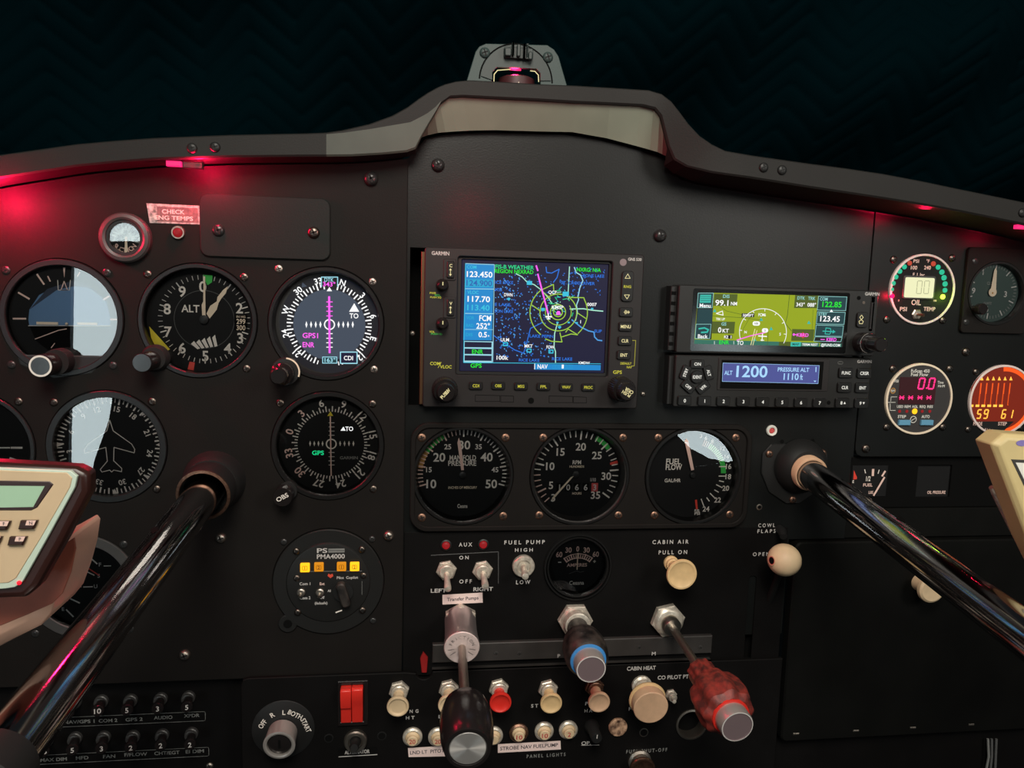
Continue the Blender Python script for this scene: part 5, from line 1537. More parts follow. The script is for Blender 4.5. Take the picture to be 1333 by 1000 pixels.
for j in range(6):
    zz = z0 + 6 + j * (z1 - z0 - 12) / 5; b.box(Fr((x0 - 2.4, -TH + 4, zz)), -1.6, -1.2, 1.6, 1.2, 0, 0.5, 'void')
b.build('mounting_edge', r)
b = MB(); b.prism(G, rrect(wa - 1.5, wc - 2, wb + 1.5, wd_ + 1.5, 1.5, 3), TH - 0.5, TH + 0.2, 'glossy_black'); b.build('touch_glass', r)
f = Fr((cT.o.x, -TH - 0.25, cT.o.z)); k = f.mm(1)
P = lambda x, y, n=0.05: f.loc(*zt(x, y), n)
b = MB(True)


def quad(x0, y0, x1, y1, n, mn, sk=0.035):
    """A box on the screen; the enlargement's rows run slightly downhill."""
    b.poly(f, [P(x0, y0), P(x1, y0 + (x1 - x0) * sk * 0.9), P(x1 - (y1 - y0) * 0.09, y1 + (x1 - x0) * sk * 0.5), P(x0 - (y1 - y0) * 0.09, y1)], n, mn)


def qtxt(t, x, y, h_, w_, mn, n=0.16, rot=0):
    b.text(f, t, *P(x, y), h_ * 0.18 * k, n, mn, w_ * 0.18 * k if w_ else None, rot)


b.poly(f, [P(105, 115), P(1185, 145), P(1145, 510), P(75, 485)], 0.02, 'olive')
b.poly(f, [P(105, 115), P(218, 118), P(200, 455), P(82, 450)], 0.04, 'black')
b.poly(f, [P(104, 235), P(210, 236), P(203, 340), P(92, 338)], 0.05, 'teal')
for q in ((105, 120, 215, 226), (90, 345, 198, 448)):
    quad(*q, 0.06, 'teal', 0.0); b.stroke(f, [P(q[0], q[1]), P(q[2], q[1]), P(q[2] - 10, q[3]), P(q[0] - 8, q[3])], 0.6 * k, 0.1, 'tealline', True)
quad(120, 132, 200, 190, 0.09, 'tealtab', 0.0)
for y in (145, 160, 175):
    b.stroke(f, [P(122, y), P(198, y)], 0.5 * k, 0.12, 'teal')
qtxt('Menu', 155, 210, 26, 80, 'white'); qtxt('Back', 138, 432, 26, 72, 'white')
b.stroke(f, [P(110, 378), P(150, 372), P(178, 385), P(170, 402), P(128, 405)], 1.9 * k, 0.12, 'tealtab')
b.poly(f, [P(78, 455), P(690, 472), P(690, 500), P(75, 487)], 0.06, 'tealbar'); quad(690, 472, 775, 500, 0.06, 'olivebox', 0.0)
for x in (222, 362):
    b.stroke(f, [P(x, 468), P(x, 490)], 0.5 * k, 0.12, 'white')
quad(222, 125, 390, 212, 0.05, 'olivebox', 0.02); quad(207, 325, 372, 412, 0.05, 'olivebox', 0.02); quad(806, 135, 972, 228, 0.05, 'olivebox', 0.02); quad(785, 380, 945, 465, 0.05, 'olivebox', 0.02)
for t, x, y, h_, w_, mn in (('DIS', 308, 143, 22, 48, 'tealline'), ('99.1', 276, 190, 38, 95, 'white'), ('NM', 363, 196, 24, 45, 'white'), ('GS', 290, 343, 22, 36, 'tealline'), ('0', 260, 386, 36, 24, 'white'), ('KT', 303, 392, 26, 46, 'white'), ('TRK UP', 265, 308, 16, 65, 'white'),
                            ('DTK   TRK', 887, 157, 22, 135, 'tealline'), ('343°  088°', 885, 204, 26, 148, 'white'), ('FCM6', 567, 277, 20, 55, 'white'), ('KBRD', 860, 423, 24, 88, 'magenta'), ('ENR', 292, 476, 26, 72, 'green'), ('TO', 408, 480, 28, 48, 'white'),
                            ('N', 447, 402, 18, None, 'white'), ('S', 697, 417, 18, None, 'white')):
    qtxt(t, x, y, h_, w_, mn)
quad(420, 266, 512, 294, 0.06, 'black', 0.02); qtxt('5000FT', 466, 281, 18, 80, 'white'); qtxt('R', 300, 437, 18, None, 'white'); quad(302, 424, 352, 450, 0.06, 'black', 0.0)
qtxt('2 1', 325, 437, 20, 40, 'white')


def tarc(cx, cy, rad, a0, a1, mn, wd):
    n_ = int((a1 - a0) / 6)
    b.stroke(f, [P(cx + rad * math.sin(math.radians(a0 + (a1 - a0) * i / n_)), cy - rad * math.cos(math.radians(a0 + (a1 - a0) * i / n_))) for i in range(n_ + 1)], wd * k, 0.1, mn)


tarc(573, 403, 170, -108, 118, 'white', 0.8)
for a in (-90, -60, -30, 0, 30, 60, 90):
    s_, c_ = math.sin(math.radians(a + 5)), math.cos(math.radians(a + 5)); b.stroke(f, [P(573 + 170 * s_, 403 - 170 * c_), P(573 + 152 * s_, 403 - 152 * c_)], 0.7 * k, 0.1, 'white')
for ln, wd, mn in (([(765, 135), (750, 280), (735, 340), (780, 395)], 0.7, 'oliveln'), ([(210, 285), (420, 298), (560, 315)], 0.5, 'oliveln'), ([(260, 215), (310, 250), (420, 275)], 0.5, 'oliveln'), ([(510, 265), (470, 310), (430, 380), (410, 440)], 0.4, 'oliveln'), ([(610, 400), (605, 495)], 0.6, 'oliveln'), ([(935, 240), (925, 470)], 0.4, 'oliveln'),
                   ([(385, 460), (480, 430), (590, 405)], 1.2, 'magenta'), ([(515, 380), (500, 440), (485, 495)], 1.0, 'legend'), ([(530, 390), (512, 450), (500, 497)], 0.8, 'legend'), ([(540, 430), (600, 434)], 1.3, 'white'), ([(570, 412), (566, 465)], 1.2, 'white'), ([(556, 460), (580, 462)], 0.9, 'white')):
    b.stroke(f, [P(*q) for q in ln], wd * k, 0.14, mn)
for x, y, w_, h_ in ((525, 340, 54, 30), (588, 390, 46, 30)):
    u, v = P(x, y); b.prism(f, rrect(u - w_ * .09 * k, v - h_ * .09 * k, u + w_ * .09 * k, v + h_ * .09 * k, h_ * .08 * k, 4), 0.1, 0.14, 'white'); b.text(f, '100' if x < 550 else '5', u, v, 2.6 * k, 0.16, 'oliveln')
for x, y in ((224, 247), (632, 377), (905, 332), (560, 310), (512, 455)):
    b.poly(f, [P(x - 13, y + 11), P(x + 13, y + 11), P(x, y - 13)], 0.13, 'tealtab')
b.stroke(f, [P(235, 268), P(280, 250), P(285, 280)], 0.9 * k, 0.13, 'white', True)
b.poly(f, [P(835, 425), P(862, 448), P(890, 425), P(862, 402)], 0.12, 'coral')
b.stroke(f, [P(795, 420), P(820, 422)], 1.0 * k, 0.16, 'magenta'); b.ring(f, 0.8 * k, 1.6 * k, 0.16, 'magenta', *P(796, 420), seg=12)
# right column
b.poly(f, [P(975, 138), P(1185, 145), P(1150, 512), P(940, 470)], 0.06, 'black')
for q in ((975, 143, 1180, 243), (968, 255, 1168, 343), (958, 352, 1155, 430), (950, 436, 1145, 468)):
    quad(*q, 0.08, 'teal' if q[1] < 430 else 'black', 0.02)
    b.stroke(f, [P(q[0], q[1]), P(q[2], q[1] + 5), P(q[2] - 9, q[3] + 4), P(q[0] - 9, q[3])], 0.6 * k, 0.12, 'tealline', True)
for t, x, y, h_, w_, mn in (('COM', 1013, 163, 22, 58, 'tealline'), ('122.85', 1072, 202, 38, 145, 'green'), ('STBY', 1006, 272, 20, 66, 'tealline'), ('123.45', 1058, 306, 38, 148, 'white'), ('KBRD', 1068, 456, 24, 75, 'magenta')):
    qtxt(t, x, y, h_, w_, mn, 0.18)
b.stroke(f, [P(990, 455), P(1018, 456)], 1.0 * k, 0.18, 'magenta'); b.poly(f, [P(1055, 256), P(1080, 257), P(1068, 238)], 0.18, 'white')
b.stroke(f, [P(1005, 395), P(1090, 400)], 1.2 * k, 0.18, 'tealtab'); b.stroke(f, [P(1028, 372), P(1060, 376), P(1066, 398), P(1055, 418), P(1022, 416)], 1.0 * k, 0.18, 'tealtab', True); b.poly(f, [P(1078, 385), P(1098, 400), P(1075, 413)], 0.18, 'tealtab')
quad(775, 474, 848, 506, 0.1, 'tealtab', 0.0); b.poly(f, [P(848, 476), P(980, 480), P(978, 508), P(846, 505)], 0.1, 'tealbar'); b.poly(f, [P(985, 482), P(1142, 486), P(1140, 510), P(983, 507)], 0.1, 'tealbar')
qtxt('MAP', 810, 490, 16, 50, 'teal'); qtxt('TERM REST', 912, 493, 16, 118, 'white'); qtxt('@FUND.COM', 1062, 496, 18, 145, 'white')
b.build('screen', r)
f = Fr((cT.o.x, -TH, cT.o.z)); P = lambda x, y, n=0.1: f.loc(*z8(x, y), n)
b = MB(); b.text(f, 'GARMIN', *P(1190, 178), 4 * k, 0.1, 'print', 20 * k); b.lathe(Fr(f.w(*P(1117, 200))), [(1.5, 0), (1.5, 0.15)], 'void', 18); b.lathe(Fr(f.w(*P(1143, 225))), [(1.1, 0), (1.1, 0.15)], 'screw', 18)
b.build('lettering', r)
u0, v0 = P(1168, 378); u1, v1 = P(1205, 195); m = MB(); m.prism(f, rrect(u0, v0, u1, v1, 2.6, 4), 0, 0.5, 'keycap', 0.2); m.prism(f, rrect(u0 + 1.6, v0 + 1.5, u1 - 2.6, v1 - 4, 1, 3), 0.4, 0.7, 'radio'); m.build('card_slot', r)
o = button(1130, 318, 62, 82, '', None, zmap=z8, parent=r, nm='home_button', round_=2)
b = MB(); u, v = P(1130, 318, 1.9); b.stroke(f, [(u - 2 * k, v - 5 * k), (u + 2 * k, v - 5 * k), (u + 3 * k, v - 2 * k), (u, v), (u + 2.4 * k, v + 3 * k), (u, v + 6 * k), (u - 2.4 * k, v + 3 * k), (u, v), (u - 3 * k, v - 2 * k)], 0.7 * k, 1.9, 'legend', True); b.build('legend', o)
fk = Fr(f.w(*f.loc(*z8(1130, 440)))); m = MB(); m.lathe(fk, [(7.4, -0.2), (7.4, 10), (6.8, 11)], 'knob_black', 48); m.ring(fk, 6.7, 7.3, 10.4, 'print', a0=190, a1=350); ok = m.build('outer_knob', r)
m = MB(); m.lathe(fk, [(5.2, 10.5), (5.2, 24), (4.4, 25)], 'knob_black', 48); m.build('inner_knob', ok)

# ================================================================== transponder
cX = PF(1005, 498, TH)
r = thing('transponder', 'slim transponder reading 1200 on a violet display, directly under the touchscreen radio', 'radio', cX.o)
x0, x1 = pxy(878, 498, TH)[0], pxy(1132, 500, TH)[0]; z0, z1 = pxy(1005, 530.5, TH)[1], pxy(1005, 464.5, TH)[1]
b = MB(); b.prism(G, rrect(x0, z0, x1, z1, 1.2, 3), 1, TH, 'radio2', 0.5); b.box(G, x0 + 4, z0 + 1, x1 - 6, z1 - 0.8, -15, 1.2, 'black')
b.box(G, x0 - 3.5, z0 + 1, x0 + 0.2, z1 - 1, 0.1, TH - 4, 'black', 0.4); b.build('bezel', r)
f = Fr((cX.o.x, -TH, cX.o.z)); k = f.mm(1)
P = lambda x, y, n=0.1: f.loc(*z8(x, y), n)
b = MB(); u0, v0 = P(345, 700); u1, v1 = P(960, 530)
b.prism(f, rrect(u0, v0, u1, v1, 1.2, 3), -0.3, 0.5, 'radio', 0.3); u0, v0 = P(362, 690); u1, v1 = P(925, 545); b.box(f, u0, v0, u1, v1, 0.4, 0.6, 'void'); b.build('display_frame', r)
b = MB(); b.poly(f, [P(378, 552), P(900, 566), P(893, 664), P(374, 652)], 0.7, 'lcdviolet'); b.stroke(f, [P(378, 552), P(900, 566), P(893, 664), P(374, 652)], 0.4 * k, 0.75, 'lcdtext', True)
for t, x, y, h_, w_ in (('ALT', 407, 605, 5.2, 10.5), ('1200', 535, 598, 14, 41), ('PRESSURE ALT', 760, 588, 5, 42), ('1110', 747, 626, 8, 20), ('ft', 803, 628, 7, 3.6)):
    b.text(f, t, *P(x, y), h_ * k, 0.8, 'lcdtext', w_ * k)
b.stroke(f, [P(882, 575), P(881, 600)], 1.2 * k, 0.8, 'lcdtext'); b.poly(f, [P(868, 648), P(884, 648), P(876, 656)], 0.8, 'lcdtext')
b.build('display', r)
for i, x in enumerate((168, 276, 378, 485, 590, 695, 797, 898)):
    button(x, 755 + i * 1.8, 72, 50, str(i), None, 'glow_key', zmap=z8, parent=r, th=4.2)
for t, x, y, w_ in (('8▲', 1022, 767, 8), ('9▼', 1125, 769, 8), ('FUNC', 1041, 605, 12), ('CRSR', 1140, 607, 12), ('CLR', 1034, 684, 9), ('ENT', 1130, 686, 9)):
    button(x, y, 78, 54, t[0] if t[0] in '89' else t, None if t[0] in '89' else w_, 'glow_key', zmap=z8, parent=r, th=4.0)
for t, x, y, rot in (('ON', 237, 557, 0), ('STBY', 172, 603, -72), ('ALT', 298, 605, 72), ('OFF', 187, 680, 40), ('VFR', 268, 683, -40)):
    button(x, y, 74, 46, t, 8.5 if len(t) < 4 else 11, 'glow_key', zmap=z8, parent=r, th=3.8, rot=rot)
fk = Fr(f.w(*f.loc(*z8(235, 627)))); m = MB(); m.lathe(fk, [(34 * .24 * k, -0.3), (34 * .24 * k, 1.5), (31 * .24 * k, 2.0)], 'keycap', 32); m.text(fk, 'IDENT', 0, 0, 4 * k, 2.06, 'glow_key', 11.5 * k); m.build('button', r)
b = MB(); b.text(f, 'GARMIN', *P(1147, 545), 3.6 * k, 0.1, 'print', 19.5 * k); b.lathe(Fr(f.w(*P(953, 768))), [(1.5, 0), (1.5, 0.15)], 'void', 18)
b.stroke(f, rrect(*P(1003, 558), *P(1030, 545), 0.6, 2), 0.4 * k, 0.1, 'dimprint', True); b.build('lettering', r)

# ================================================================== engine controls: throttle, propeller, mixture


def hexnut(b, fr, rr, n0, n1, mname, rot=0.0):
    b.prism(fr, circle_pts(rr, 6, 0, 0, math.radians(rot)), n0, n1, mname, 0.7)


def ctrl_frame(px, py, h):
    return axis_frame(at(px, py, h), CTRL)


def along(fr, px, py):
    """How far along the frame's axis the photo shows (px, py), by nearest approach."""
    d = ray(px, py).normalized(); o = fr.o - CAM; a = fr.n
    bq = a.dot(d); dd = a.dot(o); e = d.dot(o)
    return (bq * e - dd) / (1 - bq * bq)


# throttle
fN = ctrl_frame(599, 806, 2)
fX = PF(599, 806, 1.2)
r = thing('throttle', 'black throttle knob with shiny round end, left of the three engine controls', 'control lever', fN.o)
b = MB(); hexnut(b, fX, 12.5, 0, 6, 'nickel', 30); b.build('nut', r)
b = MB(); a0 = along(fN, 602, 843)
b.lathe(fN, [(11.4, 1), (11.4, a0 * 0.45), (11.6, a0 * 0.7), (12.6, a0 - 1.2), (12.2, a0)], 'alu', 48, cap1=False); b.lathe(fN, [(12.2, a0), (11.7, a0 + 0.5)], 'alu_face', 48)
fa = Fr(fN.w(0, 0, a0 + 0.55), fN.ux, fN.uy)
for i, ch in enumerate('FRICTION'):
    a = -70 + i * 20; b.text(fa, ch, *pol(a, 8.2), 2.1, 0.03, 'alu', None, a)
for a in (-125, -100, 100, 125):
    b.tick(fa, a, 5.5, 9.5, 0.5, 0.03, 'alu')
b.build('friction_lock', r)
ak = along(fN, 607, 912); ae = along(fN, 613.7, 975)
b = MB(); b.lathe(fN, [(2.7, a0), (2.7, a0 + 0.25 * (ak - a0)), (3.1, a0 + 0.27 * (ak - a0)), (3.1, ak + 8)], 'steel_dull', 28); b.build('rod', r)
sc = (CAM - fN.w(0, 0, ae)).length / (CAM - fN.o).length
kk = (CAM - fN.w(0, 0, ae)).dot(-FWD) / FPX
R1 = 35.5 * (CAM - fN.w(0, 0, 0.6 * ae + 0.4 * ak)).dot(-FWD) / FPX
b = MB(); b.lathe(fN, [(4, ak - 1), (R1 * 0.55, ak), (R1 * 0.82, ak + 0.12 * (ae - ak)), (R1 * 0.97, ak + 0.35 * (ae - ak)), (R1, ak + 0.55 * (ae - ak)), (R1 * 0.96, ak + 0.8 * (ae - ak)), (31.5 * kk, ae - 1.2), (30 * kk, ae), (25.5 * kk, ae), (24.6 * kk, ae - 1.0)], 'knob_black', 64, cap1=False); b.build('knob', r)


def brushed():
    m = bpy.data.materials.new('spun_steel'); m.use_nodes = True
    bs = m.node_tree.nodes['Principled BSDF']; bs.inputs['Metallic'].default_value = 0.8; bs.inputs['Roughness'].default_value = 0.42
    bs.inputs['Base Color'].default_value = (0.8, 0.77, 0.74, 1); bs.inputs['Anisotropic'].default_value = 0.85
    t = m.node_tree.nodes.new('ShaderNodeTangent'); t.direction_type = 'RADIAL'; t.axis = 'Y'
    m.node_tree.links.new(t.outputs[0], bs.inputs['Tangent'])
    MATS['spun'] = m


brushed()
m_ = MB(); fe = Fr(fN.w(0, 0, ae - 0.9), fN.ux, fN.uy)
# spun end disc: its own object origin at the disc centre so the turning marks run round it
m_.lathe(fe, [(24.6 * kk, 0), (23.6 * kk, 0.5), (12 * kk, 0.55), (0.3, 0.6)], 'spun', 64); m_.build('end_disc', r)

# propeller control
fN = ctrl_frame(748, 806, 2); fX = PF(748, 806, 1.2)
r = thing('propeller_control', 'worn dark knob with blue band and silver cap, middle of the three engine controls', 'control lever', fN.o)
b = MB(); hexnut(b, fX, 13.2, 0, 5, 'nickel', 0); b.lathe(fX, [(11.5, 5), (10.2, 6.5), (9.5, 12), (8.5, 12.5)], 'nickel', 40); b.build('nut', r)
a1, a2, a3 = along(fN, 757, 832), along(fN, 762, 852), along(fN, 768.5, 872)
kk = (CAM - fN.w(0, 0, a2)).dot(-FWD) / FPX; k3 = (CAM - fN.w(0, 0, a3)).dot(-FWD) / FPX
b = MB(); b.lathe(fN, [(7.5, 8), (8.3, a1 - 4), (19 * kk, a1 - 1), (25 * kk, a1 + 2), (28.5 * kk, a2 * 0.5 + a1 * 0.5)] + [(29 * kk, a2), (27.5 * kk, a2 + 5), (23 * kk, a2 + 8)], 'black_worn', 48); b.build('knob', r)
for i in range(10):
    pass
b = MB(); b.lathe(fN, [(24.0 * kk, a2 + 7), (23.0 * kk, a2 + 8.5), (19.5 * kk, a2 + 8.6)], 'blue_band', 48, cap1=False); b.build('band', r)
b = MB(); b.lathe(fN, [(20.3 * kk, a2 + 6), (20.0 * k3, a3 - 1), (19.2 * k3, a3)], 'cap_side', 48, cap1=False); b.lathe(fN, [(19.3 * k3, a3 - 0.05), (17.8 * k3, a3 + 0.05)], 'rim_bright', 48, cap1=False); b.lathe(fN, [(17.9 * k3, a3 + 0.05), (17.6 * k3, a3 - 0.5)], 'cap_face', 48); b.build('cap', r)

# mixture control
fN = axis_frame(at(868, 806, 2), -ray(505, 252)); fX = PF(868, 806, 1.2)
r = thing('mixture_control', 'worn red scalloped mixture knob with silver cap on a long tilted rod', 'control lever', fN.o)
b = MB(); hexnut(b, fX, 13.2, 0, 5, 'nickel', 12); b.lathe(fX, [(11.5, 5), (10.2, 6.5), (8.5, 7.5)], 'nickel', 40); b.build('nut', r)
b = MB(); b.lathe(fN, [(7, 4), (7, 12), (6.4, 13), (5, 13)], 'steel', 32); b.build('ferrule', r)
a0, a1, a2, a3 = along(fN, 912, 872), along(fN, 926, 892), along(fN, 945, 914), along(fN, 961, 946)
K = lambda a: (CAM - fN.w(0, 0, a)).dot(-FWD) / FPX
b = MB(); b.lathe(fN, [(2.9, 10), (2.9, a0 + 4)], 'steel_dull', 28); b.build('rod', r)


def scallop(b, fN, prof, mname, lobes, amp, seg=72):
    pts, faces = [], []
    for (rr, n_) in prof:
        for i in range(seg):
            a = 2 * PI * i / seg
            q = rr * (1 + amp * math.cos(lobes * a))
            pts.append(fN.w(q * math.cos(a), q * math.sin(a), n_))
    for j in range(len(prof) - 1):
        for i in range(seg):
            i2 = (i + 1) % seg
            faces.append((j * seg + i, j * seg + i2, (j + 1) * seg + i2, (j + 1) * seg + i))
    faces.append(tuple((len(prof) - 1) * seg + i for i in range(seg)))
    b.add(pts, faces, mname)


b = MB(); scallop(b, fN, [(8 * K(a0), a0 - 2), (17 * K(a0), a0), (18 * K(a1), a0 * 0.5 + a1 * 0.5), (19 * K(a1), a1)], 'red_worn', 10, 0.05)
scallop(b, fN, [(20 * K(a1), a1), (30 * K(a1), a1 + 4), (35 * K(a2), a2 * 0.6 + a1 * 0.4), (36 * K(a2), a2 + 2), (33 * K(a2), a2 * 0.6 + a3 * 0.4), (26 * K(a3), a2 * 0.45 + a3 * 0.55)], 'red_worn', 8, 0.06); b.build('knob', r)
b = MB(); ab = a2 * 0.45 + a3 * 0.55
b.lathe(fN, [(26 * K(a3), ab - 0.5), (25.5 * K(a3), ab + 0.8), (22 * K(a3), ab + 0.8)], 'red_plastic', 48, cap1=False); b.build('band', r)
b = MB(); b.lathe(fN, [(22.5 * K(a3), ab), (22.5 * K(a3), a3 - 1), (21.5 * K(a3), a3)], 'cap_side', 48, cap1=False); b.lathe(fN, [(21.6 * K(a3), a3 - 0.05), (20.2 * K(a3), a3 + 0.05)], 'rim_bright', 48, cap1=False); b.lathe(fN, [(20.3 * K(a3), a3 + 0.05), (20 * K(a3), a3 - 0.5)], 'cap_face', 48); b.build('cap', r)

# ================================================================== toggle switches and lamps on the switch panel


def toggle(px, py, tip, h, label, name='toggle_switch', big=False, group=None, nutmat='nickel', leverm='nickel', boot=False, sz=1.0):
    f = PF(px, py, h); r = thing(name, label, 'switch', f.o, group)
    b = MB()
    if big:
        b.lathe(f, [(8.2, 0), (8.2, 3), (7.4, 4), (5.2, 4), (4.8, 2.6), (3.0, 2.4)], nutmat, 40)
    else:
        hexnut(b, f, 7.6 * sz, 0, 2.4, nutmat, 10); b.lathe(f, [(5.4 * sz, 2.4), (5.4 * sz, 5.5), (4.6 * sz, 6.2), (3.6 * sz, 6.0)], nutmat, 32)
    b.build('nut', r)
    # lever leaning to the tip seen in the photo
    hh = h + (20 * sz if not boot else 15)
    p1 = at(*tip, hh)
    b = MB(); p0 = f.w(0, 0, 2.5)
    if boot:
        b.tube([p0, p0.lerp(p1, 0.45), p0.lerp(p1, 0.8), p1], [4.2, 3.2, 3.4, 2.6], 'rubber', 20)
    else:
        b.tube([p0, p0.lerp(p1, 0.5), p0.lerp(p1, 0.9), p0.lerp(p1, 0.98), p1], [2.2 * sz, 2.1 * sz, 2.6 * sz, 2.4 * sz, 1.4 * sz], leverm, 20)
    b.build('lever', r)
    return r


toggle(581, 742, (583, 768), 1.2, 'left chrome toggle switch of the transfer pump pair', group='transfer pump switches')
toggle(628, 742, (632, 764), 1.2, 'right chrome toggle switch of the transfer pump pair', group='transfer pump switches')
toggle(681, 736, (684, 751), 1.2, 'chrome fuel pump toggle switch in a round collar', big=True)
toggle(463, 963, (461, 974), SUBH, 'black booted alternator toggle switch under the red rocker', name='alternator_switch', big=True, boot=True, nutmat='steel_dull')
toggle(873, 904, (878, 914), SUBH, 'tiny chrome copilot push to talk switch beside the cabin heat knob', name='push_to_talk_switch', sz=0.6)
for q, lb in (((580.5, 709.5), 'round red indicator lamp left of the AUX lettering'), ((629, 708.5), 'round red indicator lamp right of the AUX lettering')):
    f = PF(*q, 1.2); r = thing('indicator_lamp', lb, 'light', f.o, 'AUX lamps')
    b = MB(); b.lathe(f, [(4.0, 0), (4.0, 1.0), (3.2, 1.4), (2.8, 1.0)], 'black', 28, cap1=False); b.build('bezel', r)
    b = MB(); b.lathe(f, [(2.9, 0.8), (2.5, 2.4), (1.3, 3.2)], 'reddim', 24); b.build('lens', r)
f = PF(602, 779.5, 1.2); k = f.mm(1)
b = MB(); b.prism(f, [f.loc(576, 774.5), f.loc(628, 771.5), f.loc(628.5, 784.5), f.loc(576, 787)], 0, 0.3, 'placard_pink'); b.text(f, 'Transfer Pumps', *f.loc(602.5, 779.5, .4), 4.4 * k, 0.34, 'ink', 40 * k, -2)
tag(b.build('placard'), 'pale pink label reading Transfer Pumps under the two toggle switches', 'sign')


# ================================================================== pull knobs
def pull_knob(nut, face, rf, h, label, name='pull_knob', group=None, m1='ivory', nutr=7.6, stem=4.2, dish=True, nutm='nickel', hexa=True):
    f = PF(*nut, h); r = thing(name, label, 'knob', f.o, group)
    b = MB()
    if hexa:
        hexnut(b, f, nutr, 0, 3.5, nutm, 14); b.lathe(f, [(nutr * 0.78, 3.5), (nutr * 0.78, 6), (nutr * .7, 6.5)], nutm, 32)
    else:
        b.lathe(f, [(nutr, 0), (nutr, 2), (nutr * .8, 3), (nutr * .8, 5), (nutr * 0.6, 5.6)], nutm, 36)
    b.build('nut', r)
    fa = axis_frame(f.o, CTRL if h > 4 else f.n)
    a = along(fa, *face); kk = (CAM - fa.w(0, 0, a)).dot(-FWD) / FPX; R = rf * kk
    b = MB()
    prof = [(stem, 3), (stem * 0.95, a * 0.6), (R * 0.72, a * 0.75), (R * 0.95, a - 3.0), (R, a - 1.2), (R * 0.96, a)]
    prof += [(R * 0.86, a + 0.1), (R * 0.70, a - 1.0), (R * 0.3, a - 1.5)] if dish else [(R * 0.9, a + 0.5)]
    b.lathe(fa, prof, m1, 44); b.build('knob', r)
    return r, fa, a, R


pull_knob((873, 732.5), (886, 750.5), 20.5, 1.2, 'ivory cabin air pull knob with dished face above the mixture nut', 'cabin_air_knob', stem=3.6, nutr=5.6, hexa=False, nutm='ivory')
for nut, face, m1, lb in (((519.5, 898), (517, 921), 'ivory_pale', 'ivory pull knob right of the red rocker, leftmost of the row'), ((584, 896), (582, 919), 'ivory_pale', 'ivory pull knob half hidden behind the throttle knob'),
                          ((649, 895), (651, 916), 'red_plastic', 'red pull knob right of the throttle'), ((713, 896), (717, 917), 'ivory', 'ivory pull knob between the red one and the propeller control'), ((773, 893), (781, 915), 'tan', 'tan pull knob under the propeller control')):
    pull_knob(nut, face, 14.5, SUBH, lb, group='pull knobs in the lower row', m1=m1, nutr=7.4, stem=4.0, nutm='nickel' if nut[0] != 773 else 'screw_copper')
r, fa, a, R = pull_knob((835, 892), (845, 911), 24.5, SUBH, 'large two-tone ivory and peach cabin heat knob', 'cabin_heat_knob', nutr=7.8, stem=4.6, hexa=False, dish=False)
b = MB(); a2 = a + 9; kk = (CAM - fa.w(0, 0, a2)).dot(-FWD) / FPX
b.lathe(fa, [(R * 0.9, a + 0.4), (23 * kk, a + 2), (23 * kk, a2 - 0.6), (22 * kk, a2)], 'tan', 44); b.build('end_cap', r)['label'] = 'peach end cap with a ragged dark rim'
pull_knob((832, 990), (838, 1002), 17, SUBH, 'copper coloured fuel shut-off knob at the bottom edge', 'fuel_shutoff_knob', nutr=9, stem=6, m1='screw_copper', hexa=False, nutm='steel_dull')
f = PF(770, 945, SUBH); r = thing('rotary_knob', 'small black rotary knob over the white OP lettering', 'knob', f.o)
b = MB(); b.lathe(f, [(5.6, 0), (5.6, 3), (4.4, 5), (4.2, 16), (3.6, 17)], 'rubber', 32); b.stroke(f, [(0, 0.4), (0.2, 3)], 0.7, 17.1, 'print'); b.build('knob', r)
f = PF(804, 946, SUBH); b = MB(); b.lathe(f, [(7.2, 0), (7.2, 1.5), (6.6, 2.2)], 'cork', 36); tag(b.build('hole_plug'), 'round speckled brown plug between the breakers and the cabin heat knob', 'plug')
f = PF(900, 943, SUBH); r = thing('lighter_socket', 'empty round socket with bright metal rim beside the mixture knob', 'socket', f.o)
R = f.mm(19.5, 20); b = MB(); b.lathe(f, [(R, -1), (R, 0.8), (R - 1.4, 1.2), (R - 1.8, 0.2), (R - 2.0, -12)], 'steel_dull', 48, cap1=False); b.build('rim', r); b = MB(); b.disc(f, R - 1.8, -11, 'void'); b.build('bottom', r)

# circuit breakers with ivory buttons
for (x, y), t, lb in (((537, 958.5), '20', 'ivory circuit breaker marked 20, leftmost of the row'), ((570, 958.5), '20', 'ivory circuit breaker marked 20, just left of the throttle knob'), ((642, 957), '', 'ivory circuit breaker mostly hidden behind the throttle knob'),
                      ((675, 953), '10', 'ivory circuit breaker marked 10 under the red pull knob'), ((708, 951), '10', 'ivory circuit breaker marked 10 with the pale grey collar'), ((739.5, 949.5), '2', 'ivory circuit breaker marked 2')):
    f = PF(x, y, SUBH); r = thing('circuit_breaker', lb, 'circuit breaker', f.o, 'ivory circuit breakers')
    b = MB(); b.lathe(f, [(7.2, 0), (7.2, 1.6), (6.2, 2.8), (5.6, 3.0), (5.0, 2.2)], 'nickel' if t != '10' or x > 700 else 'screw_copper', 40, cap1=False); b.build('collar', r)
    fa = axis_frame(f.o, CTRL); b = MB(); b.lathe(fa, [(5.1, 1.5), (4.6, 2.6), (3.9, 3.2), (3.9, 5.6), (3.5, 6.0)], 'ivory_pale', 32)
    if t:
        b.text(Fr(fa.o, fa.ux, fa.uy), t, 0, 0, 3.6, 6.06, 'ink_red', 4.6 if len(t) > 1 else None)
    b.build('button', r)
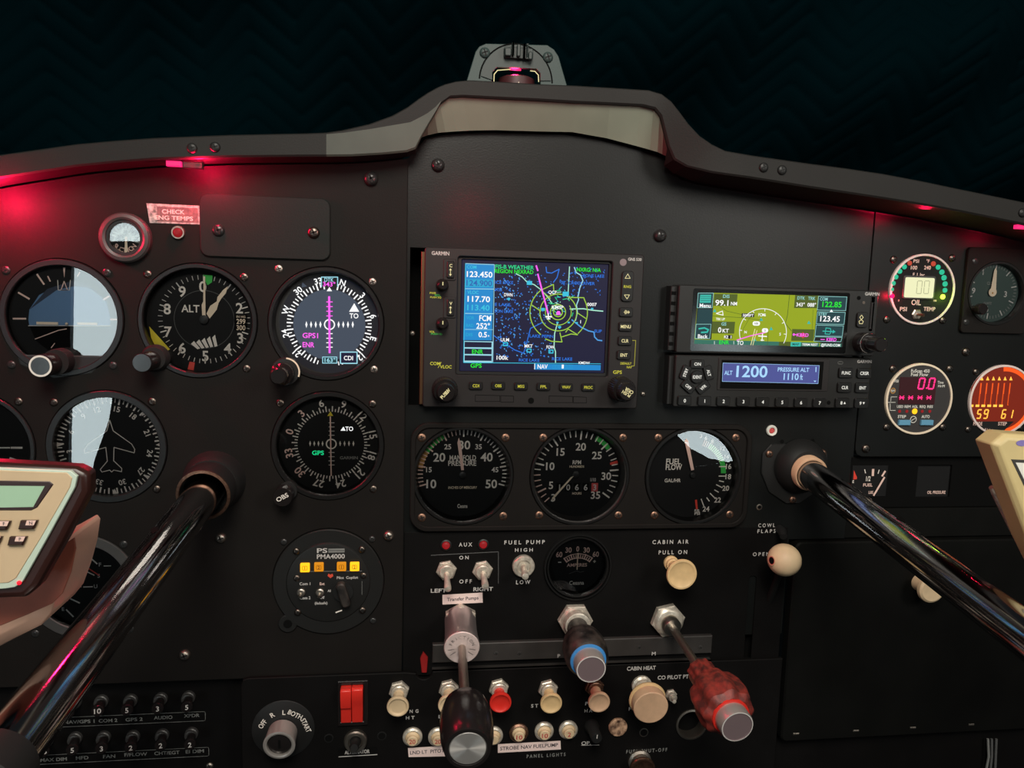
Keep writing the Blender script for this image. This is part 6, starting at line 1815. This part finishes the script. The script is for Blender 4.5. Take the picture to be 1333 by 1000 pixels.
for q, t, lb, w_ in ((((531, 974), (581, 971), (581, 984.5), (532, 985.5)), 'LND LT  PITOT', 'pale label strip reading LND LT PITOT under the left breakers', 43), (((648, 969), (729.5, 964.5), (730, 975.5), (648, 980)), 'STROBE NAV FUELPUMP', 'pale label strip reading STROBE NAV FUELPUMP under the breakers', 73)):
    f = PF(0.5 * (q[0][0] + q[1][0]), 0.5 * (q[0][1] + q[2][1]), SUBH); k = f.mm(1)
    b = MB(); b.prism(f, [f.loc(*p) for p in q], 0, 0.3, 'placard_pink'); c = (sum(p[0] for p in q) / 4, sum(p[1] for p in q) / 4); b.text(f, t, *f.loc(*c, .34), 4.6 * k, 0.34, 'ink', w_ * k, -1)
    tag(b.build('placard'), lb, 'sign')

# magneto key switch
f = PF(369, 949, SUBH); k = f.mm(1)
r = thing('magneto_switch', 'round key switch reading OFF R L BOTH START', 'switch', f.o)
b = MB(); b.lathe(f, [(f.mm(39), 0), (f.mm(39), 0.6), (f.mm(38), 0.9)], 'black', 56)
zk = ZM(310, 850, 0.2475)
for t, x, y, rot, w_ in (('OFF', 128, 375, -55, 12), ('R', 180, 327, -28, None), ('L', 241, 314, 2, None), ('BOTH', 300, 325, 28, 19), ('START', 357, 382, 66, 20)):
    b.text(f, t, *f.loc(*zk(x, y), 1.0), 6.2 * k, 1.0, 'white', w_ * k if w_ else None, rot)
b.build('dial_plate', r)
fa = axis_frame(PF(368.5, 952, SUBH).o, CTRL); a = along(fa, 366, 971); kk = (CAM - fa.w(0, 0, a)).dot(-FWD) / FPX
b = MB(); b.lathe(fa, [(10.2, 0.9), (10.6, a * 0.8), (20.5 * kk, a - 1.5), (20.5 * kk, a), (18 * kk, a + 0.4), (16 * kk, a), (15.5 * kk, a - 5)], 'cap_side', 56, cap1=False); b.build('barrel', r)
b = MB(); b.lathe(fa, [(15.8 * kk, a - 4), (15 * kk, a - 1.5), (14 * kk, a - 1.2)], 'knob_black', 40); b.box(Fr(fa.w(0, 0, a - 1.15), fa.ux, fa.uy), -0.8, -3.4, 0.8, 3.4, 0, 0.1, 'void'); b.build('cylinder', r)

# red master rocker
f = PF(459, 915, SUBH); k = f.mm(1)
r = thing('master_switch', 'bright red split rocker switch in a black frame', 'switch', f.o)
b = MB(); u0, v0 = f.loc(440, 944); u1, v1 = f.loc(479, 884.5); b.plate(f, [(u0, v0), (u1, v0), (u1, v1), (u0, v1)], [[(u0 + 2, v0 + 3), (u1 - 3, v0 + 3), (u1 - 3, v1 - 3), (u0 + 2, v1 - 3)]], 0, 2.0, 'knob_black', 0.4); b.box(f, u0 + .5, v0 + .5, u1 - .5, v1 - .5, 0, 0.4, 'void'); b.build('frame', r)
for x0, x1, dz in ((443.5, 457.5, 0), (458, 472.5, 1)):
    a, _ = f.loc(x0, 915, 3); c, _ = f.loc(x1, 915, 3); v0 = f.loc(458, 939)[1]; v1 = f.loc(458, 891)[1]; vm = 0.5 * (v0 + v1)
    pr = [(v0, 0.3), (v0, 2.2), (vm - 2, 4.0), (vm + (2 if dz else -1), 6.0 - dz), (v1 - 6, 8.5 - dz), (v1 - 1, 8.0 - dz), (v1, 6.5 - dz), (v1, 0.3)]
    pts = [f.w(a, v, n_) for v, n_ in pr] + [f.w(c, v, n_) for v, n_ in pr]; nn = len(pr)
    b = MB(); b.add(pts, [(i, i + nn, (i + 1) % nn + nn, (i + 1) % nn) for i in range(nn)] + [tuple(range(nn)), tuple(range(2 * nn - 1, nn - 1, -1))], 'red_plastic'); o = b.build('rocker', r, bevel=0.5)

# red tab in the cut-out left of the bar
f = PF(552, 866, 4); b = MB(); b.prism(f, [f.loc(549, 877), f.loc(547, 858), f.loc(551, 850), f.loc(557, 857), f.loc(555.5, 877)], -2.6, -0.6, 'tag_red', 0.5)
tag(b.build('cable_tag'), 'red tag in the notch left of the grey bar', 'tag')

# white round fitting with a red eye, above the right yoke collar
f = PF(1004, 560.5, 0); r = thing('panel_fitting', 'small white ringed fitting with red centre above the right yoke collar', 'fitting', f.o)
b = MB(); b.lathe(f, [(4.2, 0), (4.2, 1.2), (3.6, 2.0), (2.4, 1.6), (2.2, 0.6)], 'placard_pale', 32, cap1=False); b.build('ring', r); b = MB(); b.lathe(f, [(2.3, 0.4), (1.6, 1.2)], 'ink_red', 24); b.build('eye', r)

# cowl flap lever
f = PF(1020, 729, 1.2)
r = thing('cowl_flap_lever', 'pale round cowl flap ball over the narrow slot, dark hole in its side', 'lever', at(1014, 790, 1.2))
hb = 28.0; pb = at(1021, 729, hb); kk = (CAM - pb).dot(-FWD) / FPX
b = MB(); b.ball(pb, 21.5 * kk, 'ivory_pale', sq=(1, 1, 0.97)); d_ = (at(1003, 728, hb) - pb).normalized(); d_ = (d_ + Vector((0, -0.28, 0))).normalized()
b.build('ball', r)
b = MB(); fh = axis_frame(pb + d_ * 21.5 * kk * 0.985, d_); b.lathe(fh, [(3.6, -1.0), (3.6, 0.15), (3.0, 0.2)], 'tan', 24, cap1=False); b.disc(fh, 3.3, 0.1, 'ink_red'); b.disc(fh, 2.5, 0.15, 'void'); b.build('hole', r)
b = MB(); q0 = at(998, 790, -6); b.tube([q0, at(1006, 770, 6), pb], [3.0, 2.8, 2.6], 'rubber', 16); b.build('arm', r)
b = MB(); b.tube([at(1014, 688, 1), at(1018, 692, 8), at(1020, 699, 14)], [3.0, 3.4, 2.6], 'rubber', 18); b.build('stop_boot', r)

# ================================================================== breakers of the lower left panel
rows = [((98, 913), (88, 929), '5', 'NAV/GPS 1'), ((133, 912), (127, 926), '10', 'COM 2'), ((171, 911), (165, 925), '5', 'GPS 2'), ((210, 909), (205, 923), '3', 'AUDIO'), ((246, 907), (243, 921), '5', 'XPDR'),
        ((62, 962), (56, 979), '15', 'MAX DIM'), ((99, 960), (94, 977), '5', 'MFD'), ((136, 959), (132, 975), '3', 'FAN'), ((174, 958), (170, 974), '2', 'F/FLOW'), ((212, 956), (209, 971), '2', 'CHT/EGT'), ((250, 954), (247, 970), '2', 'EI DIM')]
for bs, tp, t, nm in rows:
    f = PF(*bs, CBH); r = thing('breaker_button', 'black push breaker marked %s above the %s lettering' % (t, nm), 'circuit breaker', f.o, 'black push breakers')
    b = MB(); b.lathe(f, [(4.6, 0), (4.6, 2.5), (4.0, 3), (4.0, 5), (3.4, 5.2)], 'cap_dark' if 'cap_dark' in MATS else 'bezel_grey', 24); b.build('collar', r)
    fa = axis_frame(f.o, (at(*tp, CBH + 17) - f.o)); a = along(fa, *tp)
    b = MB(); b.lathe(fa, [(3.0, 3), (3.0, a - 4), (4.0, a - 3.6), (4.0, a - 0.5), (3.6, a)], 'knob_black', 28); b.text(fa, t, 0, 0, 3.4, a + 0.06, 'print', 4.4 if len(t) > 1 else None); b.build('button', r)

# ================================================================== control yokes
# left: socket in the panel, long shaft to the lower left, cream wheel grip
pL = at(279, 626, LH)
r = thing('left_control_yoke', 'glossy black yoke shaft running to the lower left with a cream plastic grip', 'yoke', pL)
fS = axis_frame(pL, CTRL)
fP = Fr(pL)
b = MB(); b.lathe(fP, [(21, 0), (20.5, 1.5), (19.5, 6), (18.2, 10), (17, 12)], 'rubber', 48); b.build('boot', r)
b = MB(); a = 16; b.lathe(fS, [(17.5, 6), (17.5, 24), (16.6, 26), (15.2, 26), (14.6, 18)], 'black', 48, cap1=False); b.lathe(fS, [(17.0, 24.5), (17.2, 26.4), (15.4, 26.8), (15.0, 26)], 'screw_copper', 48, cap1=False); b.build('collar', r)


def shaft_pt(px, py, fr):
    return fr.w(0, 0, along(fr, px, py))


a_end = along(fS, 20, 948)
b = MB(); b.lathe(fS, [(11.2, 2), (11.2, a_end), (11.2, a_end + 120)], 'chrome_black', 56); sh = b.build('shaft', r)
b = MB(); aa = along(fS, 196, 703); fh = axis_frame(fS.w(0, 0, aa), CTRL); b.lathe(Fr(fh.w(-3.5, 10.6, 0), Vector((1, 0, 0)), Vector((0, 0.86, 0.5))), [(2.2, -0.6), (2.2, 0.5)], 'void', 20); b.build('pin_hole', sh)
b = MB(); ac = along(fS, -14, 985)
for q in (ac,):
    b.lathe(fS, [(11.6, q - 2), (13.5, q), (13.5, q + 14), (12, q + 16)], 'rubber', 48)
b.build('sleeve', r)
# grip: swept cream channel seen at the left edge, ends behind the timer
YH = 205.0
fG = Fr(at(40, 790, YH))
go = [fG.loc(*q) for q in ((103, 687), (107, 693), (103, 722), (95, 752), (84, 782), (72, 797), (40, 813), (0, 834), (-90, 868), (-90, 730), (20, 730), (80, 700))]
b = MB(); b.prism(fG, go, -20, 18, 'peach', 5.0); gr_ = b.build('grip', r, bevel=2.0, sharp=60)
b = MB(); b.prism(fG, [fG.loc(*q, 18) for q in ((97, 700), (99, 714), (93, 744), (82, 772), (68, 786), (36, 800), (0, 815), (-90, 845), (-90, 745), (20, 745))], 17.6, 18.3, 'grip_reflection', 0.3); b.build('painted_reflection', gr_)['label'] = 'reddish reflection painted on the grip as a glossy patch'

# timer clipped on the left yoke: beige face, pale green LCD, small keys, dark brown rubber case
TF = YH + 40
pt = lambda x, y, h=TF: at(x, y, h)
fT = Fr(pt(40, 690))
r = thing('yoke_timer', 'beige handheld timer with pale green display on the left yoke', 'timer', fT.o)
LT = lambda x, y, n=0.0: fT.loc(x, y, n)
face = [LT(-70, 606), LT(92, 613), LT(101, 620), LT(98, 634), LT(62, 700), LT(30, 757), LT(20, 764), LT(8, 766), LT(-70, 770)]
case = [LT(-72, 598, -2), LT(100, 608, -2), LT(116, 616, -2), LT(117, 640, -2), LT(84, 704, -2), LT(50, 764, -2), LT(34, 778, -2), LT(-72, 782, -2)]
b = MB(); b.prism(fT, case, -9, -1.0, 'brown_rubber', 1.5); b.build('case', r, bevel=1.0)
b = MB(); b.prism(fT, face, -1.5, 0.4, 'pale_edge', 0.2); fi = [LT(-70, 609), LT(88, 615), LT(95, 622), LT(92, 634), LT(54, 700), LT(22, 752), LT(12, 758), LT(-70, 763)]; b.prism(fT, fi, 0.2, 0.7, 'beige', 0.2); b.build('face', r)
b = MB(); b.prism(fT, [LT(-70, 624), LT(66, 626), LT(71, 630), LT(50, 660), LT(42, 664), LT(-70, 664)], 0.5, 1.0, 'brown_rubber', 0.3); b.prism(fT, [LT(-70, 631), LT(60, 632), LT(45, 659), LT(-70, 661)], 0.9, 1.1, 'lcd')
b.build('display', r)
for x, y, t in ((5, 682, 'F'), (40, 681, 'N'), (26, 702, 'P'), (-6, 702, 'T')):
    b = MB(); q = [LT(x - 10, y - 5), LT(x + 12, y - 5), LT(x + 7, y + 6), LT(x - 13, y + 6)]; b.prism(fT, q, 0.4, 2.4, 'brown_rubber', 0.5); q2 = [LT(x - 5, y - 3.5, 2.4), LT(x + 7, y - 3.5, 2.4), LT(x + 4, y + 3, 2.4), LT(x - 7, y + 3, 2.4)]; b.poly(fT, q2, 2.45, 'pink_mark'); b.text(fT, t, *LT(x, y, 2.5), 1.2, 2.5, 'ink'); b.build('key', r)
b = MB(); b.ball(fT.w(*LT(26, 758), 0.6), 0.8, 'glow_red', 16, 10); b.build('lamp', r)

# right: flange in the panel, shaft to the lower right
pR = at(1040, 606, 0)
r = thing('right_control_yoke', 'glossy black yoke shaft crossing the lower right corner with coloured reflections', 'yoke', pR)
fS = axis_frame(pR, CTRL); f = Fr(pR)
zf2 = ZM(780, 540, 0.225)
b = MB(); b.prism(f, [f.loc(*q) for q in ((992, 590), (1003, 578), (1060, 578), (1076, 590), (1076, 612), (1058, 642), (1040, 655), (1022, 655), (1000, 640), (990, 615))], 0, 1.6, 'black', 0.5); b.build('flange', r)
for q in ((1001.5, 591), (1071, 590), (1032, 650.5)):
    screw(*q, r, 2.9, 'screw_copper', 1.6, dome=0.5)
b = MB(); b.lathe(f, [(21, 1.4), (20, 6), (16.5, 12), (14, 14)], 'rubber', 48); b.build('boot', r)
b = MB(); b.lathe(fS, [(12.8, 8), (13.0, 19), (12.2, 20.5), (11.0, 20), (10.6, 14)], 'tan', 48, cap1=False); b.build('collar', r)
a_end = along(fS, 1333, 830)
b = MB(); b.lathe(fS, [(10.6, 4), (10.6, a_end * 0.5), (10.6, a_end + 130)], 'chrome_black', 56); sh = b.build('shaft', r)
aa = along(fS, 1168, 690)
b = MB(); b.lathe(Fr(fS.w(3.5, 10.0, aa), Vector((1, 0, 0)), Vector((0, 0.86, 0.5))), [(2.4, -0.6), (2.4, 0.6)], 'void', 20); b.build('pin_hole', sh)

# cream box at the right edge and the metal rod behind it
BH = 190.0
fB = Fr(at(1310, 640, BH))
LB = lambda x, y, n=0.0: fB.loc(x, y, n)
r = thing('yoke_clock', 'yellowish cream plastic box with a purple oval, cut off by the right edge', 'device', fB.o)
b = MB(); b.prism(fB, [LB(1294, 579), LB(1311, 565), LB(1470, 576), LB(1488, 592), LB(1480, 800), LB(1400, 806), LB(1384, 790), LB(1342, 705)], -14, 0, 'beige_yellow', 2.5); b.build('case', r, bevel=0.8)
b = MB(); u, v = LB(1331, 577, 0.2); b.add([fB.w(u + 3.6 * math.cos(t), v + 1.6 * math.sin(t), 0.2) for t in [2 * PI * i / 28 for i in range(28)]], [tuple(range(28))], 'purple'); b.build('emblem', r)
b = MB(); b.prism(fB, [LB(1316, 598), LB(1466, 604), LB(1462, 742), LB(1385, 740)], -0.5, 0.4, 'bezel_grey', 0.2); b.prism(fB, [LB(1321, 602), LB(1462, 608), LB(1458, 737), LB(1386, 733)], 0.3, 0.7, 'placard_pale'); b.build('display', r)
b = MB(); b.tube([at(1292, 634, 165), at(1298, 646, 165), at(1334, 718, 165), at(1394, 838, 165)], [2.0, 2.2, 2.2, 2.2], 'nickel', 20); b.build('rod', r)

# ================================================================== compass on the glareshield
CH_ = -4.0
zc2 = ZM(540, 40, 0.195)
f = PF(672, 82, CH_); k = f.mm(1)
r = thing('magnetic_compass', 'grey green compass bracket with a red lit dial on top of the glareshield hump', 'compass', PF(672, 105, CH_).o)
P = lambda x, y, n=0.0: f.loc(*zc2(x, y), n)
out = [P(335, 350), P(405, 140), P(430, 105), P(475, 85), P(885, 95), P(930, 125), P(960, 170), P(1025, 360)]
out[0] = (out[0][0] - 2, out[0][1] - 9); out[-1] = (out[-1][0] + 2, out[-1][1] - 9)
cc = P(675, 345)
Rc = 250 * 0.195 * k
b = MB(); b.plate(f, out, [[P(515, 400), P(515, 280), P(545, 245), P(810, 255), P(838, 285), P(838, 400)]], -2, 0, 'teal_paint', 0.4); b.build('bracket', r)
b = MB(); b.ring(f, Rc - 0.5, Rc + 0.5, 0.12, 'void', *cc, a0=-88, a1=88, seg=48)
q = [P(515, 330), P(515, 280), P(545, 245), P(810, 255), P(838, 285), P(838, 335)]
pts = [(cc[0] + (Rc - 1) * math.sin(math.radians(a)), cc[1] + (Rc - 1) * math.cos(math.radians(a))) for a in range(-86, 87, 6)]
b.plate(f, pts, [], 0.0, 0.6, 'teal_dark', 0.2) if False else None
for x0, y0, x1, y1 in ((500, 190, 520, 220), (515, 185, 528, 215), (830, 225, 865, 228), (832, 240, 862, 243)):
    b.stroke(f, [P(x0, y0), P(x1, y1)], 0.5 * k, 0.14, 'void')
b.build('markings', r)
# darker round cover, with the window left open
ringp = [(cc[0] + (Rc - 1) * math.sin(math.radians(a)), cc[1] + (Rc - 1) * math.cos(math.radians(a))) for a in range(-84, 85, 6)]
inner = [P(838, 335), P(838, 285), P(810, 255), P(545, 245), P(515, 280), P(515, 330)]
b = MB(); b.prism(f, ringp + inner, 0.02, 1.0, 'teal_dark', 0.0); b.build('cover', r)
b = MB()
b.prism(f, rrect(*P(590, 190), *P(785, 130), 1.2, 3), 0.8, 4.0, 'teal_dark', 0.4)
for x, w_, y0, y1 in ((615, 22, 185, 135), (648, 9, 185, 95), (685, 13, 190, 110), (722, 8, 205, 108), (742, 6, 205, 108), (762, 14, 210, 160)):
    b.prism(f, rrect(*P(x - w_, y1 + (y0 - y1) * 1.0), *P(x + w_, y1), 0.9, 3), 3.0, 7.0, 'teal_dark', 0.5)
b.build('light_housing', r)
dc = P(675, 400, -14)
b = MB(); oc = f.w(dc[0], dc[1], -14)
mat('compass_card', (0.05, 0.01, 0.012), 0.5)
fc = Fr(oc, Vector((1, 0, 0)), Vector((0, -1, 0)))    # drum axis upright
b.lathe(fc, [(11, -8), (13, -7), (13, 9), (11, 11.5), (4, 12.5)], 'compass_card', 48); b.build('card', r)
b = MB()
for t, a in (('9', -17), ('12', 2), ('15', 21)):
    an = math.radians(a); fq = Fr(oc + Vector((13.08 * math.sin(an), -13.08 * math.cos(an), -1.5)), Vector((math.cos(an), math.sin(an), 0)), Vector((0, 0, 1))); b.text(fq, t, 0, 0, 2.6, 0.03, 'pink_mark')
fq = Fr(oc + Vector((0, -13.6, -2))); b.stroke(fq, [(0, -5), (0, 4.5)], 0.4, 0.0, 'cream_mark'); b.build('numbers', r)
b = MB(); fw = Fr(f.w(0, 0, -3)); b.stroke(f, [P(530, 340), P(532, 285), P(555, 258), P(640, 252)], 1.2 * k, -2.2, 'legend'); b.stroke(f, [P(775, 262), P(805, 265), P(828, 290), P(830, 335)], 1.2 * k, -2.2, 'legend') ; b.build('window_trim', r)
b = MB(); b.box(f, *P(640, 250), *P(715, 243), -5, -3.5, 'led_bar'); b.build('lamp', r)
l = bpy.data.lights.new('compass_lamp', 'POINT'); l.energy = 0.04; l.color = (1.0, 0.02, 0.10); l.shadow_soft_size = 0.003
o = bpy.data.objects.new('compass_lamp', l); COL.objects.link(o); o.parent = r; o.location = (f.w(*P(675, 275), -5.5) - Vector(r['_base'])) * S
screw(*zc2(467, 148), r, 3.6, 'teal_paint', CH_, dome=0.6); screw(*zc2(888, 178), r, 3.6, 'teal_paint', CH_, dome=0.6)

# loose wires hanging under the glove box
for j, (xx, c) in enumerate(((1284, 'dimprint'), (1289, 'faint'), (1295, 'faint'))):
    b = MB(); b.tube([at(xx + 2, 962, -2), at(xx + 3 - j, 985, -1), at(xx - 2 + j, 1012, -2), at(xx - 6, 1050, -3)], 1.0, c, 12)
    tag(b.build('loose_wire'), 'thin grey wire hanging below the glove box door at the bottom right', 'wire', 'loose wires')

# remove the helper text object
if _TO is not None:
    cu = _TO.data; bpy.data.objects.remove(_TO); bpy.data.curves.remove(cu)
for o in list(bpy.data.objects):
    if '_base' in o:
        del o['_base']
